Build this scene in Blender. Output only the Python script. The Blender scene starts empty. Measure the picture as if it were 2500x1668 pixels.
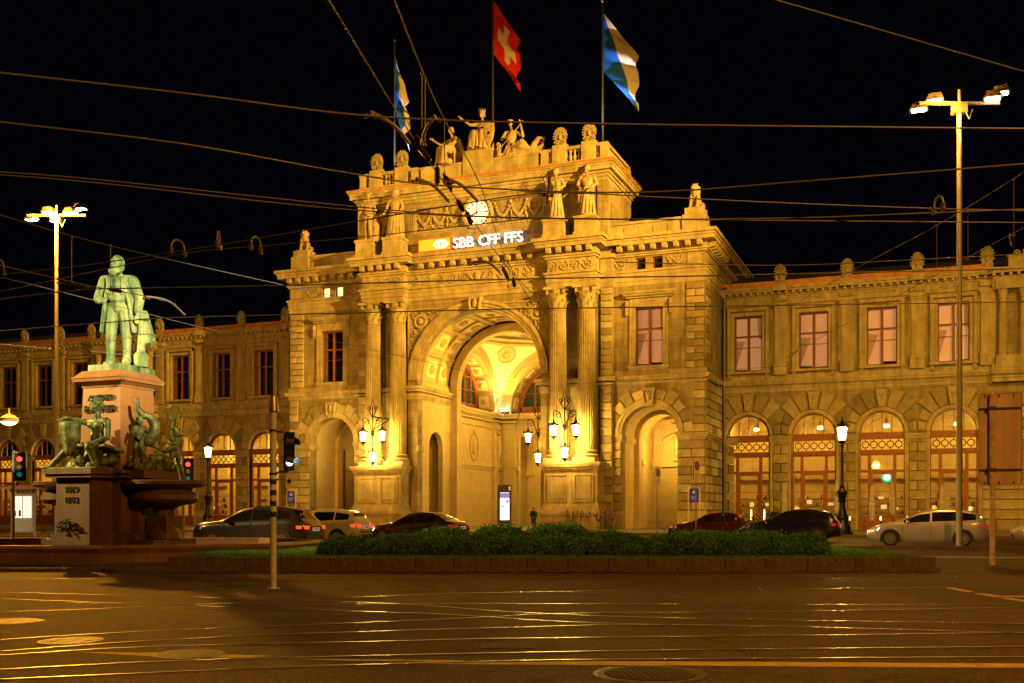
import bpy, bmesh, math, random
from mathutils import Vector, Matrix
random.seed(7)
PI = math.pi
sc = bpy.context.scene
# ---------------------------------------------------------------- camera
F = 2545.0; HY = 1252.0; EYE = 1.4; T = 0.3804      # focal length and horizon in photo pixels, eye height, yaw
S, C = math.sin(T), math.cos(T)
cd = bpy.data.cameras.new('camera'); cam = bpy.data.objects.new('camera', cd)
sc.collection.objects.link(cam); sc.camera = cam
cam.location = (0, 0, EYE); cam.rotation_euler = (PI/2, 0, T)
cd.sensor_width = 36; cd.lens = 36*F/2500; cd.shift_y = (HY-834)/2500
cd.clip_start = 0.1; cd.clip_end = 2000
# ---------------------------------------------------------------- world: night sky
wd = bpy.data.worlds.new('World'); sc.world = wd; wd.use_nodes = True
wn = wd.node_tree.nodes; wl = wd.node_tree.links
sky = wn.new('ShaderNodeTexSky'); sky.sky_type = 'NISHITA'; sky.sun_disc = False
sky.sun_elevation = math.radians(-9); sky.sun_rotation = math.radians(200)
addc = wn.new('ShaderNodeMixRGB'); addc.blend_type = 'ADD'; addc.inputs[0].default_value = 1; addc.inputs[2].default_value = (.022, .014, .034, 1)   # faint city glow
wl.new(sky.outputs[0], addc.inputs[1]); wl.new(addc.outputs[0], wn['Background'].inputs[0]); wn['Background'].inputs[1].default_value = 0.05
sd = bpy.data.lights.new('moonlight', 'SUN'); sd.energy = 0.004; sd.angle = 0.01; sd.color = (.8, .85, 1)
so = bpy.data.objects.new('moonlight', sd); so.rotation_euler = (math.radians(50), 0, math.radians(20)); sc.collection.objects.link(so)
sc.view_settings.view_transform = 'Standard'; sc.view_settings.look = 'None'
sc.view_settings.exposure = 0.0; sc.view_settings.gamma = 1.0; sc.view_settings.use_curve_mapping = False
sc.render.engine = 'CYCLES'
sc.cycles.use_denoising = True
try: sc.cycles.denoiser = 'OPENIMAGEDENOISE'
except Exception: pass
sc.cycles.max_bounces = 6; sc.cycles.diffuse_bounces = 3; sc.cycles.glossy_bounces = 3
sc.cycles.transparent_max_bounces = 8; sc.cycles.sample_clamp_indirect = 4; sc.cycles.caustics_reflective = False
SODIUM = (1.0, .44, .045); WARM = (1.0, .60, .09); LAMP = (1.0, .57, .08); FLOODC = (1.0, .51, .05)

# ---------------------------------------------------------------- photo pixel -> place
def W(lat, zc):                                   # lateral / depth in camera frame -> world XY
    return (C*lat - S*zc, S*lat + C*zc)
def GP(px, py, z=0.0):                            # pixel of a point at height z -> world
    zc = (EYE-z)*F/(py-HY); return Vector((*W(zc*(px-1250)/F, zc), z))
def DP(px, zc, z=0.0):                            # pixel column at a given depth
    return Vector((*W(zc*(px-1250)/F, zc), z))
def HP(px, py, z):                                # pixel of a point hung at height z
    zc = (z-EYE)*F/(HY-py); return Vector((*W(zc*(px-1250)/F, zc), z))

# ---------------------------------------------------------------- materials
MATS = {}
def mat(name, col, rough=.75, metal=0.0, var=.25, vscale=3.0, streak=0.0, bump=0.0, bscale=20.0, spec=.5, emit=None, estr=0.0, coat=0.0, col2=None, second=None, ashlar=None, rnd=0.0):
    if name in MATS: return MATS[name]
    m = bpy.data.materials.new(name); m.use_nodes = True
    n = m.node_tree.nodes; l = m.node_tree.links; b = n['Principled BSDF']
    b.inputs['Roughness'].default_value = rough; b.inputs['Metallic'].default_value = metal
    b.inputs['Specular IOR Level'].default_value = spec
    b.inputs['Coat Weight'].default_value = coat
    tc = n.new('ShaderNodeTexCoord')
    if var > 0 or col2:
        nz = n.new('ShaderNodeTexNoise'); nz.inputs['Scale'].default_value = vscale; nz.inputs['Detail'].default_value = 6
        nz.inputs['Roughness'].default_value = .62
        l.new(tc.outputs['Object'], nz.inputs['Vector'])
        rp = n.new('ShaderNodeValToRGB'); rp.color_ramp.elements[0].position = .32; rp.color_ramp.elements[1].position = .68
        c2 = col2 or tuple(min(1, c*(1+var)) for c in col)
        rp.color_ramp.elements[0].color = (*[c*(1-var) for c in col], 1); rp.color_ramp.elements[1].color = (*c2, 1)
        l.new(nz.outputs['Fac'], rp.inputs['Fac']); out = rp.outputs['Color']
        if streak > 0:
            mp = n.new('ShaderNodeMapping'); mp.inputs['Scale'].default_value = (1.7, 1.7, .2)
            l.new(tc.outputs['Object'], mp.inputs['Vector'])
            n2 = n.new('ShaderNodeTexNoise'); n2.inputs['Scale'].default_value = 1.4; n2.inputs['Detail'].default_value = 5
            l.new(mp.outputs[0], n2.inputs['Vector'])
            r2 = n.new('ShaderNodeValToRGB'); r2.color_ramp.elements[0].position = .38; r2.color_ramp.elements[1].position = .62
            r2.color_ramp.elements[0].color = (*(second or [1-streak]*3), 1); r2.color_ramp.elements[1].color = (1, 1, 1, 1)
            l.new(n2.outputs['Fac'], r2.inputs['Fac'])
            mx = n.new('ShaderNodeMixRGB'); mx.blend_type = 'MULTIPLY'; mx.inputs[0].default_value = 1
            l.new(out, mx.inputs[1]); l.new(r2.outputs['Color'], mx.inputs[2]); out = mx.outputs[0]
        if ashlar:      # faint joints of the dressed wall face
            sx = n.new('ShaderNodeSeparateXYZ'); l.new(tc.outputs['Object'], sx.inputs[0]); ad = n.new('ShaderNodeMath'); ad.operation = 'ADD'; l.new(sx.outputs[0], ad.inputs[0]); l.new(sx.outputs[1], ad.inputs[1])
            cb = n.new('ShaderNodeCombineXYZ'); l.new(ad.outputs[0], cb.inputs[0]); l.new(sx.outputs[2], cb.inputs[1])
            br = n.new('ShaderNodeTexBrick'); br.inputs['Scale'].default_value = 1.0; br.inputs['Brick Width'].default_value = ashlar[0]; br.inputs['Row Height'].default_value = ashlar[1]; br.inputs['Mortar Size'].default_value = .012
            mo_ = ashlar[2] if len(ashlar) > 2 else .5; c2_ = .82 if mo_ < .7 else .95
            br.inputs['Color1'].default_value = (1, 1, 1, 1); br.inputs['Color2'].default_value = (c2_, c2_*.98, c2_*.95, 1); br.inputs['Mortar'].default_value = (mo_, mo_*.95, mo_*.88, 1); l.new(cb.outputs[0], br.inputs['Vector'])
            m2 = n.new('ShaderNodeMixRGB'); m2.blend_type = 'MULTIPLY'; m2.inputs[0].default_value = 1; l.new(out, m2.inputs[1]); l.new(br.outputs['Color'], m2.inputs[2]); out = m2.outputs[0]
        if rnd:         # each stone its own tone
            oi = n.new('ShaderNodeObjectInfo'); mr_ = n.new('ShaderNodeMapRange'); mr_.inputs[3].default_value = 1-rnd; mr_.inputs[4].default_value = 1+rnd*.6; l.new(oi.outputs['Random'], mr_.inputs[0])
            m3 = n.new('ShaderNodeMixRGB'); m3.blend_type = 'MULTIPLY'; m3.inputs[0].default_value = 1; l.new(out, m3.inputs[1]); l.new(mr_.outputs[0], m3.inputs[2]); out = m3.outputs[0]
        l.new(out, b.inputs['Base Color'])
    else:
        b.inputs['Base Color'].default_value = (*col, 1)
    if bump > 0:
        nb = n.new('ShaderNodeTexNoise'); nb.inputs['Scale'].default_value = bscale; nb.inputs['Detail'].default_value = 4
        l.new(tc.outputs['Object'], nb.inputs['Vector'])
        bp = n.new('ShaderNodeBump'); bp.inputs['Strength'].default_value = bump; bp.inputs['Distance'].default_value = .05
        l.new(nb.outputs['Fac'], bp.inputs['Height']); l.new(bp.outputs[0], b.inputs['Normal'])
    if emit:
        b.inputs['Emission Color'].default_value = (*emit, 1); b.inputs['Emission Strength'].default_value = estr
    MATS[name] = m; return m
def glass_mat(name, tint=(.9, .9, .9), rough=.03):
    m = bpy.data.materials.new(name); m.use_nodes = True; n = m.node_tree.nodes; l = m.node_tree.links
    n.remove(n['Principled BSDF'])
    tr = n.new('ShaderNodeBsdfTransparent'); tr.inputs[0].default_value = (*tint, 1)
    gl = n.new('ShaderNodeBsdfGlossy'); gl.inputs['Roughness'].default_value = rough
    fr = n.new('ShaderNodeFresnel'); fr.inputs[0].default_value = 1.5
    mx = n.new('ShaderNodeMixShader'); l.new(fr.outputs[0], mx.inputs[0]); l.new(tr.outputs[0], mx.inputs[1]); l.new(gl.outputs[0], mx.inputs[2])
    l.new(mx.outputs[0], n['Material Output'].inputs['Surface']); MATS[name] = m; return m
STONE = mat('sandstone', (.34, .28, .18), .85, var=.3, vscale=.8, streak=.3, ashlar=(1.5, .62), bump=.4, bscale=9, spec=.2)
STONE2 = mat('sandstone_block', (.40, .335, .22), .85, var=.2, vscale=2.5, streak=.15, bump=.5, bscale=9, spec=.2, rnd=.42)
TRIM = mat('sandstone_trim', (.42, .35, .23), .8, var=.28, vscale=.9, streak=.26, bump=.25, bscale=12, spec=.2)
CARVE = mat('carved_stone', (.36, .31, .20), .85, var=.25, vscale=3, bump=.2, bscale=14, spec=.2)
STATUE = mat('statue_stone', (.44, .34, .26), .8, var=.25, vscale=2.2, streak=.3, bump=.25, bscale=10, spec=.2)
WSTONE = mat('wing_stone', (.32, .265, .17), .85, var=.24, vscale=1.4, streak=.32, ashlar=(1.4, .6), bump=.3, bscale=8, spec=.2)
WBLOCK = mat('wing_block', (.34, .28, .18), .85, var=.2, vscale=2.5, streak=.15, bump=.5, bscale=9, spec=.2, rnd=.42)
WTRIM = mat('wing_trim', (.40, .335, .23), .8, var=.2, vscale=1.5, streak=.28, bump=.25, spec=.2)
PLASTER = mat('cream_plaster', (.58, .47, .27), .75, var=.1, vscale=1.2, ashlar=(1.3, .65, .82), spec=.2)
PANEL = mat('cream_panel', (.74, .66, .46), .7, var=.06, vscale=1.5, spec=.2)
OCHRE = mat('ochre_trim', (.50, .38, .19), .75, var=.12, vscale=2, spec=.2)
COPPER = mat('copper_flashing', (.42, .17, .06), .6, var=.3, vscale=2)
ROOF = mat('slate_roof', (.05, .045, .045), .7, var=.3)
WOOD = mat('oiled_wood', (.26, .088, .03), .45, var=.25, vscale=5, spec=.4)
DWOOD = mat('dark_wood', (.16, .055, .022), .45, var=.25, vscale=5, spec=.4)
GLASS = glass_mat('window_glass')
DARKROOM = mat('dark_room_sheet', (.02, .017, .014), .9, var=0)  # room darkness put into the colour of a backing sheet
BLIND = mat('peach_blind', (.80, .50, .34), .8, var=.06, vscale=1, emit=(.85, .42, .20), estr=.30)  # emission stands in for room light behind the blinds
BLIND2 = mat('shaded_blind', (.52, .30, .19), .8, var=.08, vscale=1, emit=(.7, .32, .14), estr=.16)  # shaded copy of the blind for the shadow shapes laid over it
CURTAIN = mat('pale_curtain', (.55, .45, .35), .9, var=.1)
IRON = mat('black_iron', (.015, .014, .013), .4, metal=.6, var=0)
STEEL = mat('galvanised_steel', (.32, .29, .30), .5, metal=.3, var=.15, vscale=8)
DSTEEL = mat('dark_steel', (.10, .09, .085), .45, metal=.6, var=.2, vscale=8)
WIREM = mat('wire_copper', (.20, .19, .25), .45, metal=.25, var=0)
BRASS = mat('brass_clamp', (.55, .38, .16), .35, metal=.9, var=.1)
BRONZE = mat('verdigris_bronze', (.28, .46, .30), .6, metal=.1, var=.35, vscale=3.2, streak=.5, bump=.3, bscale=14, col2=(.58, .62, .26), second=(.22, .38, .30))
DBRONZE = mat('dark_bronze', (.08, .13, .075), .5, metal=.3, var=.55, vscale=4, streak=.5, bump=.4, bscale=12, col2=(.36, .40, .15), second=(.45, .5, .4))
GRANITE = mat('red_granite', (.42, .20, .085), .35, var=.3, vscale=38, streak=.15, spec=.5)
GRANITE2 = mat('grey_brown_granite', (.17, .095, .05), .5, var=.35, vscale=34, streak=.35, spec=.5)
GRANITE3 = mat('basin_granite', (.27, .15, .08), .5, var=.3, vscale=30, streak=.3, bump=.2, bscale=30)
KERB = mat('kerb_granite', (.12, .085, .06), .8, var=.35, vscale=9, bump=.6, bscale=22)
LETTER = mat('bronze_letter', (.045, .05, .03), .4, metal=.6, var=.2)
WHITE = mat('white_paint', (.72, .72, .70), .5, var=.05)
BLACK = mat('black_paint', (.02, .02, .02), .45, var=0)
RUBBER = mat('tyre_rubber', (.02, .02, .02), .8, var=0)
ALLOY = mat('alloy_rim', (.5, .5, .5), .3, metal=.9, var=0)
CARGLASS = mat('tinted_car_glass', (.015, .012, .012), .05, spec=.8, var=0)
RED = mat('red_light_lens', (.5, .02, .01), .3, var=0, emit=(1, .05, .02), estr=1.8)
REDDULL = mat('red_lens_unlit_glow', (.45, .02, .015), .25, var=0, emit=(1, .04, .02), estr=.25)  # unlit lens given a faint glow of its own
HEADL = mat('headlight_lens', (.8, .85, .9), .1, var=0, emit=(.75, .85, 1), estr=4)
HEADD = mat('headlight_off_glow', (.5, .52, .55), .1, var=0, emit=(.75, .85, 1), estr=.35)  # switched off, yet a faint glow is put into the lens
PLATE = mat('number_plate', (.75, .75, .75), .5, var=0, emit=(.8, .82, .9), estr=.25)
def glow_glass(name, colr, st):
    m = bpy.data.materials.new(name); m.use_nodes = True; n = m.node_tree.nodes; l = m.node_tree.links; n.remove(n['Principled BSDF'])
    e = n.new('ShaderNodeEmission'); e.inputs[0].default_value = (*colr, 1); e.inputs[1].default_value = st
    tr = n.new('ShaderNodeBsdfTransparent'); ad = n.new('ShaderNodeAddShader'); l.new(e.outputs[0], ad.inputs[0]); l.new(tr.outputs[0], ad.inputs[1]); l.new(ad.outputs[0], n['Material Output'].inputs['Surface']); MATS[name] = m; return m
LANTERN = glow_glass('lantern_glow', (1, .70, .26), 9)
FLOOD = mat('floodlight_glow', (1, .85, .5), .5, var=0, emit=(1, .80, .42), estr=60)
PENDANT = mat('pendant_glow', (1, .9, .6), .5, var=0, emit=(1, .80, .40), estr=4)
GOLD = mat('gilded_ball', (.7, .45, .12), .3, metal=1, var=0)

# ---------------------------------------------------------------- mesh builder
col = sc.collection
class MB:
    def __init__(s): s.v = []; s.f = []; s.pr = []
    def add(s, vs, fs):
        k = len(s.v); s.pr.append((k, len(s.f))); s.v += [tuple(v) for v in vs]; s.f += [tuple(i+k for i in f) for f in fs]; return s
    def box(s, x0, x1, y0, y1, z0, z1):
        if x0 > x1: x0, x1 = x1, x0
        if y0 > y1: y0, y1 = y1, y0
        if z0 > z1: z0, z1 = z1, z0
        return s.add([(x0,y0,z0),(x1,y0,z0),(x1,y1,z0),(x0,y1,z0),(x0,y0,z1),(x1,y0,z1),(x1,y1,z1),(x0,y1,z1)],
              [(0,3,2,1),(4,5,6,7),(0,1,5,4),(1,2,6,5),(2,3,7,6),(3,0,4,7)])
    def frustum(s, cx, cy, z0, z1, ax, ay, bx, by):
        return s.add([(cx-ax,cy-ay,z0),(cx+ax,cy-ay,z0),(cx+ax,cy+ay,z0),(cx-ax,cy+ay,z0),(cx-bx,cy-by,z1),(cx+bx,cy-by,z1),(cx+bx,cy+by,z1),(cx-bx,cy+by,z1)],
              [(0,3,2,1),(4,5,6,7),(0,1,5,4),(1,2,6,5),(2,3,7,6),(3,0,4,7)])
    def prism(s, poly, y0, y1, inset=0.0):           # (x,z) polygon, y1 = back, y0 = front (towards -y), front optionally inset
        a = sum(p[0]*q[1]-q[0]*p[1] for p, q in zip(poly, poly[1:]+poly[:1]))
        if a < 0: poly = poly[::-1]
        n = len(poly); cx = sum(p[0] for p in poly)/n; cz = sum(p[1] for p in poly)/n
        fr = []
        for x, z in poly:
            d = math.hypot(cx-x, cz-z) or 1; fr.append((x+(cx-x)/d*inset*1.4, y0, z+(cz-z)/d*inset*1.4))
        vs = fr + [(x, y1, z) for x, z in poly]; fs = [tuple(range(n)), tuple(range(2*n-1, n-1, -1))]
        if inset:
            k = 2*n; vs += [(x, y0+inset*.9, z) for x, z in poly]
            for i in range(n):
                j = (i+1) % n; fs.append((i, k+i, k+j, j)); fs.append((k+i, n+i, n+j, k+j))
        else:
            for i in range(n):
                j = (i+1) % n; fs.append((i, n+i, n+j, j))
        return s.add(vs, fs)
    def zprism(s, poly, z0, z1):                      # (x,y) polygon
        a = sum(p[0]*q[1]-q[0]*p[1] for p, q in zip(poly, poly[1:]+poly[:1]))
        if a < 0: poly = poly[::-1]
        n = len(poly)
        vs = [(x, y, z0) for x, y in poly]+[(x, y, z1) for x, y in poly]
        fs = [tuple(range(n-1, -1, -1)), tuple(range(n, 2*n))]+[(i, (i+1) % n, n+(i+1) % n, n+i) for i in range(n)]
        return s.add(vs, fs)
    def tube(s, pts, r, n=6, cap=True):
        pts = [Vector(p) for p in pts]; m = len(pts); rs = r if isinstance(r, (list, tuple)) else [r]*m
        vs = []; up = Vector((0, 0, 1)); pu = None
        for i, p in enumerate(pts):
            d = (pts[min(i+1, m-1)]-pts[max(i-1, 0)])
            d = d.normalized() if d.length > 1e-9 else Vector((0, 0, 1))
            u = pu if pu is not None else (up if abs(d.z) < .95 else Vector((1, 0, 0)))
            u = (u-d*u.dot(d)); u = u.normalized() if u.length > 1e-6 else d.orthogonal().normalized()
            w = d.cross(u); pu = u
            for k in range(n):
                a = 2*PI*k/n; vs.append(p+(u*math.cos(a)+w*math.sin(a))*rs[i])
        fs = [(i*n+k, i*n+(k+1) % n, (i+1)*n+(k+1) % n, (i+1)*n+k) for i in range(m-1) for k in range(n)]
        if cap: fs += [tuple(range(n-1, -1, -1)), tuple((m-1)*n+k for k in range(n))]
        return s.add(vs, fs)
    def lathe(s, prof, n=16, c=(0, 0, 0), flute=0, fd=0.0, cap=True):
        vs = []; m = len(prof)
        for r, z in prof:
            for k in range(n):
                a = 2*PI*k/n; rr = r
                if flute: rr = r*(1-fd*abs(math.sin(a*flute/2))**.7)
                vs.append((c[0]+rr*math.cos(a), c[1]+rr*math.sin(a), c[2]+z))
        fs = [(i*n+k, i*n+(k+1) % n, (i+1)*n+(k+1) % n, (i+1)*n+k) for i in range(m-1) for k in range(n)]
        if cap: fs += [tuple(range(n-1, -1, -1)), tuple((m-1)*n+k for k in range(n))]
        return s.add(vs, fs)
    def ball(s, c, r, n=8, m=6):
        rr = r if isinstance(r, (tuple, list)) else (r, r, r)
        vs = [(c[0], c[1], c[2]-rr[2])]
        for i in range(1, m):
            b = -PI/2+PI*i/m
            for k in range(n):
                a = 2*PI*k/n; vs.append((c[0]+rr[0]*math.cos(b)*math.cos(a), c[1]+rr[1]*math.cos(b)*math.sin(a), c[2]+rr[2]*math.sin(b)))
        vs.append((c[0], c[1], c[2]+rr[2])); fs = []
        for k in range(n):
            fs.append((0, 1+(k+1) % n, 1+k)); fs.append((len(vs)-1, 1+(m-2)*n+k, 1+(m-2)*n+(k+1) % n))
        for i in range(m-2):
            for k in range(n): fs.append((1+i*n+k, 1+i*n+(k+1) % n, 1+(i+1)*n+(k+1) % n, 1+(i+1)*n+k))
        return s.add(vs, fs)
    def cap(s, p, q, r1, r2, n=10):                   # capsule between p and q
        p, q = Vector(p), Vector(q); d = (q-p); L = d.length or 1e-4; d = d/L
        pts = []; rs = []
        for t in (-1, -.8, -.45): pts.append(p+d*r1*t); rs.append(max(r1*math.sqrt(max(0, 1-t*t)), .002))
        pts.append(p); rs.append(r1); pts.append(q); rs.append(r2)
        for t in (.45, .8, 1): pts.append(q+d*r2*t); rs.append(max(r2*math.sqrt(max(0, 1-t*t)), .002))
        return s.tube(pts, rs, n)
    def arch(s, x0, x1, z0, z1, cx, r, zs, y0, y1, n=24):  # wall plate with an arched opening
        s.box(x0, cx-r, y0, y1, z0, z1); s.box(cx+r, x1, y0, y1, z0, z1)
        vs = []; fs = []
        for i in range(n+1):
            a = PI-PI*i/n; x = cx+r*math.cos(a); z = zs+r*math.sin(a)
            vs += [(x, y0, z), (x, y0, z1), (x, y1, z), (x, y1, z1)]
        for i in range(n):
            k = 4*i; fs += [(k, k+4, k+5, k+1), (k+2, k+3, k+7, k+6), (k, k+2, k+6, k+4), (k+1, k+5, k+7, k+3)]
        return s.add(vs, fs)
    def ring(s, cx, zs, r0, r1, y0, y1, n=24, a0=0, a1=PI):  # archivolt band
        vs = []; fs = []
        for i in range(n+1):
            a = a1+(a0-a1)*i/n; c, q = math.cos(a), math.sin(a)
            vs += [(cx+r0*c, y0, zs+r0*q), (cx+r1*c, y0, zs+r1*q), (cx+r0*c, y1, zs+r0*q), (cx+r1*c, y1, zs+r1*q)]
        for i in range(n):
            k = 4*i; fs += [(k, k+4, k+5, k+1), (k+2, k+3, k+7, k+6), (k, k+2, k+6, k+4), (k+1, k+5, k+7, k+3)]
        fs += [(0, 1, 3, 2), (4*n, 4*n+2, 4*n+3, 4*n+1)]
        return s.add(vs, fs)
    def split(s, name, m, parent=None, tol=.02, smooth=None):   # one object for each group of primitives that touch
        pr = s.pr+[(len(s.v), len(s.f))]; n = len(s.pr); bb = []
        for i in range(n):
            q = s.v[pr[i][0]:pr[i+1][0]]; bb.append([(min(c)-tol, max(c)+tol) for c in zip(*q)])
        up_ = list(range(n))
        def find(i):
            while up_[i] != i: up_[i] = up_[up_[i]]; i = up_[i]
            return i
        for i in range(n):
            for j in range(i):
                if all(bb[i][k][0] < bb[j][k][1] and bb[j][k][0] < bb[i][k][1] for k in range(3)): up_[find(i)] = find(j)
        grp = {}
        for i in range(n): grp.setdefault(find(i), []).append(i)
        out = []
        for ids in grp.values():
            b = MB()
            for i in ids: b.add(s.v[pr[i][0]:pr[i+1][0]], [tuple(k-pr[i][0] for k in f) for f in s.f[pr[i][1]:pr[i+1][1]]])
            out.append(b.build(name, m, parent, smooth=smooth))
        return out
    def xf(s, M, k0=0):
        s.v[k0:] = [tuple(M @ Vector(v)) for v in s.v[k0:]]; return s
    def mesh(s, name, m, smooth=None):
        me = bpy.data.meshes.new(name); me.from_pydata(s.v, [], s.f); me.materials.append(m)
        if smooth is not None:
            me.polygons.foreach_set('use_smooth', [True]*len(me.polygons))
            if smooth < 180: me.set_sharp_from_angle(angle=math.radians(smooth))
        me.update(); return me
    def build(s, name, m, parent=None, loc=(0, 0, 0), rz=0.0, smooth=None):
        return link(name, s.mesh(name, m, smooth), parent, loc, rz)
def link(name, me, parent=None, loc=(0, 0, 0), rz=0.0):
    o = bpy.data.objects.new(name, me); col.objects.link(o); o.location = loc; o.rotation_euler[2] = rz
    if parent is not None: o.parent = parent
    return o
def tag(o, label=None, cat=None, group=None, kind=None):
    if label: o['label'] = label
    if cat: o['category'] = cat
    if group: o['group'] = group
    if kind: o['kind'] = kind
    return o
def thing(name, label, cat, loc=(0, 0, 0), rz=0.0, group=None):
    o = bpy.data.objects.new(name, None); col.objects.link(o); o.location = loc; o.rotation_euler[2] = rz
    o.empty_display_size = .3
    return tag(o, label, cat, group)
def dup(o, loc=None, rz=None, parent=None, label=None):
    c = o.copy(); col.objects.link(c); c.parent = parent
    if loc is not None: c.location = loc
    if rz is not None: c.rotation_euler[2] = rz
    if label: c['label'] = label
    for ch in o.children: dup(ch, parent=c)
    return c
def light(name, kind, loc, power, color, radius=.2, parent=None, target=None, cone=None, blend=.5):
    d = bpy.data.lights.new(name, kind); d.energy = power; d.color = color; d.shadow_soft_size = radius
    o = bpy.data.objects.new(name, d); col.objects.link(o); o.location = loc
    if kind == 'SPOT':
        d.spot_size = math.radians(cone); d.spot_blend = blend
        v = Vector(target)-Vector(loc); o.rotation_euler = v.to_track_quat('-Z', 'Y').to_euler()
    if parent is not None:
        o.parent = parent; o.matrix_parent_inverse = parent.matrix_basis.inverted()
    return o
def text_mesh(ch, size, depth, m, xscale=1.0):
    cu = bpy.data.curves.new('txt', 'FONT'); cu.body = ch; cu.size = size; cu.extrude = depth; cu.align_x = 'CENTER'; cu.resolution_u = 3
    ob = bpy.data.objects.new('txt', cu); col.objects.link(ob)
    dg = bpy.context.evaluated_depsgraph_get(); me = bpy.data.meshes.new_from_object(ob.evaluated_get(dg))
    bpy.data.objects.remove(ob); bpy.data.curves.remove(cu)
    me.transform(Matrix(((xscale, 0, 0, 0), (0, 0, -1, 0), (0, 1, 0, 0), (0, 0, 0, 1))))
    me.materials.clear(); me.materials.append(m); return me
def text_row(txt, x0, x1, z0, z1, y, m, parent, depth=.04):   # letters as separate parts spread between x0 and x1
    n = len(txt); mes = {}; wid = []
    for ch in txt:
        if ch == ' ': wid.append(.28); continue
        if ch not in mes:
            me = text_mesh(ch, 1.0, .01, m); xs = [v.co.x for v in me.vertices]; zs = [v.co.z for v in me.vertices]
            mes[ch] = (me, min(xs), max(xs), min(zs), max(zs))
        wid.append(mes[ch][2]-mes[ch][1]+.09)
    k = (x1-x0)/sum(wid); x = x0; h = .7
    for ch, w in zip(txt, wid):
        if ch != ' ':
            me, a, b, c, d = mes[ch]
            o = link('letter', me, parent, (x+(w*k)/2-(a+b)/2*k, y, z0)); o.scale = (k, depth/.01, (z1-z0)/h)
        x += w*k
# block meshes shared between pieces of one size
BLK = {}
def block_mesh(w, d, h, m, ch=.05):
    key = (round(w, 2), round(d, 2), round(h, 2), m.name)
    if key not in BLK:
        b = MB(); b.prism([(-w/2, 0), (w/2, 0), (w/2, h), (-w/2, h)], -d, 0, ch); BLK[key] = b.mesh('stone_block', m)
    return BLK[key]
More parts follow.
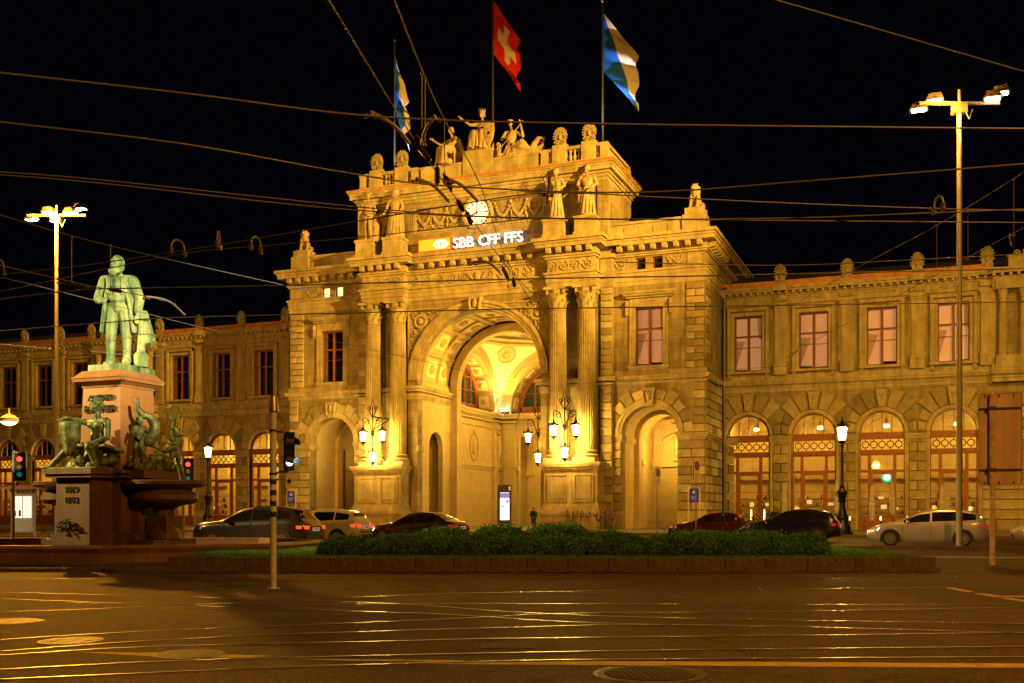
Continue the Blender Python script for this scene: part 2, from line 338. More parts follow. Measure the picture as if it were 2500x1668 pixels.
# ================================================================ GROUND
XC, YP, YW = -34.0, 78.2, 84.6
def asphalt():
    m = bpy.data.materials.new('asphalt'); m.use_nodes = True; n = m.node_tree.nodes; l = m.node_tree.links; b = n['Principled BSDF']
    tc = n.new('ShaderNodeTexCoord')
    big = n.new('ShaderNodeTexNoise'); big.inputs['Scale'].default_value = .35; big.inputs['Detail'].default_value = 7; l.new(tc.outputs['Object'], big.inputs['Vector'])
    fine = n.new('ShaderNodeTexNoise'); fine.inputs['Scale'].default_value = 26; fine.inputs['Detail'].default_value = 3; l.new(tc.outputs['Object'], fine.inputs['Vector'])
    vor = n.new('ShaderNodeTexVoronoi'); vor.inputs['Scale'].default_value = 90; l.new(tc.outputs['Object'], vor.inputs['Vector'])
    r1 = n.new('ShaderNodeValToRGB'); r1.color_ramp.elements[0].position = .3; r1.color_ramp.elements[1].position = .7
    r1.color_ramp.elements[0].color = (.062, .040, .022, 1); r1.color_ramp.elements[1].color = (.112, .073, .042, 1); l.new(big.outputs['Fac'], r1.inputs['Fac'])
    r2 = n.new('ShaderNodeValToRGB'); r2.color_ramp.elements[0].position = .38; r2.color_ramp.elements[1].position = .66
    r2.color_ramp.elements[0].color = (.3, .3, .3, 1); r2.color_ramp.elements[1].color = (1.9, 1.8, 1.6, 1); l.new(fine.outputs['Fac'], r2.inputs['Fac'])
    mx = n.new('ShaderNodeMixRGB'); mx.blend_type = 'MULTIPLY'; mx.inputs[0].default_value = 1; l.new(r1.outputs[0], mx.inputs[1]); l.new(r2.outputs[0], mx.inputs[2])
    crk = n.new('ShaderNodeTexVoronoi'); crk.feature = 'DISTANCE_TO_EDGE'; crk.inputs['Scale'].default_value = .33; wob = n.new('ShaderNodeMixRGB'); wob.inputs[0].default_value = .12; l.new(tc.outputs['Object'], wob.inputs[1])
    wn_ = n.new('ShaderNodeTexNoise'); wn_.inputs['Scale'].default_value = 1.3; wn_.inputs['Detail'].default_value = 6; l.new(tc.outputs['Object'], wn_.inputs['Vector']); sc_ = n.new('ShaderNodeVectorMath'); sc_.operation = 'SCALE'; sc_.inputs['Scale'].default_value = 14; l.new(wn_.outputs['Color'], sc_.inputs[0]); l.new(sc_.outputs[0], wob.inputs[2]); l.new(wob.outputs[0], crk.inputs['Vector'])
    r3 = n.new('ShaderNodeValToRGB'); r3.color_ramp.elements[0].position = .0; r3.color_ramp.elements[1].position = .022; r3.color_ramp.elements[0].color = (.35, .33, .3, 1); r3.color_ramp.elements[1].color = (1, 1, 1, 1); l.new(crk.outputs['Distance'], r3.inputs['Fac'])
    pat = n.new('ShaderNodeTexVoronoi'); pat.inputs['Scale'].default_value = .22; pat.distance = 'CHEBYCHEV'; l.new(tc.outputs['Object'], pat.inputs['Vector']); bwv = n.new('ShaderNodeRGBToBW'); l.new(pat.outputs['Color'], bwv.inputs[0])
    mp_ = n.new('ShaderNodeMapRange'); mp_.inputs[3].default_value = .58; mp_.inputs[4].default_value = 1.3; l.new(bwv.outputs[0], mp_.inputs[0])
    st_ = n.new('ShaderNodeTexNoise'); st_.inputs['Scale'].default_value = 1.6; st_.inputs['Detail'].default_value = 8; st_.inputs['Roughness'].default_value = .7; l.new(tc.outputs['Object'], st_.inputs['Vector']); r4 = n.new('ShaderNodeValToRGB'); r4.color_ramp.elements[0].position = .3; r4.color_ramp.elements[1].position = .5; r4.color_ramp.elements[0].color = (.42, .4, .37, 1); r4.color_ramp.elements[1].color = (1, 1, 1, 1); l.new(st_.outputs['Fac'], r4.inputs['Fac'])
    last = mx.outputs[0]
    for q_ in (r3.outputs[0], mp_.outputs[0], r4.outputs[0]):
        mm = n.new('ShaderNodeMixRGB'); mm.blend_type = 'MULTIPLY'; mm.inputs[0].default_value = 1; l.new(last, mm.inputs[1]); l.new(q_, mm.inputs[2]); last = mm.outputs[0]
    l.new(last, b.inputs['Base Color']); b.inputs['Specular IOR Level'].default_value = .2
    rr = n.new('ShaderNodeMapRange'); rr.inputs[3].default_value = .55; rr.inputs[4].default_value = .8; l.new(big.outputs['Fac'], rr.inputs[0]); l.new(rr.outputs[0], b.inputs['Roughness'])
    bp = n.new('ShaderNodeBump'); bp.inputs['Strength'].default_value = .55; bp.inputs['Distance'].default_value = .012; l.new(vor.outputs['Distance'], bp.inputs['Height']); l.new(bp.outputs[0], b.inputs['Normal'])
    return m
ASPH = asphalt()
PAVE = mat('forecourt_paving', (.13, .11, .09), .7, var=.25, vscale=1.5, bump=.3, bscale=30)
g = MB(); g.add([(-600, -300, 0), (600, -300, 0), (600, 700, 0), (-600, 700, 0)], [(0, 1, 2, 3)]); tag(g.build('road', ASPH), kind='structure')
g = MB(); g.box(-180, 120, 63.5, 130, -.2, .12); fc = tag(g.build('station_forecourt', PAVE), kind='structure')
g = MB()
for i in range(60): g.box(-120+i*2.5, -120+i*2.5+2.49, 63.2, 63.497, -.1, .135)
tag(g.build('kerb_row', KERB, fc), kind='stuff')

# ================================================================ STATION PORTAL (local: x from axis, y from pavilion front, z)
PO = thing('station_portal', 'floodlit sandstone station entrance block with giant arch, paired columns and attic', 'building', (XC, YP, 0))
def pbuild(b, name, m, smooth=None, parent=None): return b.build(name, m, parent or PO, smooth=smooth)
w = MB()
for s in (-1, 1):
    k0 = len(w.v)
    w.arch(10.9, 18.4, .1, 11.33, 14.08, 2.2, 7.45, 0, 1.0)
    x0, x1, z0, z1 = 12.95, 15.17, 12.7, 17.18
    w.box(10.9, x0, 0, .8, 11.33, 18.9); w.box(x1, 18.4, 0, .8, 11.33, 18.9); w.box(x0, x1, 0, .8, 11.33, z0); w.box(x0, x1, 0, .8, z1, 18.9)
    for a, b_, c, d in ((10.9, 13.0, 20.05, 21.15), (13.78, 14.31, 20.05, 21.15), (15.13, 18.4, 20.05, 21.15)): w.box(a, b_, 0, .8, c, d)
    for a, b_ in ((13.0, 13.78), (14.31, 15.13)): w.box(a, b_, 0, .8, 20.05, 20.12); w.box(a, b_, 0, .8, 21.03, 21.15)
    w.box(17.6, 18.4, 1.0, 20, .1, 21.15); w.box(17.6, 18.397, .8, 1.0, 11.33, 21.15)
    w.box(6.3, 10.9, -.12, .9, .1, 18.95)
    if s < 0: w.v[k0:] = [(-x, y, z) for x, y, z in w.v[k0:]]; 
w.arch(-6.35, 6.35, .1, 18.95, 0, 5.45, 12.4, -.7, .2, 40)
pbuild(w, 'wall', STONE)
# near-black sheets standing in for the shade of unlit rooms behind openings
g = MB()
for s in (-1, 1):
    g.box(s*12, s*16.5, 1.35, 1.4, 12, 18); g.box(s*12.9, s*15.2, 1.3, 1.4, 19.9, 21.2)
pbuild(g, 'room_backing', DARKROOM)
# mouldings as stacked slabs running round the block
def slab(b, x0, x1, yf, z0, z1, p, yb=3.0): b.box(x0-p, x1+p, yf-p, yb, z0, z1)
m_ = MB()
for s in (-1, 1):
    a, b_ = (10.9, 18.4) if s > 0 else (-18.4, -10.9)
    i0, i1 = (a, b_) 
    def run(z0, z1, p, back=20.0):
        if s > 0: m_.box(10.95, 18.4+p, -p, back, z0, z1)
        else: m_.box(-18.4-p, -10.95, -p, back, z0, z1)
    run(11.33, 11.5, .10, .7); run(11.62, 11.75, .28, .7); run(11.75, 11.93, .36, .7); run(11.93, 12.35, .1, .5)
    m_.box(s*18.3, s*18.68, .7, 6.38, 11.62, 11.93)
    run(18.9, 19.25, .04); run(19.25, 19.62, .09); run(19.62, 19.9, .13); run(19.9, 20.08, .22)
    run(21.15, 21.3, .12); run(21.3, 21.42, .22); run(21.42, 21.9, .12)
    run(21.9, 22.2, .78); run(22.2, 22.38, .86); run(22.38, 22.62, 1.0)
    # pilaster step beside the columns
    m_.box(s*10.25, s*11.25, -.35, .5, 11.95, 22.2); m_.box(s*10.25, s*11.25, -.35, .5, .2, 11.3)
    for z0, z1, p in ((11.33, 11.5, .1), (11.62, 11.93, .3), (18.9, 19.6, .05), (19.6, 20.08, .16), (21.15, 21.45, .2), (21.9, 22.3, .8), (22.3, 22.63, .95)):
        m_.box(s*10.2, s*(11.25+p), -.35-p, .3, z0, z1)
m_.split('cornice', TRIM, PO, 0.02)
# parapets between attic and corner lions
g = MB()
for s in (-1, 1):
    g.box(s*11.0, s*18.2, .3, .9, 22.62, 23.75); g.box(s*10.95, s*18.4, .18, 1.0, 23.75, 23.95); g.box(s*16.6, s*18.35, .1, 1.9, 22.62, 24.0)
    g.box(s*16.75, s*18.2, .25, 1.7, 24.0, 24.55); g.box(s*17.7, s*18.2, 1.9, 14, 22.62, 23.75)
    for i in range(4): g.box(s*(12+i*1.15), s*(12.95+i*1.15), .26, .3, 22.85, 23.55)
g.split('parapet', TRIM, PO, 0.02)
g = MB(); g.box(-18.2, 18.2, 1.0, 20, 22.3, 22.9); g.frustum(0, 10, 22.9, 25, 17.8, 9, 15, 6); pbuild(g, 'roof', ROOF)
# centre entablature and ressauts
e = MB()
def ent(x0, x1, yf, yb):
    for z0, z1, p in ((18.95, 19.3, .0), (19.3, 19.65, .06), (19.65, 19.92, .11), (19.92, 20.08, .24), (20.08, 21.12, -.02), (21.12, 21.3, .12), (21.3, 21.45, .24), (21.45, 21.92, .1), (21.92, 22.2, .72), (22.2, 22.38, .8), (22.38, 22.64, .96)):
        e.box(x0-p, x1+p, yf-p, yb, z0+.002, z1+.002)
ent(-6.6, 6.6, -.8, .2)
for s in (-1, 1): ent(min(s*6.3, s*10.2), max(s*6.3, s*10.2), -1.6, .25)
pbuild(e, 'entablature', TRIM)
# modillions
mb = MB(); mb.prism([(0, 0), (.52, .06), (.6, .2), (.6, .44), (0, .44)], -.19, .19); mb.xf(Matrix.Rotation(-PI/2, 4, 'Z'))
modil = mb.mesh('modillion', TRIM)
def modrow(x0, x1, y, n, z=21.46):
    for i in range(n): link('modillion', modil, PO, (x0+(x1-x0)*(i+.5)/n, y, z))
modrow(-5.3, 5.3, -.9, 11)
for s in (-1, 1):
    modrow(min(s*6.2, s*10.3), max(s*6.2, s*10.3), -1.7, 5); modrow(min(s*11.4, s*18.5), max(s*11.4, s*18.5), -.12, 8)
for i in range(7): link('modillion', modil, PO, (18.52, .6+i*.9, 21.46), PI/2)
# ---- carved friezes
def scroll(b, cx, cz, r, y, flip=1, turns=1.6, th=.05):
    pts = []
    for i in range(22):
        t = i/21; a = flip*(PI+turns*2*PI*t); rr = r*(1-.8*t); pts.append((cx+rr*math.cos(a), y, cz+rr*math.sin(a)))
    b.tube(pts, [th*(1-.4*i/21) for i in range(22)], 5)
    b.ball((cx, y, cz), (r*.22, .06, r*.22), 6, 4)
    for k in range(6):
        a = k*PI/3+.3; b.ball((cx+r*.95*math.cos(a), y, cz+r*.9*math.sin(a)), (r*.24, .05, r*.16), 5, 4)
fz = MB()
for i in range(11):
    if i == 5: 
        fz.ball((0, -.83, 20.6), (.3, .1, .42), 8, 6)
        for k in (-1, 1):
            for q in range(4): fz.ball((k*(.5+q*.1), -.83, 20.45+q*.14), (.22, .07, .09), 5, 4)
        continue
    scroll(fz, -5.6+i*1.12, 20.6, .42, -.82, 1 if i % 2 else -1)
for s in (-1, 1):
    for i in range(4): scroll(fz, s*(6.85+i*.93), 20.6, .4, -1.62, 1 if i % 2 else -1)
    for x in (11.85, 16.05): 
        scroll(fz, s*x, 20.6, .38, -.02, s, 1.2); scroll(fz, s*(x+.1), 20.62, .2, -.02, -s, 1.2)
        fz.tube([(s*(x-.62), -.02, 20.95), (s*(x-.3), -.02, 20.4), (s*(x+.1), -.02, 20.25), (s*(x+.5), -.02, 20.6), (s*(x+.62), -.02, 20.95)], .06, 5)
fz.split('carved_frieze', CARVE, PO, .06, 60)
g = MB()
for s in (-1, 1): g.prism([(s*17.05, 20.2), (s*18.2, 20.2), (s*18.2, 21.05), (s*17.05, 21.05)], -.04, 0); g.box(s*17.05, s*17.12, -.07, 0, 20.2, 21.05); g.box(s*18.13, s*18.2, -.07, 0, 20.2, 21.05); g.box(s*17.12, s*18.13, -.07, 0, 20.98, 21.05); g.box(s*17.12, s*18.13, -.07, 0, 20.2, 20.27)
g.split('corner_panel', TRIM, PO, 0.02)
# ---- dentils of the string course (too small to pick apart)
g = MB()
for s in (-1, 1):
    for i in range(62):
        x = 11.4+i*.115
        if x < 18.4: g.box(s*x, s*(x+.065), -.22, 0, 11.5, 11.62)
    for i in range(40): g.box(s*18.4, s*18.62, .1+i*.12, .165+i*.12, 11.5, 11.62)
tag(pbuild(g, 'dentil_course', TRIM), kind='stuff')
# ---- arch mouldings
g = MB(); g.ring(0, 12.4, 5.45, 5.7, -.82, -.7, 48); g.ring(0, 12.4, 5.7, 5.95, -.9, -.7, 48); g.ring(0, 12.4, 5.95, 6.2, -1.0, -.7, 48)
pbuild(g, 'archivolt', TRIM, 30)
g = MB(); g.prism([(-.36, 17.75), (.36, 17.75), (.52, 18.9), (-.52, 18.9)], -1.25, -.7)
for s in (-1, 1):
    g.tube([(s*.38, -1.3, 17.8), (s*.44, -1.38, 18.2), (s*.5, -1.3, 18.75)], .11, 6)
g.ball((0, -1.32, 18.3), (.22, .16, .35), 8, 6); g.ball((0, -1.34, 18.6), (.16, .12, .14), 6, 5); pbuild(g, 'keystone', CARVE, 60)
# spandrel carving
sp = MB(); rnd = random.Random(3)
for s in (-1, 1):
    cx, cz = s*5.15, 17.25
    for k in range(14): a = k*2*PI/14; sp.ball((cx+.5*math.cos(a), -.76, cz+.5*math.sin(a)), (.16, .09, .16), 5, 4)
    sp.ball((cx, -.76, cz), (.3, .14, .3), 8, 5)
    for k in range(90):
        x = rnd.uniform(3.0, 6.05); z = rnd.uniform(14.8, 18.1)
        if math.hypot(x, z-12.4) < 6.4 or math.hypot(x-5.15, z-17.25) < .6: continue
        a = rnd.uniform(0, PI); sp.tube([(s*(x-.2*math.cos(a)), -.73, z-.2*math.sin(a)), (s*x, -.8, z), (s*(x+.2*math.cos(a+.6)), -.73, z+.2*math.sin(a+.6))], [.03, .08, .02], 5)
sp.split('spandrel_carving', CARVE, PO, .05, 60)
g = MB()
for s in (-1, 1): g.box(s*6.2, s*6.32, -.78, -.7, 13.5, 18.3); g.box(s*2.2, s*6.2, -.78, -.7, 18.2, 18.3)
g.split('spandrel_frame', TRIM, PO, 0.02)
# imposts of great arch
g = MB()
for s in (-1, 1):
    for z0, z1, p in ((10.85, 11.1, .06), (11.1, 11.35, .12), (11.5, 11.7, .3), (11.7, 11.95, .42)):
        g.box(s*(5.45-p), s*(6.4+p), -.7-p, 5.6, z0, z1)
    g.box(s*5.3, s*5.45, -.85, .25, 6.5, 7.0)
g.split('impost', TRIM, PO, 0.02)
# ---- column with base and capital
def capital_mesh():
    b = MB(); b.lathe([(.62, 0), (.66, .05), (.6, .12), (.56, .5), (.6, 1.0), (.72, 1.45), (.8, 1.6)], 20)
    for row, (n, z, h, r, o) in enumerate(((8, .08, .65, .60, 0), (8, .45, .85, .61, .5), (8, .9, .7, .64, 0))):
        for k in range(n):
            a = (k+o)*2*PI/n; vs = []; 
            prof = ((0, 0, .17), (.35, .03, .21), (.75, .10, .17), (1.0, .26, .1), (.9, .36, .03))
            for t, out, wd_ in prof:
                for q in (-1, 0, 1):
                    rr = r+out+(.05 if q == 0 else 0); vs.append((rr*math.cos(a)-q*wd_*math.sin(a), rr*math.sin(a)+q*wd_*math.cos(a), z+t*h))
            b.add(vs, [(i*3+j, i*3+j+1, i*3+j+4, i*3+j+3) for i in range(4) for j in range(2)])
    for k in range(4):
        a = PI/4+k*PI/2
        for s2 in (-1, 1):
            pts = []
            for i in range(14):
                t = i/13; an = -PI*.5+t*2.6*PI; rr = .2*(1-.75*t); rad = .92+rr*math.cos(an)*.7; pts.append((rad*math.cos(a+s2*.06), rad*math.sin(a+s2*.06), 1.45+rr*math.sin(an)))
            b.tube(pts, .05, 5)
        b.ball((.74*math.cos(a-PI/4), .74*math.sin(a-PI/4), 1.62), (.13, .13, .12), 6, 4)
    b.zprism([(-.9, -.9), (-.3, -.74), (.3, -.74), (.9, -.9), (.74, -.3), (.74, .3), (.9, .9), (.3, .74), (-.3, .74), (-.9, .9), (-.74, .3), (-.74, -.3)], 1.62, 1.8)
    return b.mesh('capital', CARVE, 50)
CAPM = capital_mesh()
b = MB(); b.lathe([(.70, 0), (.705, 2), (.70, 4), (.675, 7), (.62, 10.85)], 144, flute=24, fd=.12); SHAFT = b.mesh('column', TRIM, 40)
b = MB(); b.box(-.9, .9, -.9, .9, 0, .38); b.lathe([(.88, .38), (.95, .45), (.97, .53), (.9, .62), (.78, .66), (.76, .74), (.84, .8), (.85, .88), (.78, .95), (.72, 1.0)], 32); CBASE = b.mesh('column_base', TRIM, 40)
for x in (-9.41, -7.04, 7.04, 9.41):
    c_ = link('column', SHAFT, PO, (x, -1.1, 6.28)); link('capital', CAPM, c_, (0, 0, 10.85)); link('column_base', CBASE, c_, (0, 0, -1.0))
g = MB()
for s in (-1, 1):   # shallow pilasters behind the columns
    for x in (7.04, 9.41): g.box(s*(x-.65), s*(x+.65), -.3, -.1, 5.3, 18.9)
    for z0, z1, p in ((11.3, 11.5, .1), (11.62, 11.93, .25)): g.box(s*6.3, s*10.3, -.32-p, 0, z0, z1)
g.split('pilaster', STONE, PO, 0.02)
# ---- column pedestals
for s in (-1, 1):
    a, b_ = (6.12, 10.72) if s > 0 else (-10.72, -6.12)
    g = MB()
    for z0, z1, p in ((.1, 1.15, .06), (1.15, 1.3, .18), (1.3, 1.46, .24), (1.46, 1.58, .16), (1.58, 1.9, .05), (1.9, 2.1, -.06), (2.1, 4.6, -.14), (4.6, 4.75, -.06), (4.75, 4.95, .04), (4.95, 5.12, .14), (5.12, 5.28, .18)):
        g.box(a-p, b_+p, -2.3-p, -.1, z0, z1)
    p_ = pbuild(g, 'pedestal', TRIM)
    cx = (a+b_)/2; g = MB(); g.box(cx-.12, cx+.12, -2.2, -2.15, 2.1, 4.6)
    for q in (-1, 1):
        x0, x1 = cx+q*1.08-.78, cx+q*1.08+.78
        for (u0, u1, v0, v1) in ((x0, x1, 2.25, 2.37), (x0, x1, 4.25, 4.37), (x0, x0+.12, 2.37, 4.25), (x1-.12, x1, 2.37, 4.25)): g.box(u0, u1, -2.24, -2.15, v0, v1)
        g.prism([(x0+.2, 2.45), (x1-.2, 2.45), (x1-.2, 4.17), (x0+.2, 4.17)], -2.21, -2.16, .03)
    ex = b_-.14 if True else 0
    for (u0, u1, v0, v1) in ((-1.9, -.5, 2.25, 2.37), (-1.9, -.5, 4.25, 4.37), (-1.9, -1.78, 2.37, 4.25), (-.62, -.5, 2.37, 4.25)): g.box(ex-.01, ex+.07, u0, u1, v0, v1)
    g.build('pedestal_panel', TRIM, p_)
# ---- rusticated blocks
def blk(par, x, y, z, w_, h, m, d=.13, rz=0): link('stone_block', block_mesh(w_-.025, d if d > .1 else d+.05, h-.025, m), par, (x, y, z+.012), rz)
CH = .666
for s in (-1, 1):
    for i in range(8):       # piers below impost
        z = 1.6+i*CH
        if i % 2: blk(PO, s*17.35, 0, z, 2.06, CH-.03, STONE2)
        else: blk(PO, s*16.84, 0, z, 1.03, CH-.03, STONE2); blk(PO, s*17.89, 0, z, 1.0, CH-.03, STONE2)
        blk(PO, s*11.55, 0, z, .6, CH-.03, STONE2)
    for i in range(6):
        z = 7.5+i*.635
        if i < 3: blk(PO, s*17.75, 0, z, 1.26, .605, STONE2)
        else: blk(PO, s*17.95, 0, z, .86, .605, STONE2)
    for i in range(17): blk(PO, s*10.75, -.35, .25+i*.65, .96, .62, STONE2)
    for i in range(13): blk(PO, s*10.75, -.35, 12.0+i*.53, .96, .5, STONE2, .05)
    for i in range(12):      # quoins
        z = 12.38+i*.54
        if i % 2: blk(PO, s*17.62, 0, z, 1.4, .51, STONE2)
        else: blk(PO, s*17.27, 0, z, .69, .51, STONE2); blk(PO, s*17.98, 0, z, .68, .51, STONE2)
    # voussoirs
    N = 11
    for k in range(N):
        if k == N//2: continue
        a0, a1 = PI*k/N+.014, PI*(k+1)/N-.014
        poly = [(2.7*math.cos(a0+(a1-a0)*q/3), 2.7*math.sin(a0+(a1-a0)*q/3)) for q in range(4)]
        out = 3.75 if k % 2 else 3.45
        def lim(a): return min(out, (11.25-7.45)/max(.05, math.sin(a)), 3.55/max(.05, abs(math.cos(a))))
        poly += [(lim(a1)*math.cos(a1), lim(a1)*math.sin(a1)), (lim(a0)*math.cos(a0), lim(a0)*math.sin(a0))]
        q = MB(); q.prism(poly, -.14, 0, .05); q.build('voussoir', STONE2, PO, (s*14.08, 0, 7.46))
    g = MB(); g.prism([(-.33, 9.6), (.33, 9.6), (.5, 10.95), (-.5, 10.95)], -.3, 0); g.ball((0, -.32, 10.35), (.24, .14, .4), 8, 5); g.tube([(-.3, -.34, 9.8), (-.36, -.4, 10.2), (-.42, -.32, 10.7)], .09, 5); g.tube([(.3, -.34, 9.8), (.36, -.4, 10.2), (.42, -.32, 10.7)], .09, 5)
    g.build('keystone', CARVE, PO, (s*14.08, 0, 0), smooth=60)
    g = MB(); g.ring(0, 0, 2.2, 2.42, -.1, 0, 30); g.ring(0, 0, 2.42, 2.68, -.17, 0, 30); g.build('archivolt', TRIM, PO, (s*14.08, 0, 7.46), smooth=30)
    g = MB(); 
    for z0, z1, p in ((6.95, 7.12, .06), (7.12, 7.3, .14), (7.3, 7.46, .22)):
        g.box(s*(16.28-p*.5), s*(18.4+p), -p, 1.0, z0, z1); g.box(s*11.25, s*(11.88+p*.5), -p, 1.0, z0, z1)
        g.box(s*18.3, s*(18.4+p), 1.0, 6.3, z0, z1)
    g.box(s*11.2, s*11.9, -.12, .5, .1, 1.55); g.box(s*16.26, s*18.52, -.12, 1, .1, 1.55); g.box(s*18.3, s*18.52, 1, 6.3, .1, 1.55)
    g.split('impost_band', TRIM, PO)
for i in range(8):           # side face of the right pavilion
    z = 1.6+i*CH; n = 3
    for j in range(n): blk(PO, 18.4, .05+(j+.5)*2.08, z, 2.02, CH-.03, STONE2, .13, PI/2)
for i in range(6):
    z = 7.5+i*.635
    for j in range(3): blk(PO, 18.4, .05+(j+.5)*2.08, z, 2.02, .605, STONE2, .13, PI/2)
for i in range(12): blk(PO, 18.4, .75, 12.38+i*.54, 1.4 if i % 2 else 1.1, .51, STONE2, .13, PI/2)
# ---- windows of the pavilions
def cross_window(par, cx, z0, z1, hw, y, fm, fill, label=None):
    g = MB(); f = .12
    g.box(-hw, hw, 0, .12, z1-f, z1); g.box(-hw, hw, 0, .12, z0, z0+f); g.box(-hw, -hw+f, 0, .12, z0+f, z1-f); g.box(hw-f, hw, 0, .12, z0+f, z1-f)
    zt = z0+(z1-z0)*.64; g.box(-.1, .1, -.03, .12, z0+f, z1-f); g.box(-hw+f, -.1, -.02, .12, zt-.07, zt+.07); g.box(.1, hw-f, -.02, .12, zt-.07, zt+.07)
    zl = z0+(z1-z0)*.44; g.box(-hw+f, -.1, .02, .08, zl-.02, zl+.02); g.box(.1, hw-f, .02, .08, zl-.02, zl+.02)
    o = g.build('window', fm, par, (cx, y, 0))
    for a, b_ in ((-hw+f, -.1), (.1, hw-f)):
        for c, d in ((z0+f, zt-.07), (zt+.07, z1-f)):
            p = MB(); p.add([(a, .06, c), (b_, .06, c), (b_, .06, d), (a, .06, d)], [(0, 1, 2, 3)]); p.build('pane', GLASS, o)
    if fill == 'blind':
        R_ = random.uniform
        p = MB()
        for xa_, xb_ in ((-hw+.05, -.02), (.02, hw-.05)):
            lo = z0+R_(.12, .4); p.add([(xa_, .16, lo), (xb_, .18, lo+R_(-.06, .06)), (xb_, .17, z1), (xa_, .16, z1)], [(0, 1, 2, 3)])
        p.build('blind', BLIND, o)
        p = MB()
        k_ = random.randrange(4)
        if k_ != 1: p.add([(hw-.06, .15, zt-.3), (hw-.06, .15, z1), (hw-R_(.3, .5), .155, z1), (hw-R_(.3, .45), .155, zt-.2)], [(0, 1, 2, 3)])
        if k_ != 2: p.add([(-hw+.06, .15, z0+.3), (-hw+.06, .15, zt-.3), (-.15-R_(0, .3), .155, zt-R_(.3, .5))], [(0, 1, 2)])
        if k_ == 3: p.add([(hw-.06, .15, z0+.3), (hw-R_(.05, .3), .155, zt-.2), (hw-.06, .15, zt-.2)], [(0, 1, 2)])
        p.build('blind_shadow', BLIND2, o)  # darker panels paint shadow shapes onto the blinds
    elif fill == 'curtain':
        p = MB()
        for q in (-1, 1):
            for i in range(3): p.tube([(q*(hw-.12-.1*i), .22, z0+.1), (q*(hw-.12-.09*i), .24, z1)], .045, 5)
        p.build('curtain', CURTAIN, o)
    return o
for s in (-1, 1):
    g = MB()
    cx = s*14.06; hw = 1.1
    for q in (-1, 1):
        g.box(cx+q*hw, cx+q*(hw+.25), -.08, .1, 12.7, 17.2); g.box(cx+q*(hw+.25), cx+q*(hw+.42), -.14, 0, 12.7, 17.5)
        g.box(cx+q*(hw+.5), cx+q*(hw+.72), -.26, 0, 16.6, 17.75); g.ball((cx+q*(hw+.61), -.3, 17.45), (.12, .14, .2), 6, 5)
    g.box(cx-hw-.25, cx+hw+.25, -.08, .1, 17.2, 17.42); g.box(cx-hw-.42, cx+hw+.42, -.12, 0, 17.42, 17.9)
    g.box(cx-hw-.7, cx+hw+.7, -.3, 0, 17.9, 18.05); g.box(cx-hw-.85, cx+hw+.85, -.48, 0, 18.05, 18.2); g.box(cx-hw-.95, cx+hw+.95, -.58, 0, 18.2, 18.36)
    g.box(cx-hw-.5, cx+hw+.5, -.22, .1, 12.5, 12.7); g.box(cx-hw-.4, cx+hw+.4, -.1, 0, 12.36, 12.5)
    for k in range(7): g.ball((cx-.55+k*.18, -.14, 17.64), (.1, .05, .08+.04*(k == 3)), 5, 4)
    g.build('window_surround', TRIM, PO)
    cross_window(PO, cx, 12.7, 17.18, hw, .3, DWOOD if s > 0 else WOOD, 'blind' if s > 0 else 'curtain')
    for a in (13.39, 14.72):
        g = MB(); g.box(-.38, .38, 0, .1, 20.12, 20.2); g.box(-.38, .38, 0, .1, 20.95, 21.03); g.box(-.38, -.3, 0, .1, 20.2, 20.95); g.box(.3, .38, 0, .1, 20.2, 20.95)
        o = g.build('mezzanine_window', WOOD, PO, (s*a, .25, 0))
        p = MB(); p.add([(-.3, .05, 20.2), (.3, .05, 20.2), (.3, .05, 20.95), (-.3, .05, 20.95)], [(0, 1, 2, 3)])
        p.build('pane', mat('lit_room_glow', (1, .8, .4), .6, var=0, emit=(1, .74, .32), estr=1.6) if s < 0 else CARGLASS, o)
# ---- pavilion passages
for s in (-1, 1):
    g = MB(); cx = s*14.08; r = 2.2
    g.box(cx-r-.25, cx-r, 1.0, 9, .1, 7.45); g.box(cx+r, cx+r+.25, 1.0, 9, .1, 7.45)
    g.ring(cx, 7.45, r, r+.3, 1.0, 4.0, 24); g.ring(cx, 7.45, r-.35, r+.3, 4.0, 4.8, 24); g.box(cx-r, cx-r+.35, 4.0, 4.8, .1, 7.45); g.box(cx+r-.35, cx+r, 4.0, 4.8, .1, 7.45)
    g.ring(cx, 7.45, r, r+.3, 4.8, 9, 24); g.box(cx-3, cx+3, 9, 9.3, .1, 11)
    for q in (-1, 1): g.box(cx+q*(r-.1), cx+q*r, 1.0, 4.0, 6.9, 7.4)
    g.box(cx-1.9, cx-1.2, 8.85, 9, .1, 9); g.box(cx+1.2, cx+1.9, 8.85, 9, .1, 9); g.box(cx-2, cx+2, 8.8, 9, 5.3, 5.8)
    g.ring(cx+.1, 6.6, 1.25, 1.5, 8.8, 9, 18); g.box(cx-2.2, cx+2.2, 8.75, 9, 8.9, 9.3); g.box(cx-2.15, cx+2.15, 8.81, 9, .1, .9)
    for q in (-1, 1): g.box(cx+q*(r-.18), cx+q*r, 5.6, 6.3, .1, 7.2); g.box(cx+q*(r-.3), cx+q*r, 5.5, 6.4, 5.3, 5.7)
    g.build('passage_wall', PLASTER, PO)
    g = MB(); g.cap((cx+.2, 8.7, 6.1), (cx+.2, 8.65, 7.0), .12, .26); g.cap((cx+.2, 8.65, 7.0), (cx+.2, 8.65, 8.0), .26, .2); g.ball((cx+.2, 8.6, 8.45), .22); g.box(cx-.2, cx+.6, 8.5, 8.85, 8.65, 8.85); g.box(cx-.15, cx+.55, 8.55, 8.85, 5.8, 6.0); g.build('passage_relief', OCHRE, PO, smooth=50)
    light('passage_light', 'POINT', (XC+cx+s*.3, YP+6.6, 6.8), 560 if s > 0 else 60, WARM, .3, PO)
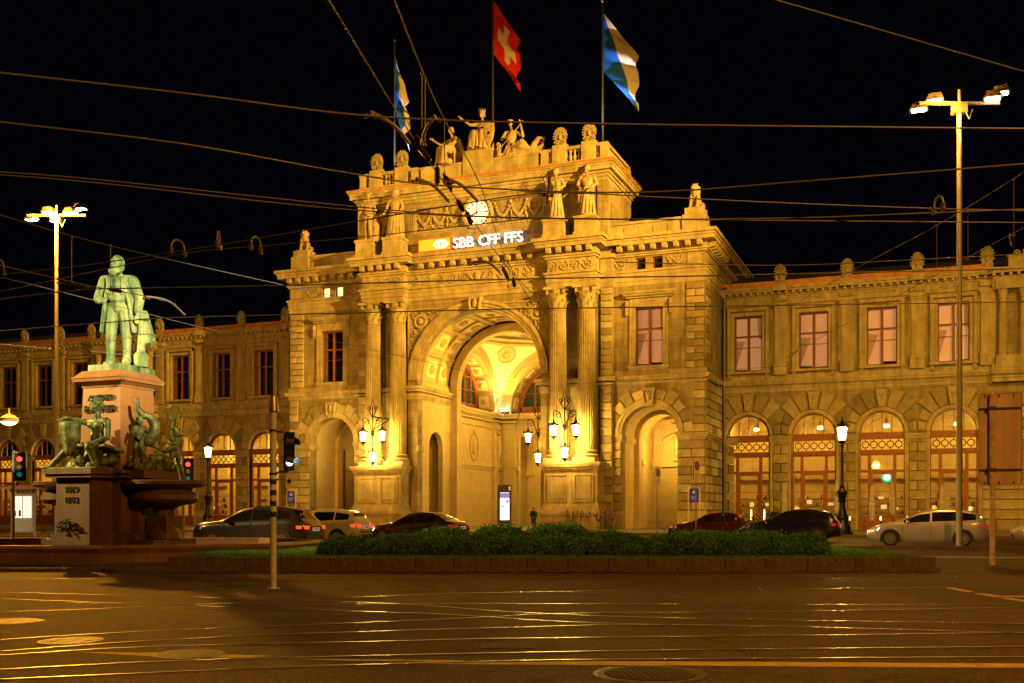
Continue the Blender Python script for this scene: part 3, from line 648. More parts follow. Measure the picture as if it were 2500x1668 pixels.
# ---- attic
at = MB(); yA = -.8
at.box(-10.9, 10.9, yA+.3, 6, 22.6, 27.2)
for a, b_, c, d in ((-10.9, -5.95, 22.6, 27.2), (5.95, 10.9, 22.6, 27.2), (-5.95, 5.95, 22.6, 24.45), (-5.95, 5.95, 26.85, 27.2)): at.box(a, b_, yA, yA+.3, c, d)
for s in (-1, 1):  # corner piers
    at.box(s*10.2, s*11.0, yA-.12, 6, 22.62, 27.1)
pbuild(at, 'attic_wall', STONE)
g = MB()
for z0, z1, p in ((27.1, 27.35, .1), (27.35, 27.6, .2), (27.6, 27.8, .32), (27.8, 28.1, .6), (28.1, 28.3, .66), (28.3, 28.42, .76)): g.box(-10.9-p, 10.9+p, yA-p, 6+p, z0, z1)
for z0, z1, p in ((23.3, 23.5, .06), (22.64, 23.3, .1)): g.box(-5.9, 5.9, yA-p, yA, z0, z1)
pbuild(g, 'attic_cornice', TRIM)
g = MB(); g.box(-11.72, 11.72, yA-.82, 6.8, 28.42, 28.56); pbuild(g, 'copper_flashing', COPPER)
g = MB()
for (u0, u1, v0, v1) in ((-5.95, 5.95, 26.6, 26.85), (-5.95, 5.95, 24.45, 24.7), (-5.95, -5.6, 24.7, 26.6), (5.6, 5.95, 24.7, 26.6)): g.box(u0, u1, yA+.02, yA+.3, v0, v1)
for i in range(60): 
    x = -5.8+i*.197
    for z in (26.72, 24.58): g.ball((x, yA, z), (.07, .06, .09), 5, 4)
for i in range(11):
    for x in (-5.78, 5.78): g.ball((x, yA, 24.75+i*.18), (.09, .06, .07), 5, 4)
pbuild(g, 'panel_frame', CARVE, 60)
fs = MB(); rnd = random.Random(5)
for s in (-1, 1):
    for j in range(3):
        xa = s*(1.45+j*1.38); xb = xa+s*1.38
        for i in range(13):
            t = i/12; x = xa+(xb-xa)*t; z = 26.35-1.05*(1-(2*t-1)**2)
            fs.ball((x, yA+.22, z), (.13, .12, .13+.08*(1-abs(2*t-1))), 6, 4)
        fs.ball((xb, yA+.2, 26.4), (.14, .12, .16), 6, 4)
        for i in range(5): fs.ball((xb+rnd.uniform(-.1, .1), yA+.22, 26.2-i*.28), (.1, .1, .16), 5, 4)
        for i in range(9): fs.ball((xa+s*rnd.uniform(.2, 1.2), yA+.27, rnd.uniform(24.8, 25.2)), (.16, .07, .08), 5, 4)
fs.split('festoon', CARVE, PO, .05, 60)
# clock
ck = thing('station_clock', 'round illuminated clock with bar hour marks in the attic panel', 'clock', (XC, YP+yA, 25.72))
R90 = Matrix.Rotation(PI/2, 4, 'X')
g = MB(); g.lathe([(1.02, -.3), (1.34, -.3), (1.36, .05), (1.28, .16), (1.12, .18), (1.02, .08)], 40, cap=False); g.xf(R90)
for k in range(28): a = k*2*PI/28; g.ball((1.24*math.cos(a), -.18, 1.24*math.sin(a)), (.09, .07, .09), 5, 4)
g.build('rim', CARVE, ck, smooth=50)
g = MB(); g.lathe([(1.03, -.1), (1.03, .0)], 40); g.xf(R90); g.build('dial', mat('clock_dial', (.9, .85, .7), .6, var=0, emit=(1, .86, .5), estr=1.15), ck)
mk = MB(); mk.box(-.045, .045, -.03, -.004, .68, .95); mk = mk.mesh('hour_mark', BLACK)
for k in range(12): o = link('hour_mark', mk, ck); o.rotation_euler[1] = k*PI/6
g = MB(); g.box(-.05, .05, -.07, -.035, -.15, .62); o = g.build('hour_hand', BLACK, ck); o.rotation_euler[1] = math.radians(250)
g = MB(); g.box(-.04, .04, -.11, -.08, -.2, .88); o = g.build('minute_hand', BLACK, ck); o.rotation_euler[1] = math.radians(4)
# balustrade
g = MB(); pst = [(9.4, .56), (7.0, .56), (10.65, .3), (5.75, .3)]
for s in (-1, 1):
    g.box(s*5.4, s*10.98, -.75, -.05, 28.56, 28.95); g.box(s*5.4, s*10.98, -.72, -.08, 29.85, 30.1)
    for x, h in pst: g.box(s*(x-h), s*(x+h), -.68 if h < .5 else -.78, -.12 if h < .5 else 0, 28.95, 29.85 if h < .5 else 30.25)
g.box(10.4, 10.98, -.05, 5.9, 28.56, 28.95); g.box(10.43, 10.95, -.08, 5.9, 29.85, 30.1); g.box(10.4, 10.98, 5.3, 6.0, 28.95, 29.85); g.box(-10.98, -10.4, -.05, 5.9, 28.56, 30.1)
g.split('balustrade', TRIM, PO, 0.02)
bm = MB(); bm.lathe([(.13, 0), (.13, .08), (.09, .12), (.16, .32), (.15, .42), (.08, .62), (.1, .68), (.08, .72), (.13, .8), (.13, .9)], 10); bm = bm.mesh('baluster', TRIM, 50)
for s in (-1, 1):
    for x in (7.85, 8.2, 8.55, 10.15, 6.2): link('baluster', bm, PO, (s*x, -.4, 28.95))
for i in range(13): link('baluster', bm, PO, (10.69, .35+i*.39, 28.95))
# antefix (palmette) mesh
def antefix_mesh(h, wd_, m, dp=.35):
    b = MB(); pts = []
    n = 15
    for i in range(n):
        a = PI*i/(n-1); pts.append((wd_*.40*math.cos(a), h*.5+h*.38*math.sin(a)))
    b.prism([(-wd_*.38, 0), (wd_*.38, 0)]+pts, -dp*.1, dp*.5)
    for i in range(13):
        a = -.25+(PI+.5)*i/12
        b.cap((.16*wd_*math.cos(a), -dp*.12, h*.5+.1*h*math.sin(a)), (wd_*.5*math.cos(a), -dp*.22, h*.52+h*.46*math.sin(a)), .025*wd_, .062*wd_, 6)
        b.cap((wd_*.30*math.cos(a), -dp*.30, h*.5+.26*h*math.sin(a)), (wd_*.36*math.cos(a), -dp*.34, h*.5+h*.33*math.sin(a)), .03*wd_, .04*wd_, 5)
    b.ball((0, -dp*.36, h*.45), (.14*wd_, .1, .16*h), 6, 5)
    for s in (-1, 1): scroll(b, s*wd_*.26, h*.16, wd_*.17, -dp*.32, s, 1.3, .045)
    b.box(-wd_*.55, wd_*.55, -dp*.5, dp*.6, -.12, .02); return b.mesh('antefix', m, 50)
AF = antefix_mesh(1.4, 1.1, CARVE)
for s in (-1, 1):
    for x in (7.0, 9.4): link('antefix', AF, PO, (s*x, -.4, 30.37))
# group pedestals
g = MB()
g.box(-5.3, 5.3, -.65, 1.6, 28.56, 28.95); g.box(-5.2, -1.3, -.6, 1.6, 28.95, 30.05); g.box(1.3, 5.2, -.6, 1.6, 28.95, 30.05); g.box(-1.3, 1.3, -.72, 1.6, 28.95, 30.9)
g.box(-5.25, -1.3, -.65, -.6, 29.85, 30.05); g.box(1.3, 5.25, -.65, -.6, 29.85, 30.05)
pbuild(g, 'group_pedestal', TRIM)
g = MB()
for s in (-1, 1):
    for x in (9.6, 7.05): g.box(s*(x-.82), s*(x+.82), -2.3, -.9, 22.64, 23.9); g.box(s*(x-.9), s*(x+.9), -2.38, -.9, 23.9, 24.1); g.box(s*(x-.9), s*(x+.9), -2.38, -.9, 22.64, 22.9)
g.split('statue_pedestal', TRIM, PO, 0.02)
# ================================================================ vestibule behind the arch
v = MB(); r0 = 5.45
v.box(-5.9, -5.45, .2, 1.0, .1, 12.4); v.box(-5.9, -5.45, 4.6, 5.6, .1, 12.4); v.box(5.45, 5.9, .2, 5.6, .1, 12.4); v.box(-5.9, -5.45, 1.0, 4.6, 9.6, 12.4)
k0 = len(v.v); v.arch(1.0, 4.6, .1, 9.6, 2.8, 1.35, 7.0, 5.45, 5.9, 20); v.v[k0:] = [(-y, x, z) for x, y, z in v.v[k0:]]   # side door in the left jamb
v.box(-12, -5.9, .9, 1.0, .1, 9.6); v.box(-12, -5.9, 4.6, 4.7, .1, 9.6)
v.ring(0, 12.4, r0+.17, r0+.5, .2, 5.6, 40)
v.ring(0, 12.4, 4.75, r0+.2, 5.6, 6.4, 40); v.box(-5.9, -4.75, 5.6, 6.4, .1, 12.4); v.box(4.75, 5.9, 5.6, 6.4, .1, 12.4)
v.arch(-6.2, 6.2, .1, 18.2, 0, 4.75, 12.4, 6.4, 6.5, 40)
pbuild(v, 'vestibule_wall', PLASTER)
rb = MB(); NP = 7
for y0, y1 in ((-.1, .42), (2.85, 3.1), (5.3, 5.6)): rb.ring(0, 12.4, r0, r0+.2, y0+.3, y1+.1, 44)
for k in range(NP+1):
    a = PI*k/NP
    rb.ring(0, 12.4, r0+.02, r0+.2, .5, 5.5, 2, a-.03 if k else 0, a+.03 if k < NP else PI)
pbuild(rb, 'vault_rib', OCHRE)
rs = MB(); rs.lathe([(.42, 0), (.38, .05), (.15, .12), (.02, .14)], 12)
for k in range(8): a = k*PI/4; rs.ball((.3*math.cos(a), .3*math.sin(a), .06), (.12, .12, .07), 6, 4)
ROS = rs.mesh('rosette', OCHRE, 50)
for k in range(NP):
    for y0, y1 in ((.9, 2.95), (3.35, 5.2)):
        a0, a1 = PI*k/NP+.075, PI*(k+1)/NP-.075
        p = MB(); p.ring(0, 12.4, r0+.1, r0+.19, y0+.18, y1-.16, 5, a0+.02, a1-.02)
        o = p.build('coffer_panel', PANEL, PO)
        am = (a0+a1)/2; q = link('rosette', ROS, o, (math.cos(am)*(r0+.09), (y0+y1)/2, 12.4+math.sin(am)*(r0+.09)))
        q.rotation_euler = (0, -(am+PI/2) if False else PI/2-am+PI, 0)
# domed square
CY = 12.6; A = 6.2; ZS = 11.6
d = MB(); Rr = A*math.sqrt(2)
for q in range(4):
    vs = []; n1, n2 = 24, 8
    for i in range(n1+1):
        th = -PI/4+PI/2*i/n1+PI/4+q*PI/2; rel = (th+PI/4) % (PI/2)-PI/4
        rmax = A/math.cos(rel)
        for j in range(n2+1):
            rho = A+(rmax-A)*j/n2; vs.append((rho*math.cos(th), CY+rho*math.sin(th), ZS+math.sqrt(max(0, Rr*Rr-rho*rho))))
    d.add(vs, [(i*(n2+1)+j, i*(n2+1)+j+1, (i+1)*(n2+1)+j+1, (i+1)*(n2+1)+j) for i in range(n1) for j in range(n2)])
pbuild(d, 'pendentive', PANEL, 30)
d = MB(); zr = ZS+A
d.lathe([(A+.02, zr-.05), (A-.2, zr), (A-.25, zr+.2), (A-.05, zr+.3), (A-.35, zr+.5), (A-.4, zr+.62), (A+.1, zr+.7)], 48, (0, CY, 0)); d.f = d.f[:-2]; pbuild(d, 'dome_cornice', PLASTER, 30)
d = MB(); prof = [(A*math.cos(t)+.05, zr+.7+3.0*math.sin(t)) for t in [PI/2*i/10 for i in range(11)]]; prof[-1] = (.05, prof[-1][1]); d.lathe(prof, 48, (0, CY, 0)); d.f = d.f[:-2]; pbuild(d, 'dome', PLASTER, 60)
for k in range(12):
    a0, a1 = k*PI/6+.07, (k+1)*PI/6-.07; p = MB(); vs = []
    for j, t in enumerate((.12, .35, .6, .85)):
        for i in range(5):
            a = a0+(a1-a0)*i/4; rr = (A-.12)*math.cos(t); vs.append((rr*math.cos(a), CY+rr*math.sin(a), zr+.66+2.9*math.sin(t)))
    p.add(vs, [(j*5+i, j*5+i+1, (j+1)*5+i+1, (j+1)*5+i) for j in range(3) for i in range(4)]); p.build('dome_panel', PANEL, PO)
for q in range(4):   # medallions on the pendentives
    th = PI/4+q*PI/2; rho = 6.85; zz = ZS+math.sqrt(Rr*Rr-rho*rho); nrm = Vector((rho*math.cos(th), rho*math.sin(th), zz-ZS)).normalized()
    g = MB(); g.lathe([(.95, 0), (1.0, .08), (.85, .1), (.8, .03), (.02, .03)], 28)
    for k in range(10): a = k*.63; g.ball((.5*math.cos(a)*(.4+.06*k), .5*math.sin(a)*(.4+.06*k), .06), (.14, .14, .08), 5, 4)
    o = g.build('medallion', OCHRE, PO, (rho*math.cos(th)-nrm.x*.08, CY+rho*math.sin(th)-nrm.y*.08, zz-nrm.z*.08), smooth=40); o.rotation_euler = (-nrm).to_track_quat('Z', 'Y').to_euler()
# walls under the dome: left, right, back
def hall_wall(rot, door):
    M = Matrix.Translation((0, CY, 0)) @ Matrix.Rotation(rot, 4, 'Z')
    g = MB(); g.arch(-A, A, 10.6, 18.0, 0, 4.9, ZS, A, A+.3, 30)
    if door: g.box(-A, -4.0, A, A+.3, .1, 10.6); g.box(4.0, A, A, A+.3, .1, 10.6); g.box(-4.0, 4.0, A, A+.3, 9.0, 10.6)
    else: g.box(-A, A, A, A+.3, .1, 10.6)
    for s in (-1, 1): g.box(s*4.3, s*5.6, A-.35, A, .1, 10.4); g.box(s*5.6, s*A, A-.18, A, .1, 10.4); 
    for z0, z1, p in ((5.6, 5.85, .08), (5.85, 6.05, .16), (9.7, 9.95, .08), (10.35, 10.55, .2), (10.75, 11.0, .4), (11.0, 11.25, .5)):
        if door and z0 < 9:
            for s in (-1, 1): g.box(s*4.0, s*A, A-p-.25, A, z0, z1)
        else:
            g.box(-A, A, A-p, A, z0, z1)
            for s in (-1, 1): g.box(s*(4.3-p), s*(5.6+p), A-.35-p, A, z0, z1)
    g.xf(M); g.build('hall_wall', PLASTER, PO)
    g = MB(); g.ring(0, ZS, 4.9, 5.15, A-.08, A, 30); g.ring(0, ZS, 5.5, 5.75, A-.06, A, 30); g.ring(0, ZS, 4.9, 5.3, A+.3, A+1.8, 30); g.xf(M); g.build('arch_moulding', OCHRE, PO, smooth=30)
    for k in range(9):
        a0, a1 = PI*k/9+.06, PI*(k+1)/9-.06
        p = MB(); p.ring(0, ZS, 4.8, 4.88, A+.55, A+1.6, 4, a0, a1); p.xf(M); o = p.build('coffer_panel', PANEL, PO)
        am = (a0+a1)/2; q = link('rosette', ROS, o, M @ Vector((math.cos(am)*4.8, A+1.07, ZS+math.sin(am)*4.8))); q.rotation_euler = (Matrix.Rotation(rot, 3, 'Z') @ Matrix.Rotation(PI/2-am+PI, 3, 'Y')).to_euler(); q.scale = (.7,)*3
    # wooden lunette window
    f = MB(); yy = A+1.7
    f.ring(0, ZS, 4.3, 4.9, yy-.15, yy+.1, 30); f.box(-4.6, 4.6, yy-.15, yy+.1, 10.6, 12.1)
    for x in (-2.9, -1.45, 0, 1.45, 2.9): f.box(x-.09, x+.09, yy-.1, yy+.1, 12.1, ZS+math.sqrt(4.5**2-x*x))
    for z in (13.4, 14.7): f.box(-4.2, 4.2, yy-.05, yy+.05, z-.05, z+.05)
    for i in range(9):
        x = -4+i; f.tube([(x-.4, yy-.17, 10.8), (x, yy-.2, 11.35), (x+.4, yy-.17, 11.9)], .04, 4); f.tube([(x+.4, yy-.17, 10.8), (x, yy-.2, 11.35), (x-.4, yy-.17, 11.9)], .04, 4)
    f.xf(M); fo = f.build('lunette_window', WOOD, PO)
    f = MB(); f.ring(0, ZS, .01, 4.4, yy+.05, yy+.09, 20); f.xf(M); f.build('lunette_glass', mat('dark_green_glass', (.03, .05, .035), .08, var=0), fo)
    dn = MB()
    for i in range(70): x = -A+.1+i*.175; dn.box(x, x+.09, A-.32, A, 10.56, 10.74)
    dn.xf(M); tag(dn.build('hall_dentils', PLASTER, PO), kind='stuff')
    if not door:   # cartouche relief and statue niche panels
        c = MB()
        for x in (0.0,):
            for k in range(26): a = k*2*PI/26; c.ball((x+.95*math.cos(a), A-.02, 7.7+1.25*math.sin(a)), (.17, .09, .17), 5, 4)
            c.ball((x, A-.02, 7.7), (.6, .12, .85), 10, 6); c.ball((x, A-.03, 9.15), (.3, .14, .25), 6, 5)
        for s in (-1, 1):
            c.cap((s*4.95, A-.4, 6.5), (s*4.95, A-.45, 7.6), .14, .3); c.cap((s*4.95, A-.45, 7.6), (s*4.95, A-.45, 8.8), .3, .22); c.ball((s*4.95, A-.5, 9.3), .24)
        c.xf(M); c.split('relief_carving', OCHRE, PO, .1, 60)
hall_wall(PI/2, False); hall_wall(-PI/2, False); hall_wall(0, True)
g = MB(); g.box(-6, 6, CY+A+4.5, CY+A+4.8, .1, 11); g.box(-6, 6, CY+A+.3, CY+A+4.5, 9.6, 9.8); g.box(-6, -5.7, CY+A+.3, CY+A+4.5, .1, 9.6); g.box(5.7, 6, CY+A+.3, CY+A+4.5, .1, 9.6)
for x in (-4.4, -1.5, 1.5, 4.4): g.box(x-.35, x+.35, CY+A+4.2, CY+A+4.5, .1, 9.2); g.box(x-.45, x+.45, CY+A+4.1, CY+A+4.5, 5.2, 5.8)
pbuild(g, 'inner_hall_wall', PLASTER)
g = MB(); g.box(-6.4, 6.4, -.6, 26, .12, .135); pbuild(g, 'hall_floor', PAVE)
g = MB()
for px_, py_ in ((-5.0, CY+A-.75), (-5.6, CY+A-.6), (5.0, CY+A-.75)):
    g.box(px_-.18, px_+.18, py_-.15, py_+.12, 11.25, 11.45)
    g.tube([(px_, py_, 11.45), (px_, py_-.05, 11.62)], .12, 8)
uh = pbuild(g, 'uplighter', DSTEEL)
for px_, py_ in ((-5.0, CY+A-.75), (-5.6, CY+A-.6)):
    g = MB(); g.ball((px_, py_-.12, 11.66), (.16, .14, .14), 8, 6); g.build('uplighter_lamp', FLOOD, uh)
P3 = lambda x, y, z: (XC+x, YP+y, z)
light('hall_uplight', 'SPOT', P3(-5.2, CY+A-1.2, 11.9), 3400, WARM, .15, PO, P3(-5.0, CY+2.5, 19), 130, .7)
light('hall_uplight', 'SPOT', P3(5.2, CY+A-1.2, 11.9), 1300, WARM, .15, PO, P3(4.0, CY+2.5, 19), 130, .7)
light('hall_uplight', 'SPOT', P3(-5.2, CY-A+1.2, 11.9), 1300, WARM, .15, PO, P3(-4.6, CY-1.5, 19), 130, .7)
light('hall_light', 'POINT', P3(0, CY-1, 13.5), 2300, WARM, .5, PO)
light('hall_light', 'POINT', P3(-1, 4.5, 9.0), 260, WARM, .4, PO)
light('hall_light', 'POINT', P3(0, CY+A+2.5, 8.5), 800, WARM, .3, PO)
# ================================================================ STATION WINGS (local: x from axis, y from wing front)
AFW = antefix_mesh(1.62, .95, CARVE, .4)
dm = MB(); dm.box(-.1, .1, -.3, 0, 0, .2); WMOD = dm.mesh('modillion', WTRIM)
def wing(s, label, centres, res, xa, xb, lit):
    wgt = thing('station_wing', label, 'building', (XC, YW, 0))
    X = lambda x: s*x
    w = MB()
    # ground floor plates between mid-pier positions
    allc = sorted(centres+[res])
    edges = [xa]+[(a+b)/2 for a, b in zip(allc, allc[1:])]+[xb]
    for c, a, b in zip(allc, edges, edges[1:]):
        k0 = len(w.v); w.arch(a, b, .1, 11.0, c, 1.7, 7.55, 0, .7, 20)
        hw = 1.12
        for u0, u1, z0, z1 in ((a, c-hw, 11.0, 18.0), (c+hw, b, 11.0, 18.0), (c-hw, c+hw, 11.0, 12.7), (c-hw, c+hw, 17.12, 18.0)): w.box(u0, u1, 0, .6, z0, z1)
        w.v[k0:] = [(s*x, y, z) for x, y, z in w.v[k0:]]
    w.build('wall', WSTONE, wgt)
    R0, R1 = res-4.05, res+4.05
    def run(b, z0, z1, p, m=None):
        b.box(X(xa), X(R0), -p, .6, z0, z1); b.box(X(R1), X(xb), -p, .6, z0, z1); b.box(X(R0-p*.3), X(R1+p*.3), -p-.5, .6, z0, z1)
    t = MB()
    for z0, z1, p in ((11.0, 11.3, .06), (11.3, 11.45, .14), (11.58, 11.75, .28), (11.75, 11.98, .36), (11.98, 12.3, .08), (17.9, 18.15, .1), (18.15, 18.55, .03), (18.55, 18.7, .12), (18.9, 19.08, .42), (19.08, 19.28, .52)): run(t, z0, z1, p)
    t.box(X(xa), X(xb), -.03, .5, 18.7, 18.9)
    t.split('cornice', WTRIM, wgt)
    g = MB(); g.box(X(xa), X(R0), -.3, .3, 19.28, 19.75); g.box(X(R1), X(xb), -.3, .3, 19.28, 19.75); g.build('copper_gutter', COPPER, wgt)
    g = MB(); g.add([(X(xa), .3, 19.6), (X(xb), .3, 19.6), (X(xb), 8, 22.0), (X(xa), 8, 22.0)], [(0, 1, 2, 3)]); g.add([(X(xa), 8, 22.0), (X(xb), 8, 22.0), (X(xb), 16, 19), (X(xa), 16, 19)], [(0, 1, 2, 3)]); g.box(X(xa), X(xb), .6, 16, 18.6, 18.8)
    for i in range(int(xb-xa)//2): g.box(X(xa+i*2), X(xa+i*2+.06), .5, .9, 19.75, 19.95)
    g.build('roof', ROOF, wgt)
    # dentils, small
    dn = MB()
    x = xa
    while x < xb:
        yy = -.5 if R0 < x < R1 else 0
        dn.box(X(x), X(x+.07), yy-.22, yy, 11.45, 11.58); x += .125
    tag(dn.build('dentil_course', WTRIM, wgt), kind='stuff')
    x = xa+.2
    while x < xb:
        yy = -.5 if R0 < x < R1 else 0
        link('modillion', WMOD, wgt, (X(x), yy-.1, 18.7)); x += .55
    piers = [(a+b)/2 for a, b in zip(allc, allc[1:])]
    pil = [p for p in piers if not (R0-.2 < p < R1+.2)]+[R0-.35, R1+.35]
    pil = [p for p in pil if xa+1 < p < xb-.5]
    g = MB()
    for p in pil:
        g.box(X(p-.42), X(p+.42), -.26, 0, 13.25, 17.55); g.box(X(p-.62), X(p-.42), -.06, 0, 13.25, 17.8); g.box(X(p+.42), X(p+.62), -.06, 0, 13.25, 17.8)
        g.box(X(p-.48), X(p+.48), -.34, 0, 17.55, 17.72); g.box(X(p-.55), X(p+.55), -.42, 0, 17.72, 17.9)
        g.box(X(p-.5), X(p+.5), -.3, 0, 18.15, 18.55); g.box(X(p-.5), X(p+.5), -.36, 0, 12.3, 13.0); g.box(X(p-.56), X(p+.56), -.42, 0, 13.0, 13.12); g.box(X(p-.46), X(p+.46), -.32, 0, 13.12, 13.25)
        g.box(X(p-.5), X(p+.5), -.62, 0, 18.9, 19.3)
        for q in (-.25, .0, .25): g.ball((X(p+q), -.32, 18.35), (.11, .05, .12), 6, 4)
    g.split('pilaster', WTRIM, wgt)
    for p in pil:
        link('antefix', AFW, wgt, (X(p), -.2, 19.42))
    # window surrounds
    g = MB()
    for c in centres+[res]:
        yo = 0
        for q in (-1, 1):
            g.box(X(c+q*1.1), X(c+q*1.38), -.1, .1, 12.7, 17.15); g.box(X(c+q*1.38), X(c+q*1.62), -.26, .0, 12.55, 17.75)
        g.box(X(c-1.38), X(c+1.38), -.1, .1, 17.15, 17.42); g.box(X(c-1.62), X(c+1.62), -.3, 0, 17.5, 17.75)
        g.box(X(c-1.7), X(c+1.7), -.34, .1, 12.5, 12.68); 
        for q in (-1, 1): g.box(X(c+q*1.35), X(c+q*1.6), -.2, 0, 12.1, 12.5)
        for k in range(9): g.ball((X(c-.9+k*.225), -.06, 18.35), (.12, .05, .07+.05*(k % 2)), 5, 4)
    g.split('window_surround', WTRIM, wgt)
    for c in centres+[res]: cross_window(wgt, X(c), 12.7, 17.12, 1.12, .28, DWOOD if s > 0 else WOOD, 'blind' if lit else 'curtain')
    g = MB(); g.box(X(xa), X(xb), 1.3, 1.35, 11.2, 18); g.build('room_backing', DARKROOM, wgt)  # dark sheet stands in for room shade behind the windows
    # ressaut: columns flanking the middle window, crest on top
    g = MB()
    for q in (-1, 1):
        for u in (1.95, 3.35): g.lathe([(.36, 12.9), (.36, 13.1), (.30, 13.2), (.29, 15), (.25, 17.1), (.3, 17.15), (.27, 17.3), (.4, 17.75)], 24, (X(res+q*u), -.35, 0))
        g.box(X(res+q*1.5), X(res+q*3.85), -.8, 0, 12.0, 12.9); g.box(X(res+q*1.5), X(res+q*3.85), -.8, 0, 17.75, 18.5)
    g.split('engaged_column', WTRIM, wgt, .02, 40)
    g = MB(); g.box(X(res-3.0), X(res+3.0), -.5, .3, 19.28, 20.1); g.box(X(res-3.1), X(res+3.1), -.55, .35, 20.1, 20.25)
    for q in (-1, 1):
        for k in range(4): scroll(g, X(res+q*(.6+k*.6)), 20.5-.04*k, .3-.03*k, -.3, q*s, 1.3, .06)
    g.ball((X(res), -.3, 20.7), (.4, .2, .5), 8, 6); g.build('roof_crest', CARVE, wgt, smooth=60)
    # rusticated piers and voussoirs
    pw = 1.3; m = WBLOCK
    for p in piers+[xa+.55, xb-.55]:
        near = xa+.3 < p
        wd_ = 1.44 if p in piers else 1.0
        if p in piers:
            i = [k for k, q in enumerate(piers) if q == p][0]; wd_ = (allc[i+1]-allc[i])-2*1.93
        for i in range(9):
            z = .2+i*.73
            if i % 2 or wd_ > 2.2: blk(wgt, X(p), 0, z, wd_, .70, m)
            else: blk(wgt, X(p-wd_*.26), 0, z, wd_*.47, .70, m); blk(wgt, X(p+wd_*.26), 0, z, wd_*.47, .70, m)
    g = MB()
    for p in piers+[xa+.55, xb-.55]:
        wd_ = 1.5
        if p in piers: i = piers.index(p); wd_ = (allc[i+1]-allc[i])-2*1.72
        g.box(X(p-wd_/2), X(p+wd_/2), -.1, .3, 6.8, 7.0); g.box(X(p-wd_/2-.06), X(p+wd_/2+.06), -.2, .3, 7.0, 7.25); g.box(X(p-wd_/2-.1), X(p+wd_/2+.1), -.26, .3, 7.25, 7.4)
        g.box(X(p-wd_/2), X(p+wd_/2), -.12, 0, .1, .2)
    g.split('impost_band', WTRIM, wgt)
    vmesh = {}
    N = 9
    for k in range(N):
        if k == N//2: continue
        a0, a1 = PI*k/N+.02, PI*(k+1)/N-.02
        poly = [(1.96*math.cos(a0+(a1-a0)*q/3), 1.96*math.sin(a0+(a1-a0)*q/3)) for q in range(4)]
        def lim(a): return min(3.5 if k in (2, 3, 5, 6) else 2.75, (10.85-7.55)/max(.05, math.sin(a)), 2.48/max(.05, abs(math.cos(a))))
        poly += [(lim(a1)*math.cos(a1), lim(a1)*math.sin(a1)), (lim(a0)*math.cos(a0), lim(a0)*math.sin(a0))]
        q = MB(); q.prism(poly, -.15, 0, .05); vmesh[k] = q.mesh('voussoir', m)
    q = MB(); q.prism([(-.26, 1.96), (.26, 1.96), (.42, 3.3), (-.42, 3.3)], -.26, 0, .03); q.ball((0, -.26, 2.9), (.2, .06, .24), 6, 5); q.ball((0, -.26, 2.4), (.12, .06, .3), 6, 5); KEYM = q.mesh('keystone', CARVE, 50)
    am = MB(); am.ring(0, 0, 1.7, 1.93, -.18, .3, 24); ARM = am.mesh('archivolt', WTRIM, 30)
    for c in allc:
        for k in vmesh: link('voussoir', vmesh[k], wgt, (X(c), 0, 7.55))
        link('keystone', KEYM, wgt, (X(c), 0, 7.55)); link('archivolt', ARM, wgt, (X(c), 0, 7.55))
        for q in (-1, 1): pass
    g = MB()
    for c in allc:
        for q in (-1, 1): g.box(X(c+q*1.7), X(c+q*1.93), -.08, .3, .12, 7.5)
    g.split('door_jamb', WTRIM, wgt)
    # arched wooden doors
    f = MB(); r = 1.66
    f.ring(0, 0, r-.14, r, -.08, .08, 24)
    for x in (-.72, 0, .72): f.box(x-.035, x+.035, -.05, .05, .0, math.sqrt((r-.1)**2-x*x))
    f.box(-r, r, -.1, .1, -.14, .04); f.box(-r, r, -.14, .1, -.5, -.14); f.box(-r, r, -.08, .08, -1.52, -1.3); f.box(-r, r, -.14, .1, -1.62, -1.52)
    f.box(-r, -r+.12, -.06, .06, -1.3, -.5); f.box(r-.12, r, -.06, .06, -1.3, -.5)
    FAN = f.mesh('door_fanlight', WOOD)
    f = MB()
    for i in range(5):
        x = -1.2+i*.6; n = 16; pts = [(x+.24*math.cos(2*PI*k/n), -.09, -.9+.24*math.sin(2*PI*k/n)) for k in range(n+1)]; f.tube(pts, .038, 5, False)
        f.box(x-.03, x+.03, -.12, -.06, -1.3, -1.14); f.box(x-.03, x+.03, -.12, -.06, -.66, -.5)
        if i < 4: f.box(x+.22, x+.38, -.12, -.06, -.93, -.87)
    GRL = f.mesh('ring_grille', IRON)
    f = MB(); z0, z1 = .12-7.55, -1.62
    for x, hw_ in ((-r+.05, .05), (-.92, .12), (.92, .12), (r-.05, .05)): f.box(x-hw_, x+hw_, -.1, .1, z0, z1)
    f.box(-r, r, -.06, .06, z1-.12, z1); f.box(-r, r, -.05, .05, -3.05, -2.85)
    f.box(-.8, -.68, -.04, .04, z0, -3.05); f.box(.68, .8, -.04, .04, z0, -3.05); f.box(-.68, .68, -.04, .04, -3.2, -3.05)
    f.box(-.68, .68, -.04, .04, z0, z0+1.0); f.box(-r, -1.04, -.05, .05, z0, z0+1.0); f.box(1.04, r, -.05, .05, z0, z0+1.0)
    f.box(-.68, .68, -.03, .03, -4.55, -4.5); f.box(-r, -1.0, -.03, .03, -4.55, -4.5); f.box(1.0, r, -.03, .03, -4.55, -4.5)
    for q in (-1, 1): f.box(q*.92-.08, q*.92+.08, -.2, -.1, -2.6, -2.35); f.box(q*.92-.07, q*.92+.07, -.19, -.1, -2.95, -2.75)
    for q in (-1, 1):
        for a in (.2, .6): f.prism([(q*1.3-.16, z0+.1), (q*1.3+.16, z0+.1), (q*1.3+.16, z0+.9), (q*1.3-.16, z0+.9)], -.08, -.04, .02)
    DOOR = f.mesh('arched_door', WOOD)
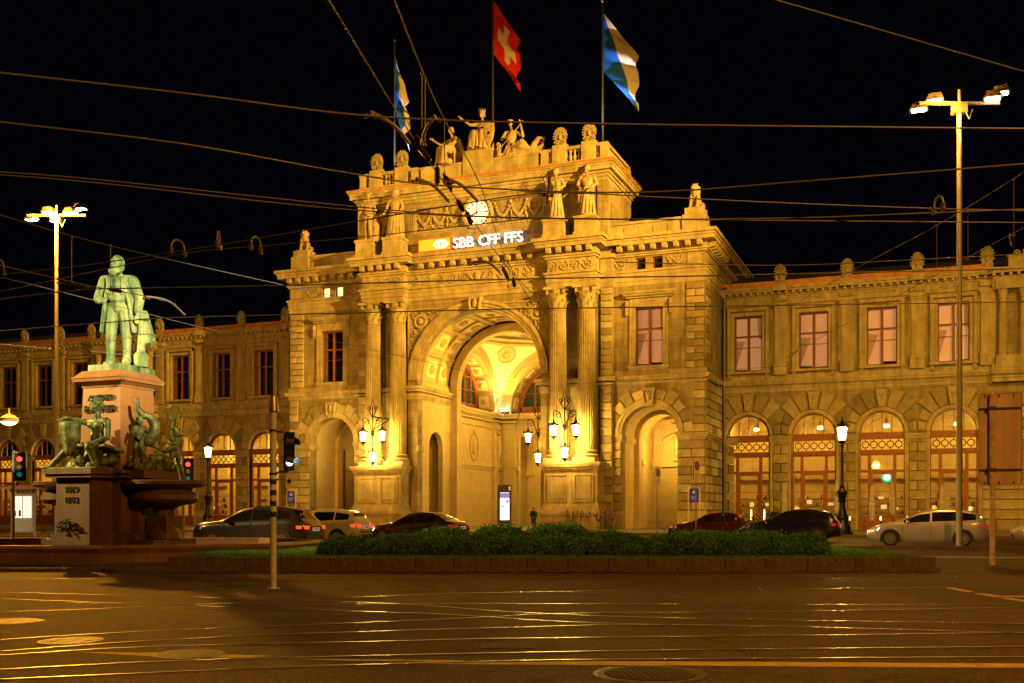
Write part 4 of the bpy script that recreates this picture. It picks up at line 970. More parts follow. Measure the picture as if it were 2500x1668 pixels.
    p = MB(); p.add([(-r, 0, z0+1), (r, 0, z0+1), (r, 0, -1.3), (-r, 0, -1.3)], [(0, 1, 2, 3)]); PAN = p.mesh('pane', GLASS)
    p = MB(); p.ring(0, 0, .01, r-.1, 0, .004, 18); FPAN = p.mesh('fan_pane', GLASS)
    pn = MB(); pn.box(-.2, .2, -.2, .2, 0, .22); PEN = pn.mesh('pendant_shade', PENDANT)
    pr = MB(); pr.tube([(0, 0, .22), (0, 0, 2.2)], .015, 5); pr.lathe([(.12, .22), (.02, 1.0)], 8); PRO = pr.mesh('pendant_lamp', BRASS)
    for i, c in enumerate(allc):
        o = link('arched_door', DOOR, wgt, (X(c), .42, 7.55)); link('door_fanlight', FAN, o, (0, 0, 0)); link('ring_grille', GRL, o); link('pane', PAN, o, (0, .02, 0)); link('pane', FPAN, o, (0, .02, 0))
    # interior
    rm = MB(); rm.box(X(xa), X(xb), 6.8, 7.1, .1, 11); rm.box(X(xa), X(xb), .9, 7, 10.6, 10.8); rm.box(X(xa), X(xa+.2), .9, 7, .1, 10.6); rm.box(X(xb-.2), X(xb), .9, 7, .1, 10.6)
    for p in piers:
        rm.box(X(p-.3), X(p+.3), 4.6, 6.8, .1, 10.6)
    rm.build('room_wall', PLASTER, wgt)
    rm = MB()
    for c in allc: rm.ring(X(c), 7.3, 1.9, 2.2, 6.5, 6.8, 20); rm.ring(X(c), 7.3, .9, 1.1, 6.6, 6.8, 16); rm.box(X(c-2), X(c+2), 6.4, 6.8, 4.2, 4.5); 
    rm.build('room_arch', OCHRE, wgt)
    rm = MB(); rnd = random.Random(11)
    for c in allc:
        for zz in (1.3, 1.9, 2.5): rm.box(X(c-1.8), X(c+1.8), 5.4, 5.9, zz, zz+.06)
        for k in range(14): x = c+rnd.uniform(-1.7, 1.7); zz = rnd.choice((1.36, 1.96, 2.56)); rm.box(X(x), X(x+.12), 5.45, 5.7, zz, zz+rnd.uniform(.15, .4))
        rm.box(X(c-1.9), X(c+1.9), 4.6, 5.2, .1, 1.15)
    tag(rm.build('shop_counter', DWOOD, wgt), kind='stuff')
    lit_ = MB()
    for c in allc:
        for k in range(3): x = c+rnd.uniform(-1.5, 1.5); zz_ = rnd.uniform(1.4, 2.6); lit_.box(X(x), X(x+rnd.uniform(.2, .6)), 5.3, 5.36, zz_, zz_+rnd.uniform(.15, .4))
    lit_.build('menu_screens', mat('screen_glow', (.9, .9, .9), .5, var=0, emit=(1, .66, .28), estr=.5), wgt)
    for i, c in enumerate(allc):
        o = link('pendant_lamp', PRO, wgt, (X(c)+.25, 2.6, 8.15)); link('pendant_shade', PEN, o)
        light('room_light', 'POINT', (XC+X(c)+.25, YW+2.8, 7.9), 720 if s > 0 else 800, LAMP, .25, wgt)
    return wgt
RW = wing(1, 'dim sandstone station wing with peach blinds drawn in its upper windows', [20.57, 25.62, 30.66, 35.72], 42.4, 18.42, 47.5, True)
LW = wing(-1, 'long sandstone station wing with dark upper windows and yellow lit arched doors', [20.55, 25.6, 30.6, 35.6, 48.5, 53.5, 58.5, 63.5, 68.5, 73.5], 42.4, 18.42, 76.5, False)
# rain pipes in the corners
g = MB(); g.tube([(XC+18.7, YW-.3, .1), (XC+18.7, YW-.3, 19.3)], .11, 8); g.box(XC+18.5, XC+18.9, YW-.5, YW-.1, 19.2, 19.5)
for z in (3, 6, 9, 12, 15, 18): g.lathe([(.15, z), (.15, z+.1)], 8, (XC+18.7, YW-.3, 0))
tag(g.build('rain_pipe', DSTEEL), 'dark iron rain pipe in the corner beside the peach blind wing', 'pipe')
# a second rooftop and chimney far left
# ================================================================ sign on the cornice
sg = thing('station_sign', 'illuminated sign with orange emblem panel and glowing white letters on cornice', 'sign', (XC, YP-1.45, 22.64))
g = MB(); g.box(-4.95, -1.98, -.1, .12, .1, 1.16); g.build('panel_case', mat('sign_red_edge', (.6, .04, .02), .5, var=0, emit=(1, .08, .02), estr=.7), sg)
g = MB(); g.box(-4.87, -2.06, -.13, -.1, .17, 1.09); g.build('panel_face', mat('sign_orange', (.8, .35, .03), .5, var=0, emit=(1, .33, .02), estr=.95), sg)
WG = mat('sign_white_glow', (.9, .9, .95), .5, var=0, emit=(.80, .88, 1.0), estr=1.25)
g = MB(); g.prism([(-3.6, .63), (-3.2, .28), (-2.55, .28), (-2.15, .63), (-2.55, .98), (-3.2, .98)], -.15, -.13); g.build('emblem', mat('emblem_white', (.9, .9, .85), .5, var=0, emit=(1, .95, .8), estr=1.5), sg)
OR2 = MATS['sign_orange']
g = MB(); g.box(-2.93, -2.82, -.17, -.15, .42, .84); g.box(-3.08, -2.93, -.17, -.15, .58, .68); g.box(-2.82, -2.67, -.17, -.15, .58, .68)
for q in (-1, 1): g.prism([(-2.875+q*.28, .63), (-2.875+q*.46, .44), (-2.875+q*.46, .82)], -.17, -.15)
g.build('emblem_arrows', OR2, sg)
text_row('SBB CFF FFS', -1.85, 4.3, .19, 1.02, -.05, WG, sg, .09)
g = MB(); g.box(-4.9, 4.4, .12, .18, .0, .1); 
for i in range(9): g.box(-4.7+i*1.12, -4.64+i*1.12, .1, .16, 0, .9)
g.box(-1.9, 4.4, .12, .16, .5, .56); g.build('sign_rail', DSTEEL, sg)
light('sign_spill', 'POINT', (XC+1.2, YP-1.9, 23.25), 30, (.7, .82, 1), .6, sg)

# round glowing cafe sign hanging behind the door glass
p_ = Vector((XC+31.0, YW+.85, 4.15)); cs = thing('cafe_sign', 'small round green and white glowing sign hanging behind an arched door', 'sign', p_)
g = MB(); g.lathe([(.42, 0), (.42, .05)], 24); g.xf(R90); g.build('ring', mat('green_glow', (.02, .3, .12), .5, var=0, emit=(.05, .75, .35), estr=.9), cs)
g = MB(); g.lathe([(.26, .05), (.26, .06)], 24); g.xf(R90); g.build('centre', mat('pale_glow', (.9, .95, .9), .5, var=0, emit=(.85, 1, .92), estr=1.2), cs)
g = MB(); g.tube([(0, -.02, .4), (0, -.02, 1.2)], .012, 5); g.build('hanger', DSTEEL, cs)
# ================================================================ FIGURES
class Fig(MB):
    def fin(s, name, m, parent, loc, rz, k, vox):
        s.v = [(x*k, y*k, z*k) for x, y, z in s.v]
        o = s.build(name, m, parent, loc, rz)
        md = o.modifiers.new('skin', 'REMESH'); md.mode = 'VOXEL'; md.voxel_size = vox; md.use_smooth_shade = True
        return o
    def head(s, c, look=0.0, k=1.0, hair=True, beard=False, tilt=0.0):
        h = Fig(); h.ball((0, 0, 0), (.078*k, .098*k, .12*k), 14, 10); h.ball((0, -.035*k, -.055*k), (.058*k, .062*k, .07*k), 10, 8)
        h.cap((0, -.098*k, .01*k), (0, -.118*k, -.025*k), .009*k, .017*k, 6); h.ball((0, -.088*k, .035*k), (.06*k, .02*k, .014*k), 8, 5)
        for q in (-1, 1): h.ball((q*.078*k, .01*k, -.01*k), (.014*k, .022*k, .034*k), 6, 5); h.ball((q*.033*k, -.09*k, .012*k), (.014*k, .01*k, .01*k), 6, 4)
        h.ball((0, -.094*k, -.06*k), (.03*k, .014*k, .01*k), 6, 4)
        if hair:
            h.ball((0, .025*k, .045*k), (.092*k, .098*k, .1*k), 12, 8); h.ball((0, .1*k, .0), (.055*k, .05*k, .06*k), 8, 6)
            for i in range(9): a = PI*i/8; h.ball((.09*k*math.cos(a), -.02*k-.05*k*math.sin(a), .085*k), .026*k, 6, 5)
        if beard:
            for i in range(16): a = PI*i/15; h.ball((.07*k*math.cos(a), -.03*k-.075*k*math.sin(a), -.095*k-.025*k*math.sin(a)), (.032*k, .032*k, .042*k), 6, 5)
            h.ball((0, -.09*k, -.13*k), (.055*k, .045*k, .06*k), 8, 6); h.ball((0, -.108*k, -.05*k), (.045*k, .016*k, .016*k), 8, 5)
            for q in (-1, 1): h.ball((q*.08*k, .0, -.05*k), (.02*k, .035*k, .06*k), 6, 5)
        M = Matrix.Translation(c) @ Matrix.Rotation(look, 4, 'Z') @ Matrix.Rotation(tilt, 4, 'X')
        h.xf(M); s.add(h.v, h.f); return s
    def hand(s, w, d, k=1.0):     # palm and five fingers continuing along d from the wrist w
        w = Vector(w); d = Vector(d).normalized(); u = d.orthogonal().normalized(); n = d.cross(u)
        s.cap(w, w+d*.075*k, .026*k, .036*k, 8)
        for i, L in enumerate((.07, .08, .075, .055)):
            o = u*((i-1.5)*.02*k); s.cap(w+d*.09*k+o, w+d*(.09+L*.6)*k+o*1.2+n*.012*k, .011*k, .010*k, 6); s.cap(w+d*(.09+L*.6)*k+o*1.2+n*.012*k, w+d*(.09+L)*k+o*1.1+n*.03*k, .010*k, .009*k, 6)
        s.cap(w+d*.03*k-u*.035*k, w+d*.085*k-u*.065*k+n*.02*k, .013*k, .010*k, 6); return s
    def arm(s, sh, el, ha, r=.06, sleeve=False):
        s.cap(sh, el, r*1.15, r*.85); s.cap(el, ha, r*.85, r*.55); s.hand(ha, Vector(ha)-Vector(el)); 
        if sleeve: s.cap(sh, el, r*1.5, r*1.25); s.cap(el, Vector(el).lerp(Vector(ha), .85), r*1.25, r*.95)
        return s
    def robe(s, hem=.30, waist=.17, top=1.02, n=13, ph=0.0, dy=.78):
        s.cap((0, 0, .2), (0, 0, top), hem*.72, waist)
        for i in range(n):
            a = 2*PI*i/n+ph; j = .9+.2*((i*7) % 5)/5
            s.cap((hem*j*math.cos(a), hem*j*dy*math.sin(a), .03), (waist*.95*math.cos(a+.25), waist*.8*math.sin(a+.25), top), .052, .03, 7)
        s.lathe([(hem*1.05, 0), (hem*1.05, .06), (hem*.9, .1)], 16); return s
    def torso(s, z0=1.0, sh=.19, b=.13, bust=False):
        s.ball((0, 0, z0+.05), (.16, .12, .14), 12, 8); s.ball((0, -.005, z0+.27), (sh*.98, b, .2), 12, 8); s.cap((-sh, .01, z0+.42), (sh, .01, z0+.42), .075, .075)
        s.cap((0, 0, z0+.42), (0, -.01, z0+.56), .06, .05)
        if bust:
            for q in (-1, 1): s.ball((q*.08, -.11, z0+.28), (.07, .06, .07), 8, 6)
        return s
# ---- four attic statues
def attic_statue(x, kind, label):
    f = Fig()
    if kind == 0:     # winged hat, short cloak, staff
        for q in (-1, 1): f.cap((q*.09, 0, .92), (q*.11, -.04*q, .5), .095, .065); f.cap((q*.11, -.04*q, .5), (q*.12, .02, .08), .068, .042); f.cap((q*.12, .03, .05), (q*.13, -.14, .03), .045, .035)
        f.torso(.95); f.head((0, -.03, 1.66), .3); f.ball((0, -.02, 1.76), (.16, .16, .035), 10, 5); f.ball((0, 0, 1.8), (.08, .08, .06))
        for q in (-1, 1): f.cap((q*.12, 0, 1.78), (q*.2, .02, 1.86), .03, .01)
        f.arm((-.2, 0, 1.38), (-.3, -.02, 1.12), (-.26, -.2, .98)); f.arm((.2, 0, 1.38), (.3, .02, 1.12), (.2, -.18, 1.02))
        f.cap((-.27, -.22, .25), (-.27, -.22, 1.2), .018, .018); f.ball((-.27, -.22, 1.25), .05)
        for i in range(6): f.cap((.24+.03*i, .1, .2), (.2-.05*i, .13, 1.35), .05, .03)
        f.cap((.3, .08, .05), (.3, .1, .55), .16, .12); f.ball((.3, 0, .6), (.13, .1, .12))
    elif kind == 1:   # bearded, wide cloak
        f.robe(.3, .19, 1.0); f.torso(.98); f.head((0, -.03, 1.67), -.2, beard=True); f.ball((0, .06, 1.68), (.15, .1, .17))
        f.arm((-.2, 0, 1.4), (-.33, -.02, 1.16), (-.34, -.16, .98)); f.arm((.2, 0, 1.4), (.3, .03, 1.14), (.26, -.14, .95))
        for i in range(7): f.cap((.28-.03*i, .14, .05), (.22-.05*i, .1, 1.42), .05, .04)
        f.cap((-.36, -.18, .95), (-.46, -.3, .8), .02, .02)
    elif kind == 2:   # draped woman with bow-like hoop
        f.robe(.29, .16, 1.02); f.torso(1.0, .17, .12, True); f.head((0, -.03, 1.68), -.4); f.ball((0, .02, 1.76), (.1, .11, .08))
        f.arm((-.18, 0, 1.42), (-.3, -.04, 1.2), (-.3, -.22, 1.32)); f.arm((.18, 0, 1.42), (.3, .03, 1.2), (.16, -.14, 1.05))
        for i in range(8): f.cap((-.22+.05*i, -.14, .72+.02*i), (.2-.02*i, -.12, 1.1+.03*i), .035, .03)
    else:             # bare-chested man with draped hips
        f.robe(.3, .2, .92); f.torso(.95, .21, .14); f.head((0, -.03, 1.67), -.3, beard=True)
        for q in (-1, 1): f.ball((q*.085, -.1, 1.27), (.085, .05, .06))
        f.arm((-.22, 0, 1.38), (-.34, -.02, 1.12), (-.22, -.2, .98), .065); f.arm((.22, 0, 1.38), (.34, .02, 1.12), (.2, -.2, .96), .065)
        for i in range(7): f.cap((-.28, -.08, .9-.06*i), (.26, -.14, 1.0-.05*i), .04, .03)
    o = f.fin('statue', STATUE, None, (XC+x, YP-1.6, 24.09), 0.0, 2.27, .036)
    tag(o, label, 'statue', 'stone figures standing before the attic')
    return o
attic_statue(-9.6, 0, 'stone statue with winged hat and staff standing by the attic corner')
attic_statue(-7.05, 1, 'bearded stone statue in a wide cloak standing before the attic')
h = attic_statue(7.05, 2, 'draped female stone statue holding a hoop, standing before the attic')
hp = MB(); hp.tube([(-.80+.28*math.cos(2*PI*i/24), -.6, 3.0+.62*math.sin(2*PI*i/24)) for i in range(25)], .03, 5); hp.build('hoop', DSTEEL, h)
attic_statue(9.6, 3, 'bare chested stone statue with draped hips standing by attic corner')
# ---- roof group
def seated(head_look=0.0, arm_l=None, arm_r=None, leg=0.0, crown=False, k=2.4):
    f = Fig(); f.torso(.55, .19, .13, True)
    for q in (-1, 1):
        f.cap((q*.11, 0, .55), (q*.15, -.42, .56-.05*q*leg), .14, .11); f.cap((q*.15, -.42, .56-.05*q*leg), (q*.14+leg*.1, -.4-leg*.2*q, .1), .11, .12); f.cap((q*.14+leg*.1, -.46, .05), (q*.14+leg*.1, -.6, .04), .05, .04)
    for i in range(11): x = -.28+i*.056; f.cap((x*1.2, -.44-.06*(i % 2), .03), (x*.9, -.44, .58), .045, .035); f.cap((x*.9, -.44, .6), (x*.7, -.08, .66), .04, .04)
    f.head((0, -.05, 1.27), head_look)
    f.arm((-.19, 0, .98), *arm_l); f.arm((.19, 0, .98), *arm_r)
    if crown:
        for i in range(11): a = 2*PI*i/11; f.cap((.09*math.cos(a), -.05+.1*math.sin(a), 1.36), (.125*math.cos(a), -.05+.13*math.sin(a), 1.46), .022, .008, 6)
    f.cap((-.12, .16, .3), (.12, .16, 1.0), .1, .06); f.box(-.3, .3, -.12, .28, 0, .5)
    return f
GL = 'stone figures of the roof group'
f = seated(-.3, ((-.4, -.14, .95), (-.62, -.28, 1.12)), ((.32, -.06, .8), (.36, -.3, .62)), crown=True); f.box(-.4, .4, -.1, .34, 0, .12)
o = f.fin('crowned_statue', STATUE, None, (XC, YP+.35, 30.88), 0, 2.47, .04); tag(o, 'crowned stone woman seated highest on the roof, arm held out, shield at knee', 'statue', GL)
g = MB(); g.prism([(-.42, .95), (.42, .95), (.46, .2), (.3, -.5), (0, -.95), (-.3, -.5), (-.46, .2)], -.09, .05, .04); g.box(-.1, .1, -.12, -.09, -.35, .55); g.box(-.3, .3, -.12, -.09, 0, .2); g.v = [(x*1.0+1.05, y-1.15, z+1.05) for x, y, z in g.v]; g.build('shield', STATUE, o)
f = seated(.25, ((-.36, -.2, .82), (-.5, -.42, .98)), ((.34, -.1, .78), (.2, -.34, .64)), leg=.5)
for i in range(6): f.cap((.1+.04*i, .12, 1.05-.03*i), (.36+.03*i, .2, .3), .05, .06)
f.cap((-.4, -.1, .05), (-.45, -.1, .42), .08, .05); f.ball((-.45, -.1, .48), (.07, .07, .04)); f.cap((-.5, -.3, .06), (.35, -.35, .06), .1, .12)
o = f.fin('seated_statue', STATUE, None, (XC-2.75, YP+.3, 30.02), -.55, 2.4, .04); tag(o, 'seated stone figure with raised hand beside the crowned roof statue', 'statue', GL)
f = Fig(); f.torso(.5, .19, .13); f.head((-.02, -.05, 1.22), .15)
f.cap((.08, 0, .42), (.42, -.22, .5), .14, .11); f.cap((.42, -.22, .5), (.75, -.2, .12), .11, .08); f.cap((0, -.05, .35), (.4, -.3, .3), .14, .1); f.cap((.4, -.3, .3), (.8, -.3, .1), .1, .08)
for i in range(10): f.cap((-.2+.05*i, -.3-.02*(i % 3), .04), (-.12+.06*i, -.1, .45), .05, .04); f.cap((.15+.06*i, -.34, .06), (.1+.04*i, -.16, .5), .045, .04)
f.arm((-.19, 0, .93), (-.3, -.14, .66), (-.16, -.36, .62)); f.arm((.19, 0, .93), (.42, -.06, .74), (.38, -.22, 1.08))
f.cap((-.25, -.42, .3), (.42, -.26, 1.12), .018, .018); f.ball((.44, -.25, 1.16), .04)
f.cap((-.46, -.1, .05), (-.44, -.08, .35), .13, .1); f.ball((-.43, -.1, .5), .1); f.box(-.5, 1.0, -.3, .25, 0, .16); f.cap((-.35, -.36, .08), (-.3, -.36, .3), .07, .05)
o = f.fin('reclining_statue', STATUE, None, (XC+2.55, YP+.3, 30.02), .12, 2.4, .04); tag(o, 'reclining stone figure with staff and curled prow on the roof', 'statue', GL)
g = MB(); g.prism([(.7, 0), (1.35, 0), (1.6, .55), (1.35, .42), (.95, .38)], -.35, .15); g.tube([(1.0, -.1, .3), (1.15, -.1, .7), (1.35, -.1, .95), (1.58, -.1, .88), (1.55, -.1, .68), (1.38, -.1, .7)], [.2, .15, .11, .09, .07, .05], 8); g.v = [(x*1.75, y*1.6, z*1.5+.1) for x, y, z in g.v]; g.build('ship_prow', STATUE, o, smooth=50)
# ---- lions with shields on the corners
def lion(x, label, rz):
    f = Fig(); f.cap((0, .35, .3), (0, 0, .85), .3, .26); f.ball((0, -.05, 1.0), (.33, .3, .38)); f.ball((0, -.18, 1.32), (.26, .25, .26)); f.ball((0, -.4, 1.28), (.14, .16, .12)); f.ball((0, -.5, 1.24), (.1, .08, .08))
    for q in (-1, 1):
        f.cap((q*.2, -.15, .85), (q*.24, -.3, .1), .13, .09); f.cap((q*.24, -.32, .07), (q*.24, -.46, .06), .09, .08); f.cap((q*.28, .35, .3), (q*.34, .02, .1), .2, .1); f.ball((q*.16, -.1, 1.55), .06)
        for i in range(7): a = i*.45; f.ball((q*.27*math.cos(a*.6), -.1+.05*i, 1.3-.12*i), .09, 6, 5)
    f.cap((0, .6, .12), (.3, .7, .3), .06, .05); f.box(-.5, .5, -.5, .7, 0, .05)
    o = f.fin('lion_statue', STATUE, None, (XC+x, YP+1.0, 24.53), rz, 1.25, .04); return tag(o, label, 'statue', 'lions on the parapet corners')
lion(-17.45, 'seated stone lion on the parapet corner by the dark windowed wing', .2); lion(17.45, 'seated stone lion on the parapet corner by the peach blind wing', -.2)
# ================================================================ FLAGS
def flag_mat(kind):
    m = bpy.data.materials.new('flag_'+kind); m.use_nodes = True; n = m.node_tree.nodes; l = m.node_tree.links; b = n['Principled BSDF']; b.inputs['Roughness'].default_value = .8
    uv = n.new('ShaderNodeUVMap'); sx = n.new('ShaderNodeSeparateXYZ'); l.new(uv.outputs[0], sx.inputs[0])
    def op(o, a, bb):
        q = n.new('ShaderNodeMath'); q.operation = o
        for i, v_ in enumerate((a, bb)):
            if isinstance(v_, (int, float)): q.inputs[i].default_value = v_
            else: l.new(v_, q.inputs[i])
        return q.outputs[0]
    X_, Y_ = sx.outputs[0], sx.outputs[1]
    if kind == 'cross':
        ax = op('ABSOLUTE', op('SUBTRACT', X_, .5), 0); ay = op('ABSOLUTE', op('SUBTRACT', Y_, .5), 0)
        f1 = op('MULTIPLY', op('LESS_THAN', ax, .10), op('LESS_THAN', ay, .32)); f2 = op('MULTIPLY', op('LESS_THAN', ax, .32), op('LESS_THAN', ay, .10)); fac = op('MAXIMUM', f1, f2); c0, c1 = (.75, .02, .008), (.85, .75, .6)
    else:
        fac = op('GREATER_THAN', Y_, op('SUBTRACT', 1.0, X_)); c0, c1 = (.004, .13, .75), (.72, .66, .6)
        if kind == 'diagonal': fac = op('GREATER_THAN', X_, op('SUBTRACT', 1.0, Y_))
    mx = n.new('ShaderNodeMixRGB'); mx.inputs[1].default_value = (*c0, 1); mx.inputs[2].default_value = (*c1, 1); l.new(fac, mx.inputs[0]); l.new(mx.outputs[0], b.inputs['Base Color'])
    tr = n.new('ShaderNodeBsdfTranslucent'); l.new(mx.outputs[0], tr.inputs[0]); ms = n.new('ShaderNodeMixShader'); ms.inputs[0].default_value = .3
    l.new(b.outputs[0], ms.inputs[1]); l.new(tr.outputs[0], ms.inputs[2]); l.new(ms.outputs[0], n['Material Output'].inputs['Surface']); return m
FM = {k: flag_mat(k) for k in ('cross', 'diagonal')}
def flag(x, y, zb, zt, hoist0, hoist1, dx, dz, kind, label, flabel, wave=.22, gather=.0):
    t = thing('flagpole', label, 'flagpole', (XC+x, YP+y, zb), group='flagpoles on the station roof')
    g = MB(); g.tube([(0, 0, 0), (0, 0, zt-zb)], [.11, .06], 8); g.box(-.25, .25, -.25, .25, 0, .3); g.build('pole', DSTEEL, t)
    g = MB(); g.ball((0, 0, zt-zb+.12), .14, 10, 8); g.build('finial', GOLD, t)
    n, m = 26, 20; vs = []; uvs = []
    for i in range(n+1):
        u = i/n
        for j in range(m+1):
            v_ = j/m; z = hoist0+(hoist1-hoist0)*v_
            ph = v_*11-u*4.5; amp = wave*1.25*u**.6
            xx = dx*u*(1-gather*u*(1-v_)) + .10*math.sin(ph*1.3)*u; yy = amp*math.sin(ph)+.5*amp*math.sin(2.3*ph+1)
            zz = z+dz*u-.25*u*u+.2*u*math.sin(9*v_+2)+.12*u*math.sin(23*v_+u*5)
            vs.append((xx+.08, yy, zz-zb)); uvs.append((u, v_))
    g = MB(); g.add(vs, [(i*(m+1)+j, (i+1)*(m+1)+j, (i+1)*(m+1)+j+1, i*(m+1)+j+1) for i in range(n) for j in range(m)])
    me = g.mesh('flag', FM[kind], 180); ul = me.uv_layers.new(name='UVMap')
    for lp in me.loops: ul.data[lp.index].uv = uvs[lp.vertex_index]
    g = MB(); g.box(-.15, .15, -1.5, -1.2, 3.8, 4.0); g.box(-.02, .02, -1.4, -.05, 3.75, 3.8); g.build('added_spotlight', DSTEEL, t)  # unseen fixture added on the roof for the flag light
    light('flag_fill_spot', 'SPOT', (XC+x+.3, YP+y-1.35, 29.1), 9000, (1, .86, .75), .1, t, (XC+x+dx*.5, YP+y, (hoist0+hoist1)/2+dz*.5), 40, .6)  # added whiter lamp that brings out the flag colours
    o = link('flag', me, None, (XC+x, YP+y, zb)); tag(o, flabel, 'flag'); return o
flag(0, 2.5, 25.0, 46.5, 39.9, 44.4, 2.3, -3.3, 'cross', 'tall dark flagpole carrying the red flag behind the crowned statue', 'red flag with white cross hanging from the middle flagpole')
flag(9.6, 2.5, 25.0, 42.5, 36.9, 41.6, 2.8, -3.4, 'diagonal', 'dark flagpole by the balustrade corner carrying a wide spread flag', 'blue and white diagonal flag spread wide in the wind')
flag(-9.3, 2.5, 25.0, 42.5, 36.6, 41.2, 1.2, -3.6, 'diagonal', 'dark flagpole carrying a limp folded flag', 'blue and white flag hanging limp and folded against its pole', wave=.3)
# ================================================================ MONUMENT
MC = DP(290, 32.0); MX, MY = MC.x, MC.y
mo = thing('monument_pedestal', 'tall red granite monument pedestal rising from a fountain basin', 'monument', (MX, MY, 0))
g = MB()
g.frustum(0, 0, 2.68, 5.18, .80, .80, .71, .71); g.box(-.85, .85, -.85, .85, 2.6, 2.75)
g.build('shaft', GRANITE, mo)
g = MB()
for z0, z1, a, b_ in ((5.18, 5.24, .74, .74), (5.24, 5.34, .76, .9), (5.34, 5.44, .93, .95), (5.44, 5.5, .97, .92), (5.5, 5.68, .9, .74)): g.frustum(0, 0, z0, z1, a, a, b_, b_)
g.build('cornice', GRANITE, mo)
g = MB(); g.box(-.62, .62, -.62, .62, 5.68, 5.88); g.box(.1, .75, .1, .75, 5.68, 5.84); g.build('bronze_plinth', BRONZE, mo)
g = MB(); g.box(-.95, .95, -.95, .95, 0, 2.5)
for dx, dy in ((0, -1), (0, 1), (1, 0), (-1, 0)):
    L = 1.86 if dy else 1.25
    hw = .62 if dy else .55
    if dy: g.box(-hw, hw, min(dy*.9, dy*L), max(dy*.9, dy*L), .78, 2.42); g.box(-hw-.12, hw+.12, min(dy*.9, dy*(L+.12)), max(dy*.9, dy*(L+.12)), .6, .78); g.box(-hw-.2, hw+.2, min(dy*.9, dy*(L+.2)), max(dy*.9, dy*(L+.2)), 0, .6)
    else: g.box(min(dx*.9, dx*L), max(dx*.9, dx*L), -hw, hw, .78, 2.42); g.box(min(dx*.9, dx*(L+.12)), max(dx*.9, dx*(L+.12)), -hw-.3, hw+.3, .6, .78); g.box(min(dx*.9, dx*(L+.9)), max(dx*.9, dx*(L+.9)), -hw-.4, hw+.4, 0, .6)
g.box(-1.1, 1.1, -1.1, 1.1, 0, .7); g.build('lower_block', GRANITE2, mo)
g = MB(); g.box(-1.15, 1.15, -1.15, 1.15, 2.44, 2.56); g.box(-1.25, 1.25, -1.25, 1.25, 2.56, 2.66); g.box(-.85, .85, -2.05, -1.0, 2.42, 2.52); g.box(-.92, .92, -2.12, -1.0, 2.52, 2.68); g.box(-.85, .85, 1.0, 2.05, 2.42, 2.66)
g.box(1.0, 1.75, -.9, .9, 2.42, 2.66); g.box(-1.75, -1.0, -.9, .9, 2.42, 2.66)
g.build('ledge', GRANITE2, mo)
text_row('ALFRED', -.5, .5, 4.78, 4.95, -.755, LETTER, mo, .02); text_row('ESCHER', -.62, .62, 4.42, 4.63, -.77, LETTER, mo, .02)
text_row('1819', -.26, .26, 1.98, 2.16, -1.87, LETTER, mo, .015); text_row('1882', -.26, .26, 1.68, 1.86, -1.87, LETTER, mo, .015)
for s in (-1, 1):
    g = MB(); g.lathe([(.3, .6), (.5, .62), (.48, .8), (.36, 1.0), (.32, 1.3), (.34, 1.55), (.5, 1.62), (.86, 1.68), (.98, 1.8), (.98, 1.92), (.86, 2.02), (.8, 2.08), (.84, 2.14), (1.05, 2.18), (1.22, 2.24), (1.24, 2.33), (1.18, 2.36), (1.05, 2.3), (.3, 2.22), (.05, 2.2)], 40, (s*1.75, 0, 0)); g.box(s*1.75-.36, s*1.75+.36, -.36, .36, .55, 1.3)
    g.build('fountain_bowl', GRANITE2, mo, smooth=40)
g = MB(); g.tube([(1.5, .35, 3.05), (1.75, .3, 3.0), (2.0, .25, 2.8), (2.12, .22, 2.5), (2.16, .2, 2.25)], [.018, .02, .022, .022, .03], 6); g.build('water_jet', mat('running_water', (.8, .85, .9), .1, var=0, spec=.8), mo)
g = MB(); rnd = random.Random(4)
for i in range(150):
    a = rnd.uniform(0, 2*PI); b_ = rnd.uniform(-.6, 1.4); r = .26*rnd.uniform(.5, 1); p = Vector((r*math.cos(a)*math.cos(b_), r*math.sin(a)*math.cos(b_), r*math.sin(b_))); u = Vector((rnd.uniform(-1, 1), rnd.uniform(-1, 1), rnd.uniform(-1, 1))).normalized()*.05; w_ = u.orthogonal().normalized()*.03
    g.add([p-u, p+w_, p+u, p-w_], [(0, 1, 2, 3)])
tag(g.build('ledge_plant', mat('fern_leaf', (.05, .09, .02), .7, var=.3), None, (MX-.1, MY-1.98, .95)), 'small fern clump growing on the ledge under the carved dates', 'plant')
# basin
bc = [(-3.6, -4.65), (1.35, -4.8), (5.5, -2.7), (6.2, 1.2), (3.5, 4.4), (-1.5, 4.8), (-5.5, 3.0), (-6.0, -1.5)]
bs = thing('fountain_basin', 'low polygonal brown granite fountain basin round the monument', 'fountain basin', (MX, MY, 0), T)
def ringpoly(b, poly, t, z0, z1):
    n = len(poly); inn = [(x*(1-t/5.2), y*(1-t/5.2)) for x, y in poly]
    vs = [(x, y, z0) for x, y in poly]+[(x, y, z1) for x, y in poly]+[(x, y, z0) for x, y in inn]+[(x, y, z1) for x, y in inn]; fs = []
    for i in range(n):
        j = (i+1) % n; fs += [(i, j, n+j, n+i), (n+i, n+j, 3*n+j, 3*n+i), (2*n+j, 2*n+i, 3*n+i, 3*n+j), (i, 2*n+i, 2*n+j, j)]
    b.add(vs, fs)
def grow(poly, k): return [(x*k, y*k) for x, y in poly]
